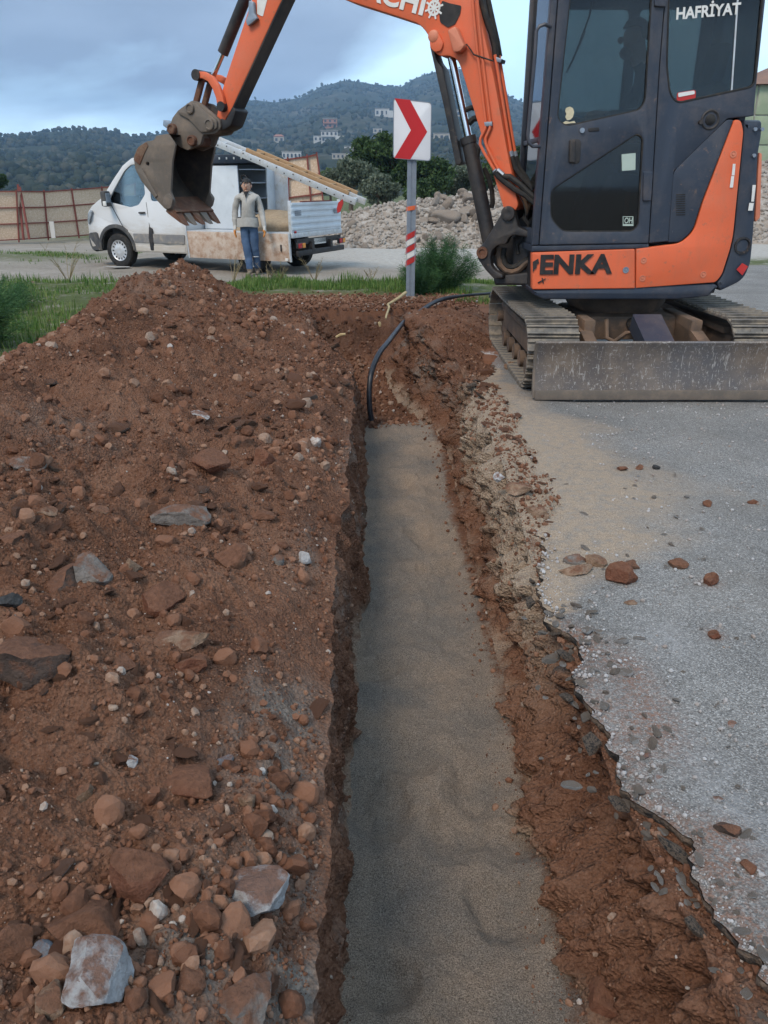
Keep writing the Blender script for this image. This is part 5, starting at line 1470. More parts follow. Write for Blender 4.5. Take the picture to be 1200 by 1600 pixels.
for i in range(len(dense) - 1):
    for k in range(nW - 1):
        if i in (hr, hr + 1) and k == hk: continue
        bm.faces.new((grid_o[i][k], grid_o[i][k + 1], grid_o[i + 1][k + 1], grid_o[i + 1][k]))
        f = bm.faces.new((grid_i[i][k], grid_i[i + 1][k], grid_i[i + 1][k + 1], grid_i[i][k + 1])); f.material_index = 1
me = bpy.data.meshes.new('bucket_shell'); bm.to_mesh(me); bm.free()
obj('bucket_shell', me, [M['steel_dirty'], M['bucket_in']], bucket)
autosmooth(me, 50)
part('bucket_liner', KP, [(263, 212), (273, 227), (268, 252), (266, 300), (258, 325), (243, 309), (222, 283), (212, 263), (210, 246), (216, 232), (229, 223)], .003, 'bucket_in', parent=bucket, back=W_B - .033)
part('wear_strip', KP, [(214, 266), (222, 262), (232, 280), (247, 306), (243, 309), (222, 282)], .02, 'steel_dirty', .004, .01, parent=bucket, front=.012)
part('heel_plate', KP, [(209, 250), (216, 231), (229, 222), (232, 228), (226, 240), (219, 258)], .02, 'rust', .004, .01, parent=bucket, front=.008)
part('side_cutter', KP, [(258, 306), (266, 302), (272, 311), (269, 325), (263, 327), (255, 319)], .04, 'steel_dirty', .008, .02, parent=bucket, front=.02)
part('side_cutter', KP, [(258, 306), (266, 302), (272, 311), (269, 325), (263, 327), (255, 319)], .04, 'steel_dirty', .008, .02, parent=bucket, back=W_B - .02)
# lip and teeth
lip = part('lip_plate', KP, [(243, 311), (247, 308), (274, 331), (272, 336), (258, 328)], W_B - .04, 'rust', .004, .004, parent=bucket, back=.02)
tp = KP.t([(262, 322), (269, 328), (287, 353), (279, 348), (257, 330)])
for k in range(5):
    b_ = .01 + k * (W_B - .13) / 4
    m = MB()
    rings = []
    for w0, w1, sc in ((b_ + .0, b_ + .0, 1),):
        pass
    L0 = [KP.p3(tp[0], b_ + .01), KP.p3(tp[0], b_ + .10), KP.p3(tp[4], b_ + .10), KP.p3(tp[4], b_ + .01)]
    L1 = [KP.p3(tp[1], b_ + .0), KP.p3(tp[1], b_ + .11), KP.p3(tp[4] * .8 + tp[3] * .2, b_ + .11), KP.p3(tp[4] * .8 + tp[3] * .2, b_ + .0)]
    tip = tp[2]
    L2 = [KP.p3(tp[1] * .35 + tip * .65, b_ + .012), KP.p3(tp[1] * .35 + tip * .65, b_ + .098), KP.p3(tp[3], b_ + .098), KP.p3(tp[3], b_ + .012)]
    L3 = [KP.p3(tip, b_ + .025), KP.p3(tip, b_ + .085), KP.p3(tip * .9 + tp[3] * .1, b_ + .085), KP.p3(tip * .9 + tp[3] * .1, b_ + .025)]
    m.loft([L0, L1, L2, L3])
    m.build('tooth', M['steel_dirty'] if k % 2 else M['rust'], bucket)
# ------------------------------------------------------------------ people
def build_person(root, joints, edges, zones, body_mats, root_i=0, name='body'):
    """one continuous skinned body; zones give each bone its material index"""
    me = bpy.data.meshes.new('skeleton')
    me.from_pydata([j[0] for j in joints], edges, [])
    o = bpy.data.objects.new('skeleton', me); COL.objects.link(o)
    md = o.modifiers.new('skin', 'SKIN'); md.use_smooth_shade = True; md.branch_smoothing = 0.3
    for i, j in enumerate(joints):
        r = j[1]
        me.skin_vertices[0].data[i].radius = r if isinstance(r, tuple) else (r, r)
        me.skin_vertices[0].data[i].use_root = (i == root_i)
    sb_ = o.modifiers.new('sub', 'SUBSURF'); sb_.levels = 2; sb_.render_levels = 2
    dg = bpy.context.evaluated_depsgraph_get()
    out = bpy.data.meshes.new_from_object(o.evaluated_get(dg))
    bpy.data.objects.remove(o); bpy.data.meshes.remove(me)
    J = np.array([j[0] for j in joints], float)
    cen = np.array([p.center[:] for p in out.polygons])
    best = np.full(len(cen), 9e9); idx = np.zeros(len(cen), int)
    for (a, b), z in zip(edges, zones):
        A, B = J[a], J[b]; d = B - A
        t = np.clip(((cen - A) @ d) / max(d @ d, 1e-9), 0, 1)
        dist = np.linalg.norm(cen - (A + t[:, None] * d), axis=1)
        k = dist < best
        best[k] = dist[k]; idx[k] = z
    co = np.array([v.co[:] for v in out.vertices])       # folds in the cloth
    nn = np.array([v.normal[:] for v in out.vertices])
    hz_ = J[:, 2].max()
    fold = fbm(co[:, 0] * 9, co[:, 1] * 9, co[:, 2] * 13, 3) * .016 * (co[:, 2] < hz_ - .26) * (co[:, 2] > J[:, 2].min() + .10)
    out.vertices.foreach_set('co', (co + nn * fold[:, None]).astype(np.float32).ravel())
    out.materials.clear()
    ob = obj(name, out, [M[m_] for m_ in body_mats], root)
    out.polygons.foreach_set('material_index', idx.astype(np.int32))
    out.polygons.foreach_set('use_smooth', [True] * len(out.polygons))
    return ob
def ball(c, r, sub=3):
    V, F = ICO[sub]
    return npmesh('ball', V * np.array(r) + np.array(c), F)

def worker():
    base = at(394, 432, 15.35); base.z = float(terrz(base.x, base.y))
    root = empty('person', base, 'man in light grey fleece, blue jeans and work gloves standing by the lowered dropside', 'person')
    k = 1.74 / 1.78
    def P3(x, y, z):
        if z > 1.545: z -= .035
        return (base.x + x * k, base.y + y * k, base.z + z * k)
    J, E, Z = [], [], []
    def add(x, y, z, r): J.append((P3(x, y, z), tuple(q * k for q in r) if isinstance(r, tuple) else r * k)); return len(J) - 1
    def bone(a, b, z): E.append((a, b)); Z.append(z)
    # 0 fleece 1 jeans 2 boot 3 skin 4 glove white 5 glove orange
    pel = add(-.025, 0, .97, (.160, .120)); belly = add(0, 0, 1.10, (.185, .14)); chest = add(.018, .0, 1.30, (.205, .145)); top = add(.02, .015, 1.43, (.13, .10))
    bone(pel, belly, 0); bone(belly, chest, 0); bone(chest, top, 0)
    nk = add(.012, .0, 1.52, (.062, .062)); bone(top, nk, 0)
    hd0 = add(.005, -.012, 1.585, (.076, .086)); bone(nk, hd0, 3)
    hd1 = add(.005, -.012, 1.66, (.086, .104)); bone(hd0, hd1, 3)
    hd2 = add(.005, -.005, 1.735, (.072, .090)); bone(hd1, hd2, 3)
    for s in (-1, 1):
        sh = add(s * .185, .02, 1.415, .075); bone(top, sh, 0)
        sw = -.05 if s > 0 else .015
        el = add(s * .255, .035 + sw * .3, 1.16, .062); bone(sh, el, 0)
        fo = add(s * (.285 if s > 0 else .262), -.02 + sw, 1.02, .056); bone(el, fo, 0)
        wr_ = add(s * (.315 if s > 0 else .262), -.06 + sw * 1.6, .905, .045); bone(fo, wr_, 0)
        hx_, hy_ = (.322, -.155) if s > 0 else (.262, -.05)
        pa = add(s * hx_, hy_ - .015, .855, (.036, .048)); bone(wr_, pa, 4)
        kn = add(s * hx_, hy_ - .025, .810, (.032, .048)); bone(pa, kn, 4)
        for q, (dy, ln) in enumerate(((-.030, .070), (-.010, .082), (.010, .078), (.030, .062))):
            f1 = add(s * hx_, hy_ - .025 + dy, .785 - .002 * q, .013); bone(kn, f1, 5)
            f2 = add(s * (hx_ - .008), hy_ - .032 + dy * 1.1, .785 - ln * .55, .012); bone(f1, f2, 5)
            f3 = add(s * (hx_ - .022), hy_ - .036 + dy * 1.1, .785 - ln, .0085); bone(f2, f3, 5)
        t1 = add(s * (hx_ - .012), hy_ - .055, .845, .012); bone(pa, t1, 4)
        t2 = add(s * (hx_ - .022), hy_ - .070, .812, .010); bone(t1, t2, 5)
    for s, kx, ax_, ay in ((-1, -.055, -.02, -.10), (1, .085, .095, .12)):
        hp_ = add(s * .088, 0, .90, (.112, .112)); bone(pel, hp_, 1)
        th = add(s * .090 + (kx - s * .09) * .3, -.015, .70, .098); bone(hp_, th, 1)
        kn = add(kx, -.03 + ay * .3, .50, .080); bone(th, kn, 1)
        ca = add((kx + ax_) / 2, ay * .6 + .015, .33, .078); bone(kn, ca, 1)
        an = add(ax_, ay, .13, .070); bone(ca, an, 1)
        he = add(ax_, ay, .065, .048); bone(an, he, 2)
        to = add(ax_ + s * .012, ay - .10, .045, (.045, .038)); bone(he, to, 2)
        te = add(ax_ + s * .018, ay - .165, .038, (.038, .030)); bone(to, te, 2)
    build_person(root, J, E, Z, ['fleece', 'jeans', 'boot', 'skin', 'glove_white', 'glove_orange'])
    hx, hy, hz = .005, -.008, 1.655
    def sm(name, c, r, mat_, sub=3, par=root):
        o = obj(name, ball(P3(*c), [q * k for q in r], sub), M[mat_], par); o.data.polygons.foreach_set('use_smooth', [True] * len(o.data.polygons)); return o
    # hair: a cap over the top and back of the head with an uneven fringe
    V, F = ICO[4]
    keep_ = (V[:, 2] > .22 + .12 * np.sin(V[:, 0] * 9)) | ((V[:, 1] > .05) & (V[:, 2] > -.35)) | ((np.abs(V[:, 0]) > .86) & (V[:, 2] > -.05) & (V[:, 1] > -.25))
    Vh = V * (np.array([.093, .112, .116]) * k) * (1 + .07 * fbm(V[:, 0] * 5, V[:, 1] * 5, V[:, 2] * 5, 3))[:, None] + np.array(P3(hx, hy + .006, 1.675))
    Fk = F[keep_[F].all(1)]
    obj('hair', npmesh('hair', Vh, Fk), M['hair'], root, True)
    for s in (-1, 1):
        sm('ear', (hx + s * .088, .0, 1.645), (.012, .022, .030), 'skin')
        sm('eye', (hx + s * .031, -.102, 1.665), (.013, .008, .007), 'white_paint'); sm('iris', (hx + s * .031, -.109, 1.665), (.006, .004, .006), 'hair')
        sm('eyebrow', (hx + s * .032, -.105, 1.688), (.020, .008, .005), 'hair')
    sm('nose', (hx, -.116, 1.640), (.013, .020, .026), 'skin'); sm('mouth', (hx, -.100, 1.602), (.024, .008, .006), 'pale_orange')
    sm('chin', (hx, -.075, 1.565), (.030, .024, .018), 'skin')
    # collar, zip opening, dark shirt, hem and hood folds
    m = MB(); pts = [P3(.088 * math.cos(a), .012 + .085 * math.sin(a), 1.485 + .02 * math.sin(a)) for a in np.linspace(-1.1, math.pi + 1.1, 22)]
    m.tube(pts, [.022 * k] * len(pts), 8); m.build('collar', M['fleece'], root)
    m = MB(); rings_ = [[P3(-.018 + (.208 + b_) * math.cos(a), -.004 + (.172 + b_) * math.sin(a), z_ + .008 * math.sin(3 * a)) for a in np.linspace(0, 2 * math.pi, 29)[:-1]] for z_, b_ in ((1.06, -.012), (1.0, .0), (.93, .006), (.895, .004), (.895, -.02))]
    m.loft(rings_, True, False); m.build('jacket_hem', M['fleece'], root)
    m = MB(); m.loft([[P3(-.048, -.085, 1.515), P3(.048, -.085, 1.515), P3(.0, -.130, 1.40)], [P3(-.046, -.09, 1.515), P3(.046, -.09, 1.515), P3(.0, -.139, 1.40)]]); m.build('shirt', M['dark_cloth'], root)
    m = MB(); m.tube([P3(0, -.139, 1.40), P3(0, -.146, 1.33)], .004, 6); m.build('zip', M['galv'], root)
    for s in (-1, 1):
        c = [(-.072, -.02 + .02), (.078, .05 + .0)][s > 0]
    m = MB()
    for cx, cy in ((-.062, .0), (.076, .06)):
        m2 = MB(); pts = [P3(cx + .072 * math.cos(a), cy + .072 * math.sin(a), .345) for a in np.linspace(0, 2 * math.pi, 17)]
        m2.tube(pts, .010, 6, False); m2.build('reflective_band', M['alu'], root)
    m.bm.free()
worker()

def operator():
    root = empty('person', (2.40, 7.30, 1.69), 'operator in dark clothes seated behind the cab glass of the excavator', 'person')
    J, E, Z = [], [], []
    def add(x, y, z, r): J.append(((x - .13, y, z), r)); return len(J) - 1
    def bone(a, b, z): E.append((a, b)); Z.append(z)
    Y0 = 7.30
    pel = add(2.46, Y0, 1.82, (.15, .12)); be = add(2.45, Y0, 2.0, (.16, .13)); ch = add(2.40, Y0, 2.25, (.18, .14)); tp_ = add(2.33, Y0, 2.42, (.13, .10)); nk = add(2.26, Y0, 2.53, .065)
    bone(pel, be, 0); bone(be, ch, 0); bone(ch, tp_, 0); bone(tp_, nk, 0)
    h0 = add(2.20, Y0, 2.62, .085); h1 = add(2.17, Y0, 2.71, .100); h2 = add(2.18, Y0, 2.80, .085); bone(nk, h0, 1); bone(h0, h1, 1); bone(h1, h2, 1)
    for s in (-1, 1):
        sh = add(2.34, Y0 + s * .19, 2.40, .075); el = add(2.22, Y0 + s * .26, 2.14, .055); ha = add(1.95, Y0 + s * .28, 2.12, .040); hn = add(1.86, Y0 + s * .29, 2.12, .038)
        bone(tp_, sh, 0); bone(sh, el, 0); bone(el, ha, 0); bone(ha, hn, 1)
        for q in range(4):
            f1 = add(1.82, Y0 + s * .29 + (q - 1.5) * .004 + .0, 2.145 - q * .022, .0105); f2 = add(1.785, Y0 + s * .275, 2.14 - q * .022, .0095); f3 = add(1.79, Y0 + s * .25, 2.14 - q * .022, .009)
            bone(hn, f1, 1); bone(f1, f2, 1); bone(f2, f3, 1)
        hp_ = add(2.44, Y0 + s * .10, 1.79, .10); kn = add(2.02, Y0 + s * .14, 1.80, .075); an = add(1.86, Y0 + s * .14, 1.36, .055); he = add(1.86, Y0 + s * .14, 1.26, .05); to = add(1.70, Y0 + s * .14, 1.23, .042)
        bone(pel, hp_, 0); bone(hp_, kn, 0); bone(kn, an, 0); bone(an, he, 0); bone(he, to, 0)
    build_person(root, J, E, Z, ['dark_cloth', 'skin'])
    V, F = ICO[4]
    keep_ = (V[:, 2] > .30) | ((V[:, 0] > .05) & (V[:, 2] > -.35))
    obj('hair', npmesh('hair', V * np.array([.115, .10, .125]) * (1 + .08 * fbm(V[:, 0] * 5, V[:, 1] * 5, V[:, 2] * 5, 3))[:, None] + np.array((2.055, Y0, 2.735)), F[keep_[F].all(1)]), M['hair'], root, True)
    obj('beard', ball((1.995, Y0, 2.605), (.055, .06, .05)), M['hair'], root, True)
    obj('nose', ball((1.938, Y0, 2.695), (.026, .016, .026)), M['skin'], root, True)
    obj('ear', ball((2.06, Y0 - .098, 2.70), (.022, .012, .032)), M['skin'], root, True)
operator()

# ------------------------------------------------------------------ pickup van with a tipper bed
VAN_C, VAN_ROT = Vector((-1.72, 15.30, 0)), math.atan2(.41, -.91)
VAN_C.z = -0.01
VAN = empty('van', VAN_C, 'white double-cab tipper van with a lowered dirty dropside parked on the dirt road', 'van')
VAN.rotation_euler.z = VAN_ROT
ORG[VAN.name] = Vector()            # its parts are written in its own axes: x forward, y to its left, z up
YC_ = -1.0
def vshape(me):
    co = np.array([v.co[:] for v in me.vertices]).reshape(-1, 3)
    f = 1 - .085 * np.clip(co[:, 2] - 1.15, 0, 2) - .30 * (np.clip(co[:, 0] - 4.5, 0, 1) / .72) ** 2.2 * np.clip(.35 + co[:, 2] * 0 + .4, 0, 1)
    co[:, 1] = YC_ + (co[:, 1] - YC_) * f
    me.vertices.foreach_set('co', co.astype(np.float32).ravel()); me.update()
    return me
def varc(cx, cz, r, a0, a1, n=14): return [Vector((cx + r * math.cos(a), cz + r * math.sin(a))) for a in np.linspace(a0, a1, n)]
ARCH = varc(4.27, .36, .44, math.pi * .98, math.pi * .02)
prof_low = [Vector((2.46, .34))] + [Vector((3.80, .34))] + ARCH + [Vector((4.74, .34)), Vector((5.10, .40)), Vector((5.20, .62)), Vector((5.17, .92)), Vector((5.05, 1.10)), Vector((4.86, 1.22)), Vector((4.50, 1.40)), Vector((4.22, 1.70)), Vector((3.93, 1.98)), Vector((3.70, 2.11)), Vector((3.45, 2.15)), Vector((2.46, 2.13))]
win1 = [(4.36, 1.30), (4.24, 1.48), (3.90, 1.87), (3.72, 1.99), (3.44, 2.01), (3.40, 1.45), (3.58, 1.25), (3.80, 1.20)]
win2 = [(3.26, 1.32), (3.28, 2.0), (2.62, 1.99), (2.62, 1.32)]
def vprism(name, loops, y, depth, mat_, bev=.01, parent=VAN, shape=True):
    # frame facing the near side (+y): ex = -x so that ex x ez = +y
    lp = [[Vector((-p[0], p[1])) for p in l] for l in loops]
    me = prism(name, lp, (0, y, 0), (-1, 0, 0), (0, 0, 1), depth, bev)
    if shape:
        bm = bmesh.new(); bm.from_mesh(me); bm.to_mesh(me); bm.free(); vshape(me)
    return obj(name, me, M[mat_] if isinstance(mat_, str) else mat_, parent)
cab_side = None
for y, nm_ in ((0.0, 'body_side'), (-1.95, 'body_side')):
    bs = vprism(nm_, [prof_low, rounded(win1, .05), rounded(win2, .05)], y, .05, 'van', .012)
    vprism('window', [rounded([(4.38, 1.28), (3.9, 1.9), (3.7, 2.03), (3.42, 2.04), (3.36, 1.45), (3.56, 1.22), (3.80, 1.17)], .04)], y - .02, .006, 'glass_van', 0, bs)
    vprism('window', [rounded([(3.28, 1.3), (3.30, 2.02), (2.6, 2.01), (2.6, 1.3)], .04)], y - .02, .006, 'glass_van', 0, bs)
    if y == 0.0: cab_side = bs
def ribbon(name, pts, mat_, y0=-.03, y1=-1.97, n=9, parent=VAN, smooth=True):
    rows = []
    for x, z in pts:
        rows.append([(x, y0 + (y1 - y0) * k / (n - 1), z + .015 * (1 - (2 * k / (n - 1) - 1) ** 2)) for k in range(n)])
    V = np.array(rows).reshape(-1, 3)
    me = npmesh(name, V, gridfaces(len(pts), n)); vshape(me)
    o = obj(name, me, M[mat_], parent, smooth); return o
ribbon('bonnet', [(5.17, .92), (5.13, 1.02), (5.05, 1.10), (4.86, 1.22), (4.66, 1.325), (4.52, 1.395)], 'van')
ribbon('windscreen', [(4.515, 1.40), (4.36, 1.56), (4.22, 1.70), (4.06, 1.86), (3.92, 1.985)], 'glass_van')
ribbon('roof', [(3.92, 1.99), (3.80, 2.06), (3.70, 2.11), (3.45, 2.15), (3.0, 2.15), (2.46, 2.13)], 'van')
ribbon('cab_back', [(2.46, 2.12), (2.46, 1.2), (2.46, .36)], 'van', smooth=False)
ribbon('front_panel', [(5.17, .93), (5.20, .80), (5.20, .64)], 'black')
b_ = ribbon('bumper', [(5.205, .66), (5.235, .56), (5.21, .44), (5.10, .32), (4.95, .30)], 'van_plastic')
vprism('bumper_corner', [rounded([(4.72, .34), (5.08, .33), (5.22, .45), (5.23, .64), (5.10, .68), (4.84, .70), (4.74, .52)], .05)], .012, .06, 'van_plastic', .01)
vprism('wheel_arch_trim', [[Vector(p) for p in varc(4.27, .36, .51, math.pi * 1.0, 0.0, 18)] + [Vector(p) for p in varc(4.27, .36, .435, 0.0, math.pi * 1.0, 18)]], .016, .05, 'van_plastic', .006)
vprism('headlamp', [rounded([(4.92, 1.14), (5.08, 1.06), (5.16, .92), (5.12, .84), (4.98, .98), (4.88, 1.10)], .03)], .012, .05, 'lamp_glass', .008)
vprism('side_moulding', [rounded([(2.50, .52), (3.78, .52), (3.80, .70), (2.50, .70)], .02)], .012, .03, 'van_stripe', .006)
vprism('lower_sill', [rounded([(2.50, .36), (3.80, .36), (3.80, .47), (2.50, .47)], .01)], .008, .03, 'van', .006)
for pts in ([(3.335, .50), (3.345, .50), (3.385, 1.3), (3.375, 1.3)], [(2.55, .50), (2.56, .50), (2.56, 2.0), (2.55, 2.0)], [(4.02, .78), (4.03, .78), (4.31, 1.25), (4.30, 1.25)]):
    vprism('door_seam', [pts], .0035, .012, 'black', 0)
vprism('door_handle', [rounded([(3.42, 1.085), (3.58, 1.085), (3.58, 1.115), (3.42, 1.12)], .01)], .03, .03, 'black', .006)
vprism('door_handle', [rounded([(2.66, 1.085), (2.80, 1.085), (2.80, 1.115), (2.66, 1.12)], .01)], .03, .03, 'black', .006)
vprism('door_damage', [rounded([(3.30, .38), (3.38, .38), (3.40, .62), (3.36, .84), (3.28, .80), (3.28, .58)], .02)], .014, .02, 'black', .004)
mi = MB(); mi.box((4.32, .10, 1.36), (.13, .17, .30), bev=.04); mi.box((4.33, .0, 1.27), (.05, .12, .06), bev=.02); mo = mi.build('mirror', M['van_plastic'], VAN)
mi = MB(); mi.box((4.252, .10, 1.38), (.008, .13, .18)); mi.build('mirror_glass', M['lamp_glass'], mo)
mi = MB(); mi.box((4.28, .19, 1.27), (.08, .03, .09), bev=.012); mi.build('indicator', M['white_paint'], mo)
mi = MB(); mi.box((3.5, YC_, .75), (1.9, 1.75, .5)); mi.box((3.95, YC_, 1.14), (.45, 1.7, .18), bev=.06); mi.build('cab_interior', M['interior'], VAN)
for y in (-.45, -1.35):
    mi = MB(); mi.box((3.25, y, 1.12), (.5, .5, .14), bev=.05); mi.box((3.04, y, 1.46), (.13, .48, .62), Matrix.Rotation(R(-10), 3, 'Y'), bev=.05); mi.box((2.98, y, 1.84), (.09, .26, .17), bev=.04); mi.build('front_seat', M['seat'], VAN)
mi = MB(); mi.tube([Vector((3.72, -.45, 1.38)) + Vector((.07 * math.sin(a), .19 * math.cos(a), .17 * math.sin(a))) for a in np.linspace(0, 2 * math.pi, 25)], .016, 8, False); mi.tube([(3.95, -.45, 1.2), (3.72, -.45, 1.38)], .03, 8); mi.box((3.72, -.45, 1.38), (.03, .3, .04)); mi.build('steering_wheel', M['black'], VAN)
def van_wheel(x, y, s):
    m = MB(); m.lathe((x, y, .345), (0, s, 0), [(-.11, .22), (-.11, .31), (-.08, .345), (.07, .345), (.10, .32), (.11, .28), (.10, .215), (.08, .21)], 36)
    wv = m.build('wheel', M['rubber'], VAN)
    m = MB(); m.lathe((x, y, .345), (0, s, 0), [(.085, .215), (.10, .205), (.085, .185), (.082, .13), (.10, .09), (.105, .05), (.10, 0)], 36); m.build('rim', M['alu'], wv)
    for k in range(14):
        a = k * 2 * math.pi / 14; c = Vector((x + .165 * math.cos(a), y + s * .086, .345 + .165 * math.sin(a)))
        mm = MB(); mm.box(c, (.042, .012, .026), Matrix.Rotation(-a, 3, 'Y'), bev=.003); mm.build('rim_slot', M['black'], wv)
van_wheel(4.27, -.14, 1); van_wheel(4.27, -1.86, -1); van_wheel(.98, -.16, 1); van_wheel(.98, -1.84, -1)
# chassis and bed
m = MB(); m.box((1.6, -.62, .52), (3.4, .09, .18)); m.box((1.6, -1.38, .52), (3.4, .09, .18)); m.cyl((.98, -1, .345), (0, 1, 0), .07, 1.6, 14); m.box((.98, -1, .345), (.3, .34, .3), bev=.1); m.box((2.0, -.40, .48), (.7, .35, .28), bev=.05); m.build('chassis', M['black'], VAN)
m = MB(); m.box((1.19, -1.0, .74), (2.40, 2.04, .09), bev=.01); m.build('bed_floor', M['alu'], VAN)
tg = MB(); tg.box((.02, -1.0, 1.05), (.035, 2.02, .52), bev=.008)
for z in (.86, .97, 1.08, 1.19, 1.29): tg.box((.0, -1.0, z), (.022, 1.98, .055), bev=.008)
TG = tg.build('tailgate', M['alu_panel'], VAN)
for y in (-.22, -1.78):
    for q in range(3):
        m = MB(); m.box((-.017, y, 1.10 + q * .035), (.01, .22, .022)); m.build('tailgate_vent', M['galv'], TG)
m = MB(); m.box((.02, -1.0, 1.325), (.05, 1.2, .03), bev=.008); m.build('tailgate_top', M['red_steel'], TG)
m = MB(); m.box((.04, -.01, 1.04), (.06, .05, .62), bev=.01); m.build('corner_post', M['alu'], VAN)
m = MB(); m.box((.04, -1.99, 1.04), (.06, .05, .62), bev=.01); m.build('corner_post', M['alu'], VAN)
# far dropside up, near dropside hanging open
m = MB(); m.box((1.22, -2.0, 1.02), (2.32, .03, .46), bev=.006); m.build('dropside', M['alu_panel'], VAN)
ds = MB(); ds.box((1.21, .045, .525), (2.34, .028, .50), Matrix.Rotation(R(-4), 3, 'X'), bev=.006)
DS = ds.build('dropside', M['dropside'], VAN); tag(DS, 'soil-stained near dropside hanging open')
m = MB(); m.box((.035, .05, .525), (.03, .04, .51), Matrix.Rotation(R(-4), 3, 'X')); m.box((2.385, .05, .525), (.03, .04, .51), Matrix.Rotation(R(-4), 3, 'X')); m.box((1.2, .035, .775), (2.36, .03, .03)); m.build('dropside_edge', M['alu'], DS)
m = MB(); m.box((.22, .066, .52), (.03, .02, .12), bev=.005); m.build('latch', M['black'], DS)
m = MB(); m.box((.10, .075, .315), (.06, .02, .05), bev=.005); m.build('latch', M['white_paint'], DS)
# under-run bar and lamps
m = MB(); m.box((-.06, -1.0, .42), (.07, 1.9, .10), bev=.015); m.box((.1, -.6, .5), (.3, .06, .12)); m.box((.1, -1.4, .5), (.3, .06, .12)); m.build('rear_bar', M['black'], VAN)
m = MB(); m.box((-.02, -1.0, .62), (.04, 1.8, .10)); m.build('number_plate_bar', M['black'], VAN)
for y, mt in ((-.16, 'lamp_red'), (-1.84, 'lamp_red')):
    m = MB(); m.box((-.08, y, .56), (.06, .28, .11), bev=.015); L_ = m.build('rear_lamp', M['black'], VAN)
    m = MB(); m.box((-.113, y + .07, .56), (.01, .12, .085), bev=.003); m.build('red_lens', M['lamp_red'], L_)
    m = MB(); m.box((-.113, y - .07, .56), (.01, .10, .085), bev=.003); m.build('amber_lens', M['lamp_amber'], L_)
m = MB(); m.box((-.035, -1.0, .60), (.01, .50, .11), bev=.003); m.build('number_plate', M['white_paint'], VAN)
m = MB(); m.box((-.01, -.10, .80), (.02, .06, .04), bev=.005); m.build('marker_lamp', M['lamp_red'], VAN)
# sand load
V, F = ICO[4]
kp = V[:, 2] > -.05
Vs = V * np.array([.80, .80, .40]) * (1 + .25 * fbm(V[:, 0] * 2, V[:, 1] * 2, V[:, 2] * 2, 4))[:, None] + np.array([.98, -1.02, .74])
so_ = obj('sand_load', npmesh('sand_load', Vs, F[kp[F].all(1)]), M['load_sand'], None, True)
so_.location = VAN_C; so_.rotation_euler.z = VAN_ROT
tag(so_, 'heap of tan sand in the open bed of the white van', 'sand')
# tool cabinet on the bed behind the cab
CB = empty('tool_cabinet', VAN_C, 'tall pale grey metal tool cabinet with open door on the van bed', 'cabinet'); CB.rotation_euler.z = VAN_ROT; ORG[CB.name] = Vector()
x0, x1, y0, y1, z0, z1 = 1.20, 2.40, -1.42, -.60, .79, 2.02
m = MB(); m.box(((x0 + x1) / 2, y0, (z0 + z1) / 2), (x1 - x0, .03, z1 - z0)); m.box((x1, (y0 + y1) / 2, (z0 + z1) / 2), (.03, y1 - y0, z1 - z0)); m.box(((x0 + x1) / 2, (y0 + y1) / 2, z0), (x1 - x0, y1 - y0, .03)); m.build('shell', M['alu_panel'], CB)
m = MB(); m.box(((x0 + x1) / 2 + .16, y1, (z0 + z1) / 2 - .02), (x1 - x0 - .34, .035, z1 - z0 - .06), bev=.008); m.build('front_panel', M['alu_panel'], CB)
m = MB(); m.box(((x0 + x1) / 2 + .02, (y0 + y1) / 2, z1 + .07), (x1 - x0 + .04, y1 - y0 + .08, .16), bev=.02); tpb = m.build('top_box', M['navy'], CB)
for k in range(6):
    m = MB(); m.box((x0 + .2 + k * .17, y1 + .045, z1 + .08), (.03, .01, .04), bev=.004); m.build('bolt', M['white_paint'], tpb)
m = MB(); m.box((x0 - .01, y0 + .16, (z0 + z1) / 2), (.035, .34, z1 - z0), bev=.006); m.build('end_panel', M['alu_panel'], CB)
m = MB(); m.box((x0 - .15, y0 + .02, (z0 + z1) / 2), (.30, .035, z1 - z0 - .06), Matrix.Rotation(R(12), 3, 'Z'), bev=.006); m.build('open_door', M['alu'], CB)
for z in (1.1, 1.38, 1.66, 1.9):
    m = MB(); m.box((x0 + .25, (y0 + y1) / 2, z), (.48, y1 - y0 - .06, .018)); m.build('shelf', M['galv'], CB)
for i, (x, z, r_) in enumerate(((1.32, 1.46, .07), (1.45, 1.75, .06), (1.34, 1.18, .06))):
    MB().tube([Vector((x, -.68, z)) + Vector((r_ * math.cos(a), .01 * a / 6, r_ * math.sin(a) * .8)) for a in np.linspace(0, 9, 30)], .014, 6).build('coiled_hose', M['rubber'], CB)
# ladders leaning from tailgate to cab roof
def ladder(name, A, B, wv, rail, mat_, label, nr_, rw_=.03):
    A, B = Vector(A), Vector(B); d = (B - A).normalized(); side = Vector((.41, .91, 0)).normalized()
    up = d.cross(side).normalized()
    if up.z < 0: up = -up
    rt = empty(name, A, label, 'ladder')
    rot = Matrix((d, side, up)).transposed()
    for s in (0, 1):
        m = MB(); m.box((A + B) / 2 + side * wv * s, ((B - A).length, rw_, rail), rot, bev=.006); r_ = m.build('rail', M[mat_], rt)
        if mat_ == 'alu' and s == 0:
            for k in range(nr_ * 2):
                c = A + (B - A) * ((k + .5) / (nr_ * 2)) + up * (.025 if k % 2 else -.02) - side * .017
                MB().cyl(c, side, .012, .008, 10).build('rung_end', M['black'], r_)
    for k in range(nr_):
        c = A + (B - A) * ((k + .5) / nr_)
        MB().cyl(c + side * wv / 2, side, .018, wv, 8).build('rung', M[mat_], rt)
    return rt
la, lb = at(556, 316, 15.75), at(322, 217, 16.35)
ladder('ladder', la, lb, .42, .12, 'alu', 'aluminium ladder sloping from the van tailgate up over its cab', 9)
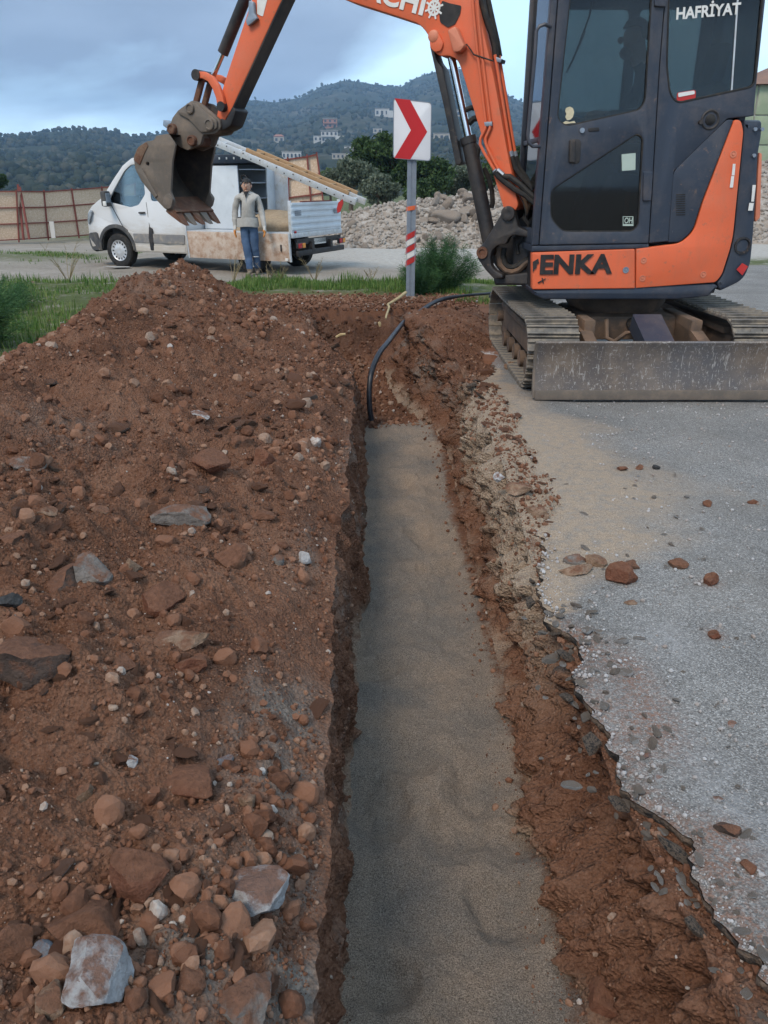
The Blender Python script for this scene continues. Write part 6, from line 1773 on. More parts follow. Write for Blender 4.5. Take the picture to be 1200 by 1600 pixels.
wa, wb = at(545, 302, 15.9), at(385, 234, 16.3)
ladder('ladder', wa, wb, .38, .07, 'wood', 'timber ladder lying on top of the aluminium ladder', 7, .045)
rt_ = at(531, 322, 15.55)
rg = MB(); rg.loft([[rt_ + Vector(p) for p in ((-.03, 0, .06), (.05, 0, .12), (.06, .01, .05), (.0, 0, -.10), (-.05, 0, -.12), (-.06, 0, -.04))], [rt_ + Vector(p) + Vector((.01, .03, 0)) for p in ((-.03, 0, .06), (.05, 0, .12), (.06, .01, .05), (.0, 0, -.10), (-.05, 0, -.12), (-.06, 0, -.04))]])
rag = rg.build('rag', M['red_print'], None); tag(rag, 'red rag tied to the lower end of the ladder', 'rag')

# ------------------------------------------------------------------ chevron sign
SG = empty('road_sign', (.39, 11.5, .05), 'white chevron road sign with red arrow on a galvanised post', 'road sign')
GP = Plane((0, 11.50, 0), R(-4))
bl_ = part('sign_panel', GP, [(614.5, 153), (674.5, 160), (673, 252), (614, 247.5)], .025, 'sign_white', .003, .045, parent=SG)
decal('chevron', GP, [(616.5, 153.6), (640.5, 156), (667.5, 206), (641, 249), (616, 247), (642, 203.5)], 'sign_red', bl_, front=.003)
part('sign_rim', GP, [(614.5, 153), (674.5, 160), (673, 252), (614, 247.5)], .03, 'galv', 0, .045, ([(615.6, 154.5), (673.5, 161.2), (672, 250.7), (615.2, 246.2)],), parent=bl_, front=.0022, hrad=.04)
m = MB(); a_, b2_ = GP.w(643, 248, .03), GP.w(641.5, 468, .03)
zt, zb = a_.z, -.1
xc, yc = (a_.x + b2_.x) / 2, a_.y + .02
prof_p = [(-.062, -.02), (-.062, .035), (-.052, .035), (-.052, -.008), (-.02, -.008), (-.02, .045), (.02, .045), (.02, -.008), (.052, -.008), (.052, .035), (.062, .035), (.062, -.02), (.01, -.02), (.008, -.012), (-.008, -.012), (-.010, -.02)]
m.loft([[(xc + q[0] * 1.0, yc + q[1], z) for q in prof_p] for z in (zb, zt + .5)]); m.build('post', M['galv'], SG)
def wrap(z, rise, mat_, h=.05):
    n = 10; rings = []
    for t_ in np.linspace(0, 1, n):
        a = -2.4 + t_ * 4.8
        rings.append(Vector((xc + .072 * math.sin(a * .6), yc - .03 * math.cos(a * .6), z + rise * t_)))
    V = []
    for p in rings: V += [p[:], (p.x, p.y - .002, p.z + h)]
    me = npmesh('tape', V, [(2 * i, 2 * i + 2, 2 * i + 3, 2 * i + 1) for i in range(n - 1)])
    obj('tape', me, M[mat_], SG)
z_ = GP.w(641, 328).z; wrap(z_ - .02, .03, 'tape_orange', .055)
for i, py in enumerate((418, 408, 398, 388, 378)):
    wrap(GP.w(641, py).z, .10, 'red_print' if i % 2 == 0 else 'white_paint', .075)

# ------------------------------------------------------------------ black pipe
pp = [(581, 657, -.62), (578, 640, -.50), (577, 610, -.36), (581, 580, -.22), (592, 553, -.08), (606, 535, .05), (616, 522, .12), (632, 503, .17)]
pts = []
ys_ = [7.35, 7.36, 7.4, 7.5, 7.75, 8.1, 8.6, 9.3]
for (px, py, _), yy in zip(pp, ys_): pts.append(at(px, py, yy))
for px, py, yy in ((652, 490, 9.9), (672, 476, 10.3), (690, 468, 10.5), (716, 463, 10.55), (745, 460, 10.6), (775, 457.5, 10.8)): pts.append(at(px, py, yy))
def smoothpath(P_, n=6):
    out = []
    for i in range(len(P_) - 1):
        p0, p1, p2, p3 = P_[max(i - 1, 0)], P_[i], P_[i + 1], P_[min(i + 2, len(P_) - 1)]
        for k in range(n):
            t_ = k / n
            out.append(0.5 * ((2 * p1) + (p2 - p0) * t_ + (2 * p0 - 5 * p1 + 4 * p2 - p3) * t_ ** 2 + (3 * p1 - p0 - 3 * p2 + p3) * t_ ** 3))
    out.append(P_[-1]); return out
sp_ = smoothpath(pts)
pipe = empty('pipe', pts[0], 'black plastic pipe rising out of the sand and over the trench side', 'pipe')
nn_ = len(sp_)
MB().tube(sp_, [.027 if i < nn_ * .80 else .027 - .009 * min(1, (i - nn_ * .80) / (nn_ * .06)) for i in range(nn_)], 12).build('outer_pipe', M['pipe'], pipe)
MB().tube(smoothpath([pts[-1], at(778, 458.5, 10.8), at(772, 463, 10.7), at(764, 463, 10.7)], 4), .018, 8).build('pipe_end', M['pipe'], pipe)
# stripped root hanging on the far trench side
rt1 = smoothpath([at(634, 457, 11.2), at(622, 466, 11.0), at(611, 473, 10.9), at(606, 476, 10.8), at(608, 480, 10.7), at(604, 492, 10.4), at(603, 498, 10.3)], 5)
rr1 = MB().tube(rt1, [.022 - .010 * i / len(rt1) for i in range(len(rt1))], 7).build('root', M['root'], None); tag(rr1, 'pale stripped root hanging over the far end of the trench', 'root')
for a_, b3_, lab in (((525, 527), (540, 522), 'short pale stick lying in the far end of the trench'), ((592, 503), (594, 510), 'small pale root stub below the hanging root')):
    A, B = at(a_[0], a_[1], 9.4), at(b3_[0], b3_[1], 9.4)
    tag(MB().tube([A, (A + B) / 2 + Vector((0, 0, .012)), B], [.016, .02, .014], 7).build('stick', M['root'], None), lab, 'stick')

# ------------------------------------------------------------------ chipboard fences
def fence(name, base, top, rows, label, frame='red_steel', posts2=()):
    """base and top: lists of points along the foot and the head of the fence"""
    rt = empty(name, base[0], label, 'fence')
    n = len(base)
    for i in range(n - 1):
        A0, A1, B0, B1 = Vector(base[i]), Vector(base[i + 1]), Vector(top[i]), Vector(top[i + 1])
        nrm = (A1 - A0).cross(Vector((0, 0, 1))).normalized()
        if nrm.y > 0: nrm = -nrm
        for r_ in range(rows):
            t0, t1 = r_ / rows, (r_ + 1) / rows
            q = [A0.lerp(B0, t0), A1.lerp(B1, t0), A1.lerp(B1, t1), A0.lerp(B0, t1)]
            c = sum(q, Vector()) / 4
            q = [c + (p - c) * .985 for p in q]
            off = nrm * random.uniform(-.01, .02)
            m = MB(); m.loft([[p + off for p in q], [p + off - nrm * .02 for p in q]]); m.build('board', M['osb'], rt)
        for r_ in range(rows + 1):
            t_ = r_ / rows
            m = MB(); m.tube([A0.lerp(B0, t_) + nrm * .035, A1.lerp(B1, t_) + nrm * .035], .026, 4); m.build('rail', M[frame], rt)
    for i in range(n):
        m = MB(); m.tube([Vector(base[i]) + Vector((0, -.06, -.1)), Vector(top[i]) + Vector((0, -.06, .06))], .03, 4); m.build('post', M[frame], rt)
    for a_, b_ in posts2:
        m = MB(); m.tube([Vector(a_), Vector(b_)], .045, 4); m.build('brace', M[frame], rt)
    return rt
fb = [(-60, 378, 30.2), (-12, 376, 30.6), (30, 374, 31), (76, 371, 32), (124, 368, 33), (166, 364, 34.2), (212, 361, 35.2)]
ft = [(-60, 300, 30.2), (-12, 299, 30.6), (27, 299, 31), (70, 299.5, 32), (113, 296.5, 33), (160, 293, 34.2), (212, 287, 35.2)]
F1 = fence('chipboard_fence', [at(*p) for p in fb], [at(*p) for p in ft], 3, 'long low chipboard fence on rusty red frames left of the van', posts2=((at(46, 374, 30.7), at(31, 292, 31.2)), (at(37, 375, 30.9), at(28, 288, 31.2))))
m = MB(); a_, b_ = at(80, 346, 31.6), at(83, 372, 31.5); m.loft([[a_ + Vector((-.09, 0, 0)), a_ + Vector((.09, 0, 0)), b_ + Vector((.09, 0, 0)), b_ + Vector((-.06, 0, 0))], [a_ + Vector((-.09, .02, 0)), a_ + Vector((.09, .02, 0)), b_ + Vector((.09, .02, 0)), b_ + Vector((-.06, .02, 0))]]); m.build('white_board', M['wall_white'], F1)
fb = [(340, 345, 24), (395, 343, 24), (432, 340, 24), (452, 338, 24), (488, 334, 24), (508, 331, 24)]
ft = [(330, 262, 24), (385, 256, 24), (427, 252, 24), (450, 249, 24), (480, 245, 24), (495, 241.5, 24)]
fence('chipboard_fence', [at(*p) for p in fb], [at(*p) for p in ft], 3, 'taller leaning chipboard fence on red frames behind the van bed')
# ------------------------------------------------------------------ hills
RIDGE = [(-900, 205), (-500, 190), (-300, 196), (-150, 204), (0, 213), (60, 210), (100, 205), (130, 202.5), (160, 206), (215, 213), (260, 207), (300, 190), (340, 168), (377, 157), (400, 155), (430, 160), (447, 156), (467, 152), (500, 134), (533, 125), (567, 128), (600, 134), (625, 136), (645, 124), (680, 111), (714, 106), (745, 112), (783, 140), (803, 152), (840, 168), (900, 178), (1000, 168), (1100, 150), (1200, 160), (1500, 180), (2000, 200)]
_az = [math.atan2(ray(x, y).x, ray(x, y).y) for x, y in RIDGE]
_te = [ray(x, y).z / math.hypot(ray(x, y).x, ray(x, y).y) for x, y in RIDGE]
def ridge(az):
    te = np.interp(az, _az, _te)
    rr = np.interp(az, [_az[0], _az[8], _az[11], _az[14], _az[-1]], [1250, 1150, 1500, 1900, 2000])
    return te, rr
def hillz(az, r):
    te, rr = ridge(az)
    p = np.clip((r - 260) / (rr - 260), 0, None)
    top = CAM_H + te * rr
    up = -4 + (top + 4) * np.minimum(p, 1) ** 1.35
    down = top - (r - rr) * .45
    z = np.where(p <= 1, up, down)
    x, y = np.sin(az) * r, np.cos(az) * r
    k = np.clip(p, 0, 1)
    z = z + k * (1.06 - k) * 55 * fbm(x / 330, y / 330, 3, 5) + np.clip(k * 1.5, 0, 1) * (3.2 * fbm(x / 45, y / 45, 5, 3) )
    return z
azs = np.linspace(-1.05, 1.05, 480); rs = np.geomspace(240, 2600, 140)
AZ, RR = np.meshgrid(azs, rs)
HZ = hillz(AZ, RR)
hill = obj('hills', npmesh('hills', np.stack([np.sin(AZ) * RR, np.cos(AZ) * RR, HZ], -1).reshape(-1, 3), gridfaces(*AZ.shape)), M['hill'], None, True)
tag(hill, kind='structure')
# scrub trees over the slopes
n = 11500
a = RNG.uniform(-.62, .62, n); te_, rr_ = ridge(a); r = 300 + (rr_ * 1.01 - 300) * RNG.random(n) ** .75
dens = fbm(np.sin(a) * r / 120, np.cos(a) * r / 120, 7, 3)
kk = (dens > -.12) | (np.abs(r - rr_) < 25)
a, r = a[kk], r[kk]
sz = RNG.uniform(1.6, 3.6, len(a)) * (1 + .6 * (RNG.random(len(a)) ** 4))
P = np.stack([np.sin(a) * r, np.cos(a) * r, hillz(a, r) + sz * .5], 1)
fw = scatter('hill_woods', P, sz, 1, M['far_wood'], None, 8, 400, smooth=True, flat=.9)
tag(fw, 'far scrub and trees covering the hills as one mass', 'woodland')

# ------------------------------------------------------------------ far houses
def hill_hit(px, py):
    d = ray(px, py); az = math.atan2(d.x, d.y); te = d.z / math.hypot(d.x, d.y)
    r = np.linspace(300, 2000, 3400); z = hillz(np.full_like(r, az), r)
    ok = z > CAM_H + te * r
    i = int(np.argmax(ok)) if ok.any() else 1500
    return az, r[i], float(z[i])
def house(px, py, wpx, hpx, wall_, label, storeys=2, roof='flat', nwin=4, wing=None, dist=None, yaw=0.0):
    if dist: 
        q = at(px, py + hpx / 2, dist); loc = Vector(q); t = (q - Vector((0, 0, CAM_H))).length / ray(px, py).length
    else:
        az, r, z = hill_hit(px, py + hpx / 2); loc = Vector((math.sin(az) * r, math.cos(az) * r, z)); t = r / math.hypot(ray(px, py).x, ray(px, py).y)
    wd, ht = wpx / 1200 * t, hpx / 1200 * t
    rt = empty('house', loc, label, 'house'); ORG[rt.name] = Vector(); rt.rotation_euler.z = -math.atan2(loc.x, loc.y) + yaw
    dp = wd * .7
    m = MB(); m.box((0, dp / 2, ht / 2 - ht * .2), (wd, dp, ht * 1.4)); wl_ = m.build('wall', M[wall_], rt, None)
    if wing:
        ww, wh, wx = wing
        m = MB(); m.box((wx * wd, dp * .3, ht * wh / 2 - .2 * ht), (ww * wd, dp * .9, ht * (wh + .4))); m.build('wing', M[wall_], rt, None)
    if roof == 'flat':
        m = MB(); m.box((0, dp / 2, ht * 1.1 + .012 * wd), (wd * 1.05, dp * 1.05, wd * .03)); m.build('roof', M['concrete'], rt, None)
    elif roof == 'hip':
        m = MB(); e = wd * .54; z0 = ht * 1.1
        b = [(-e, -dp * .06, z0), (e, -dp * .06, z0), (e, dp * 1.06, z0), (-e, dp * 1.06, z0)]; tz = z0 + wd * .2
        m.face([b[0], b[1], (e * .5, dp / 2, tz), (-e * .5, dp / 2, tz)]); m.face([b[2], b[3], (-e * .5, dp / 2, tz), (e * .5, dp / 2, tz)]); m.face([b[1], b[2], (e * .5, dp / 2, tz)]); m.face([b[3], b[0], (-e * .5, dp / 2, tz)]); m.face(b[::-1])
        m.build('roof', M['roof_tile'], rt, None)
    for s in range(storeys):
        for k in range(nwin):
            x = wd * (-.5 + (k + .5) / nwin); z = ht * (1.1 * (s + .5) / storeys)
            m = MB(); m.box((x, -.012 * wd, z), (wd / nwin * .46, .03 * wd, ht / storeys * .5)); m.build('window', M['pane'], rt, None)
    if storeys > 1:
        m = MB(); m.box((0, -.05 * wd, ht * .55), (wd * .98, .12 * wd, ht * .045)); m.build('balcony', M[wall_], rt, None)
    return rt
house(515, 215, 26, 15, 'wall_white', 'large white villa on the hillside left of the road sign', 2, 'flat', 4, (.5, .6, .6))
house(497, 218, 14, 8, 'wall_white', 'low white annex just left of the large white villa', 1, 'flat', 2)
house(516, 194, 22, 12, 'wall_brick', 'unfinished brick-orange building frame above the white villa', 2, 'flat', 3)
house(548, 235, 20, 9, 'wall_white', 'small white house lower right of the white villa', 1, 'flat', 3)
house(563, 227, 8, 8, 'wall_cream', 'tiny cream house right of the small white house', 1, 'flat', 1)
house(532, 245, 26, 7, 'wall_cream', 'long low cream house under the small white house', 1, 'flat', 4)
house(456, 244, 30, 10, 'wall_white', 'pale terrace of houses above the leaning chipboard fence', 1, 'flat', 5)
house(597, 177, 22, 10, 'wall_white', 'highest white house, left of the sign panel', 1, 'flat', 3, (.5, .8, .6))
house(690, 215, 26, 9, 'wall_cream', 'pale house right of the sign panel', 1, 'flat', 3)
house(716, 178, 20, 8, 'wall_cream', 'high pale house behind the boom cylinder', 1, 'flat', 3)
house(436, 219, 16, 8, 'wall_cream', 'faint cream house on the slope left of the villa', 1, 'hip', 2)
house(590, 205, 14, 6, 'wall_cream', 'faint low house between villa and sign panel', 1, 'flat', 2)
house(834, 252, 22, 30, 'wall_white', 'white house glimpsed between the boom and the cab', 2, 'hip', 2, None, 215)
house(718, 288, 26, 9, 'wall_white', 'low white house behind the rubble, right of the sign post', 1, 'flat', 3, None, 120)
# building behind the cab, at the right edge
GB = empty('building', (15.4, 34, 0), 'pale green panelled building with brown roof at the right picture edge', 'building')
bx0, bx1, by0, by1, bz = 13.75, 19.5, 32.0, 38.0, 5.0
m = MB(); m.box(((bx0 + bx1) / 2, (by0 + by1) / 2, bz / 2 - .3), (bx1 - bx0, by1 - by0, bz + .6)); m.build('wall', M['concrete'], GB, None)
for k in range(6):
    for j in range(5):
        m = MB(); m.box((bx0 + .48 + k * .96, by0 - .03, .5 + j * 1.0), (.92, .05, .96), bev=.012); m.build('panel', M['cabin_green'], GB)
        m = MB(); m.box((bx0 - .03, by0 + .5 + k * 1.0, .5 + j * 1.0), (.05, .96, .96), bev=.012); m.build('panel', M['cabin_green'], GB)
m = MB(); e = .25
b = [(bx0 - e, by0 - e, bz), (bx1 + e, by0 - e, bz), (bx1 + e, by1 + e, bz), (bx0 - e, by1 + e, bz)]; tz = bz + 1.1; cyb = (by0 + by1) / 2
m.face([b[0], b[1], (bx1 - 2, cyb, tz), (bx0 + 2, cyb, tz)]); m.face([b[2], b[3], (bx0 + 2, cyb, tz), (bx1 - 2, cyb, tz)]); m.face([b[1], b[2], (bx1 - 2, cyb, tz)]); m.face([b[3], b[0], (bx0 + 2, cyb, tz)]); m.face(b[::-1])
m.build('roof', M['cabin_roof'], GB, None)

# ------------------------------------------------------------------ rubble bank
_cr = [at(x, y + 4, 28.0) for x, y in ((505, 347), (525, 335), (560, 326), (600, 318), (650, 311), (690, 307), (740, 298), (790, 292), (830, 286), (1000, 268), (1190, 250), (1400, 240), (1700, 240))]
_cx = [p.x for p in _cr]; _cz = [p.z for p in _cr]
def bankz(X, Y):
    cz = np.interp(X, _cx, _cz, left=-.6)
    y0 = np.interp(X, [-2, 0, 3, 6, 16], [25.6, 24.9, 24.5, 24.3, 23.6])
    t = np.clip((Y - y0) / (28.0 - y0), 0, 1)
    u = sstep(31.5, 28.6, Y)
    base = -.45
    z = base - .1 + (cz - base + .1) * np.minimum(t ** .8, 1) * u
    amp = sstep(0, .2, t) * u * sstep(-2.3, -1.6, X)
    return z + amp * (.12 * fbm(X * 1.1, Y * 1.1, 3, 4) + .07 * fbm(X * 4, Y * 4, 3, 3))
bX, bY = np.meshgrid(np.arange(-2.4, 17, .08), np.arange(23.2, 32, .09))
bank = obj('rubble_bank', npmesh('rubble_bank', np.stack([bX, bY, bankz(bX, bY)], -1).reshape(-1, 3), gridfaces(*bX.shape)), simple('rubble_fines', (0.29, 0.245, 0.205), (0.21, 0.165, 0.13), 1.1, 0.95, dirt=(0.36, 0.33, 0.30), dscale=5, damt=(.45, .6), bump=.8, bscale=14, bdist=.05), None, True)
tag(bank, 'bank of pale rubble and broken rock behind the gravel yard', 'rubble bank')
BR = []
for k in range(8):
    V, F = ICO[3]
    me = npmesh('rock', rockify(V, 700 + k, 9, .15, .8), F); me.materials.append(M['rubble_rock']); BR.append(me)
def bank_front(n):
    X = RNG.uniform(-1.5, 9, n) if True else 0
    Y = RNG.uniform(24.3, 28.3, n)
    return X, Y
X, Y = bank_front(700); cnt = 0
for x, y in zip(X, Y):
    big = RNG.random()
    pr_k = .25 if x < 1.2 else 1.0
    if RNG.random() > pr_k: continue
    if cnt >= 260: break
    z = float(bankz(x, y))
    if z < -.35: continue
    r_ = .09 + .20 * big ** 2.5
    o = bpy.data.objects.new('rock', BR[cnt % 8]); o.location = (x, y, z + r_ * .25); o.scale = (r_, r_ * RNG.uniform(.8, 1.1), r_ * RNG.uniform(.7, 1)); o.rotation_euler = RNG.uniform(-1, 1, 3) * 3
    put(o, bank); cnt += 1
for px, py, s_ in ((698, 318, .55), (690, 330, .32), (735, 320, .36), (662, 312, .25)):
    q = at(px, py, 26.6); o = bpy.data.objects.new('boulder', BR[cnt % 8]); o.location = (q.x, q.y, float(bankz(q.x, q.y)) + .1); o.scale = (s_, s_ * .8, s_ * .6); put(o, bank); cnt += 1
n = 4800
X = np.concatenate([RNG.uniform(-2.0, 16, n)]); Y = RNG.uniform(23.8, 28.6, n); z = bankz(X, Y)
k = z > -.5
scatter('small_rubble', np.stack([X, Y, z + .02], 1)[k], RNG.uniform(.03, .11, n)[k], 1, NT('small_rubble_stone').m if False else simple('small_rubble_stone', (0.33, 0.30, 0.27), (0.23, 0.195, 0.165), 2.5, 0.95), bank, 10, 500)

# ------------------------------------------------------------------ trees and plants
def leafmesh(name, P, N, size, rnd, aspect=.5):
    """one small bent leaf (two triangles) at each point"""
    n = len(P)
    a = RNG.normal(size=(n, 3)); a /= np.linalg.norm(a, axis=1)[:, None]
    b = np.cross(a, N); b /= np.linalg.norm(b, axis=1)[:, None] + 1e-9
    s = size[:, None]
    V = np.stack([P - a * s, P + b * s * aspect, P + a * s, P - b * s * aspect], 1).reshape(-1, 3)
    F = np.arange(n * 4).reshape(n, 4)
    me = npmesh(name, V, F); fattr(me, 'rnd', np.repeat(rnd, 4))
    return me
def tree(px, py_base, Y, wpx, hpx, leaf, label, nclump=38, nleaf=150, lsize=.09, group=None, cat='tree', trunk_h=.25, zb=None):
    q = at(px, py_base, Y); base = Vector((q.x, Y, q.z if zb is None else zb))
    t = Y / ray(px, py_base).y; W_, H_ = wpx / 1200 * t / 2, hpx / 1200 * t
    rt = empty('tree' if cat == 'tree' else 'bush', base, label, cat, group)
    c = np.array(base) + np.array([0, 0, H_ * (.5 + trunk_h / 2)])
    rad = np.array([W_, W_ * .9, H_ * (.5 - trunk_h / 2)])
    g = RNG.normal(size=(nclump, 3)); g /= np.linalg.norm(g, axis=1)[:, None]
    C = c + g * rad * (RNG.uniform(.35, .86, nclump) ** .7)[:, None]
    C[:, 2] = np.maximum(C[:, 2], base.z + .1)
    cr_ = RNG.uniform(.20, .36, nclump) * W_
    Ps, Rn = [], []
    for k in range(nclump):
        m_ = int(nleaf * RNG.uniform(.6, 1.3))
        d = RNG.normal(size=(m_, 3)); d /= np.linalg.norm(d, axis=1)[:, None]
        Ps.append(C[k] + d * (cr_[k] * RNG.uniform(.25, 1.0, m_) ** .5)[:, None] * np.array([1, 1, .8]))
        Rn.append(np.clip(RNG.normal(.25 + .45 * RNG.random(), .17, m_), 0, 1))
    Ps, Rn = np.concatenate(Ps), np.concatenate(Rn)
    N = RNG.normal(size=Ps.shape)
    me = leafmesh('crown', Ps, N, lsize * RNG.uniform(.6, 1.3, len(Ps)), Rn)
    obj('crown', me, M[leaf], rt)
    m = MB(); hub = Vector(base) + Vector((0, 0, H_ * max(trunk_h, .12) * 1.3))
    m.tube([base + Vector((0, 0, -.3)), base + Vector((.03, 0, H_ * .1)), hub], [W_ * .10, W_ * .075, W_ * .06], 8)
    for k in range(0, nclump, 4):
        e_ = Vector(C[k]); mid = hub.lerp(e_, .5) + Vector((0, 0, .08 * H_))
        m.tube([hub - Vector((0, 0, .05)), mid, e_], [W_ * .05, W_ * .03, W_ * .012], 5)
    m.build('trunk', M['bark'], rt)
    return rt
tree(602, 315, 44, 112, 92, 'leaf_dark', 'big dark green tree behind the road sign', 60, 190, .11, 'trees behind the rubble bank')
tree(664, 312, 42, 100, 62, 'leaf_dark', 'broad dark green tree right of the sign post', 48, 170, .11, 'trees behind the rubble bank', trunk_h=.1)
tree(548, 318, 37, 80, 66, 'leaf_olive', 'grey-green olive tree left of the big dark tree', 44, 160, .085, 'trees behind the rubble bank')
tree(590, 322, 36, 70, 44, 'leaf_olive', 'low grey-green olive bush in front of the dark tree', 36, 150, .08, 'trees behind the rubble bank', trunk_h=.1)
tree(516, 316, 46, 50, 46, 'leaf_mid', 'mid green tree beyond the ladder end', 34, 140, .10, 'trees behind the rubble bank')
tree(716, 308, 46, 80, 46, 'leaf_olive', 'pale olive tree behind the boom cylinder', 40, 150, .09, 'trees behind the rubble bank', trunk_h=.1)
tree(760, 306, 50, 90, 50, 'leaf_mid', 'green tree seen between boom and cylinder', 40, 150, .10, 'trees behind the rubble bank', trunk_h=.1)
tree(812, 300, 52, 60, 66, 'leaf_dark', 'green tree seen between boom and cab', 36, 150, .11, 'trees behind the rubble bank', trunk_h=.15)
tree(-8, 300, 48, 44, 36, 'leaf_dark', 'dark tree top over the chipboard fence at the left edge', 30, 130, .10, 'trees behind the rubble bank', trunk_h=.1)
tree(660, 322, 34, 60, 34, 'leaf_dark', 'low dark bush at the foot of the sign post trees', 30, 140, .08, 'trees behind the rubble bank', cat='bush', trunk_h=.05)

def blades(name, X, Y, Z, h, wv, mat_, parent=None, lean=.5, rnd=None):
    n = len(X)
    a = RNG.uniform(0, 2 * np.pi, n); ln = RNG.uniform(.1, lean, n) * h
    dx, dy = np.cos(a) * ln, np.sin(a) * ln
    wx, wy = -np.sin(a) * wv, np.cos(a) * wv
    b0 = np.stack([X - wx, Y - wy, Z - .01], 1); b1 = np.stack([X + wx, Y + wy, Z - .01], 1)
    m0 = np.stack([X + dx * .35 - wx * .7, Y + dy * .35 - wy * .7, Z + h * .6], 1); m1 = np.stack([X + dx * .35 + wx * .7, Y + dy * .35 + wy * .7, Z + h * .6], 1)
    tp = np.stack([X + dx, Y + dy, Z + h], 1)
    V = np.stack([b0, b1, m1, m0, tp], 1).reshape(-1, 3)
    i = np.arange(n) * 5
    F = np.concatenate([np.stack([i, i + 1, i + 2], 1), np.stack([i, i + 2, i + 3], 1), np.stack([i + 3, i + 2, i + 4], 1)])
    me = npmesh(name, V, F); fattr(me, 'rnd', np.repeat(RNG.random(n) if rnd is None else rnd, 5))
    return obj(name, me, M[mat_], parent)
def grass_ok(X, Y):
    d = fbm(X * .8, Y * .8, 2, 3)
    return d > -.22 + .25 * sstep(13.2, 14.4, Y) + .20 * sstep(-3.2, -2.4, X)
n = 52000
X = np.concatenate([RNG.uniform(-9, -2.6, n // 2), RNG.uniform(-3.2, 2.7, n // 2)]); Y = np.concatenate([RNG.uniform(4.6, 14.4, n // 2), RNG.uniform(10.75, 14.3, n // 2)])
k = grass_ok(X, Y) & ((X < -3.25) | (Y > 10.9)) & ~((X > -1.9) & (X < .3) & (Y < 11.6 + .5 * fbm(X * 2, 1, 1, 2)))
X, Y = X[k], Y[k]
hh = RNG.uniform(.03, .13, len(X)) * (.7 + 1.3 * sstep(-.1, .5, fbm(X * 1.3, Y * 1.3, 6, 2)))
gs = blades('grass', X, Y, terrz(X, Y), hh, RNG.uniform(.004, .008, len(X)), 'grass')
tag(gs, 'short green grass along the verge between trench and dirt road', 'grass', kind='stuff')
n = 5000
X = RNG.uniform(-13, -6.4, n); Y = RNG.normal(20.2, 1.0, n)
k = fbm(X * .7, Y * .7, 5, 3) > .02
g2 = blades('grass', X[k], Y[k], terrz(X[k], Y[k]), RNG.uniform(.03, .09, k.sum()), np.full(k.sum(), .008), 'grass')
tag(g2, 'thin patchy grass on the yard in front of the chipboard fence', 'grass', kind='stuff')
def fennel(base, Wd, Ht, label, nst=46, nf=330, name='fennel_bush'):
    rt = empty(name, base, label, 'bush')
    m = MB(); Ps, Ds, Ln = [], [], []
    for s in range(nst):
        a = RNG.uniform(0, 2 * np.pi); rr_ = Wd * math.sqrt(RNG.random()); h_ = Ht * RNG.uniform(.5, 1.0) * (1 - .45 * (rr_ / Wd) ** 2)
        tipv = Vector((base[0] + rr_ * math.cos(a), base[1] + rr_ * math.sin(a) * .8, base[2] + h_))
        b0 = Vector((base[0] + .25 * rr_ * math.cos(a), base[1] + .25 * rr_ * math.sin(a), base[2] - .03))
        mid = b0.lerp(tipv, .5) + Vector((0, 0, .12 * h_))
        if s % 2 == 0: m.tube([b0, mid, tipv], [.008, .006, .003], 4)
        t_ = RNG.uniform(.12, 1.0, nf)
        for q in t_:
            c = b0 * (1 - q) ** 2 + mid * 2 * q * (1 - q) + tipv * q * q
            Ps.append(c[:])
    Ps = np.array(Ps) + RNG.normal(size=(len(Ps), 3)) * .035
    n = len(Ps)
    d = RNG.normal(size=(n, 3)); d[:, 2] = np.abs(d[:, 2]) * .8 + .25; d[:, :2] += (Ps[:, :2] - np.array(base[:2])) / Wd * .8
    d /= np.linalg.norm(d, axis=1)[:, None]
    L = RNG.uniform(.04, .12, n)[:, None]
    sd_ = np.cross(d, RNG.normal(size=(n, 3))); sd_ /= np.linalg.norm(sd_, axis=1)[:, None]
    wv = .0028
    V = np.stack([Ps - sd_ * wv, Ps + sd_ * wv, Ps + d * L - np.array([0, 0, .02]) * L / .1], 1).reshape(-1, 3)
    me = npmesh('foliage', V, np.arange(n * 3).reshape(n, 3)); fattr(me, 'rnd', np.repeat(np.clip(RNG.normal(.45, .25, n), 0, 1), 3))
    obj('foliage', me, M['fennel'], rt)
    m.build('stems', M['fennel'], rt)
    return rt
b = at(690, 452, 12.3); fennel((b.x, 12.3, float(terrz(b.x, 12.3))), .62, .92, 'feathery green fennel bush growing right of the sign post', 60, 420)
b = at(662, 460, 11.9); fennel((b.x, 11.9, float(terrz(b.x, 11.9))), .34, .62, 'smaller grassy tuft at the foot of the sign post', 30, 300, 'grass_tuft')
fennel((-4.35, 8.3, 0.0), .70, .75, 'feathery dark green fennel bush left of the soil heap', 60, 420)
fennel((-5.4, 10.6, 0.0), .8, .55, 'low green fennel clump behind the heap at the left edge', 40, 300)
# dry weeds along the road edge
def weed(px, py, Y, h, label):
    q = at(px, py, Y); z = float(terrz(q.x, Y))
    rt = empty('dry_weed', (q.x, Y, z), label, 'weed', 'dry weeds along the road edge')
    m = MB()
    for s in range(9):
        a = RNG.uniform(0, 6.28); l = RNG.uniform(.5, 1) * h
        p0 = Vector((q.x, Y, z - .02)); p2 = p0 + Vector((math.cos(a) * l * .6, math.sin(a) * l * .5, l)); p1 = p0.lerp(p2, .55) + Vector((0, 0, .1 * l))
        m.tube([p0, p1, p2], [.006, .005, .002], 4)
        for j in range(4):
            c = p1.lerp(p2, j / 4); e = c + Vector((RNG.uniform(-.1, .1), RNG.uniform(-.1, .1), RNG.uniform(.02, .12))) * h * 1.4
            m.tube([c, e], [.004, .0015], 3)
    m.build('stalks', M['straw'], rt, None)
    fattr(rt.children[0].data, 'rnd', RNG.random(len(rt.children[0].data.vertices)))
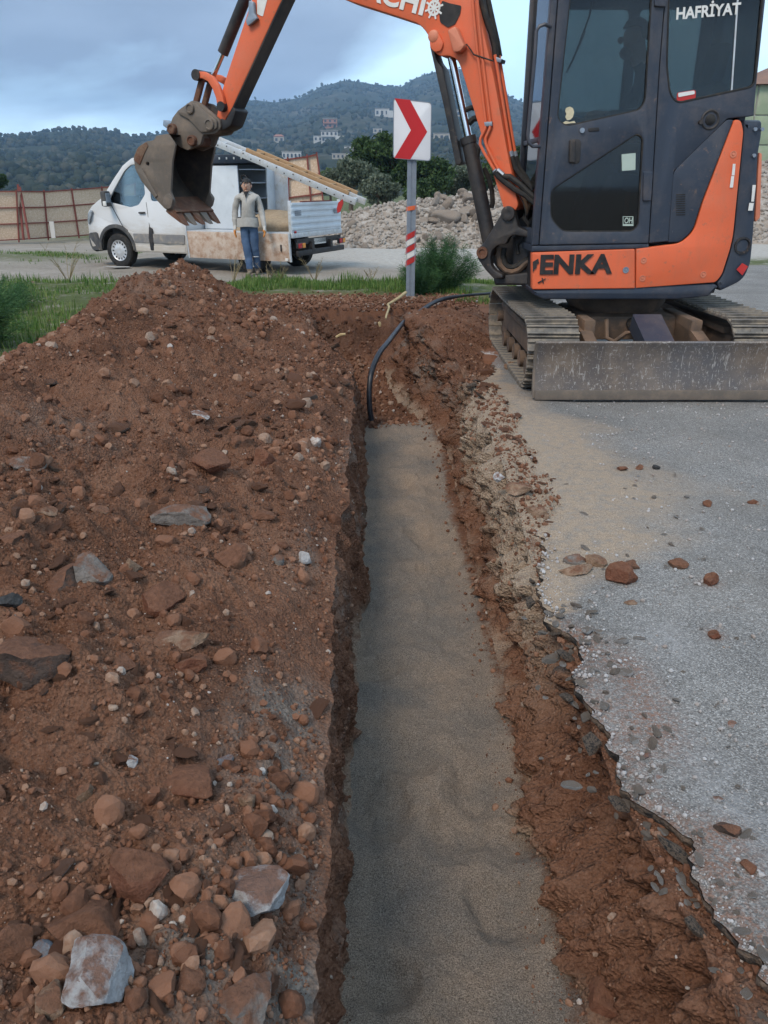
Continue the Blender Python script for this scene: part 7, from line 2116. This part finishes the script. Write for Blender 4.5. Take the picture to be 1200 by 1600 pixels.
for px, py, Y, h, lab in ((108, 446, 13.9, .75, 'tall dry weed standing at the road edge left of the heap'), (420, 452, 13.4, .35, 'dry weed right of the heap top, in front of the van'), (438, 447, 13.7, .4, 'dry weed just below the rear of the van'), (492, 446, 13.8, .45, 'thin upright weed in the verge right of the van'), (580, 444, 13.9, .3, 'short dry weed left of the sign post'), (365, 448, 13.6, .45, 'dry weed beside the feet of the man')):
    weed(px, py, Y, h, lab)
# loose bits on the verge
for i, (px, py, Yb_, s_, m_, lab) in enumerate(((100, 508 - 0, 9.9, .05, 'stone_pale', 'white scrap in the grass left of the heap'), (55, 452, 13.4, .08, 'stone_grey', 'grey stone in the grass below the chipboard fence'), (182, 418, 16.6, .30, 'concrete', 'flat pale slab beside the van front wheel'))):
    q = at(px, py, Yb_); V, F = ICO[3]
    o = obj('stone', npmesh('stone', rockify(V, 1200 + i, 8, .2, .5) * np.array([s_, s_ * .8, s_ * (.5 if i < 2 else .18)]), F), M[m_], None)
    o.location = (q.x, Yb_, float(terrz(q.x, Yb_)) + s_ * .12); tag(o, lab, 'stone')
# sods and soil at the far end of the trench
X = RNG.uniform(-2.2, 1.3, 2600); Y = RNG.normal(11.15, .35, 2600)
k = (Y > 10.6) & (Y < 12.2)
sz = RNG.uniform(.008, .03, 2600)
fc = scatter('fallen_crumbs', np.stack([X, Y, terrz(X, Y) + .012], 1)[k], sz[k], 1, M['clod'], ground, 8, 600)

# ------------------------------------------------------------------ the air
bm = bmesh.new(); bmesh.ops.create_cube(bm, size=1)
bmesh.ops.transform(bm, matrix=Matrix.Translation((0, 100, 122)) @ Matrix.Diagonal((5500, 5700, 262, 1)), verts=bm.verts)
hm = bpy.data.meshes.new('haze'); bm.to_mesh(hm); bm.free()
hz = obj('haze', hm, None, None); tag(hz, kind='stuff')
mt = bpy.data.materials.new('haze_air'); mt.use_nodes = True; t_ = mt.node_tree; t_.nodes.clear()
mo_ = t_.nodes.new('ShaderNodeOutputMaterial'); pv = t_.nodes.new('ShaderNodeVolumePrincipled')
pv.inputs['Color'].default_value = (0.46, 0.70, 1.0, 1); pv.inputs['Density'].default_value = 0.00026; pv.inputs['Anisotropy'].default_value = 0.2
t_.links.new(pv.outputs[0], mo_.inputs['Volume']); hm.materials.append(mt)
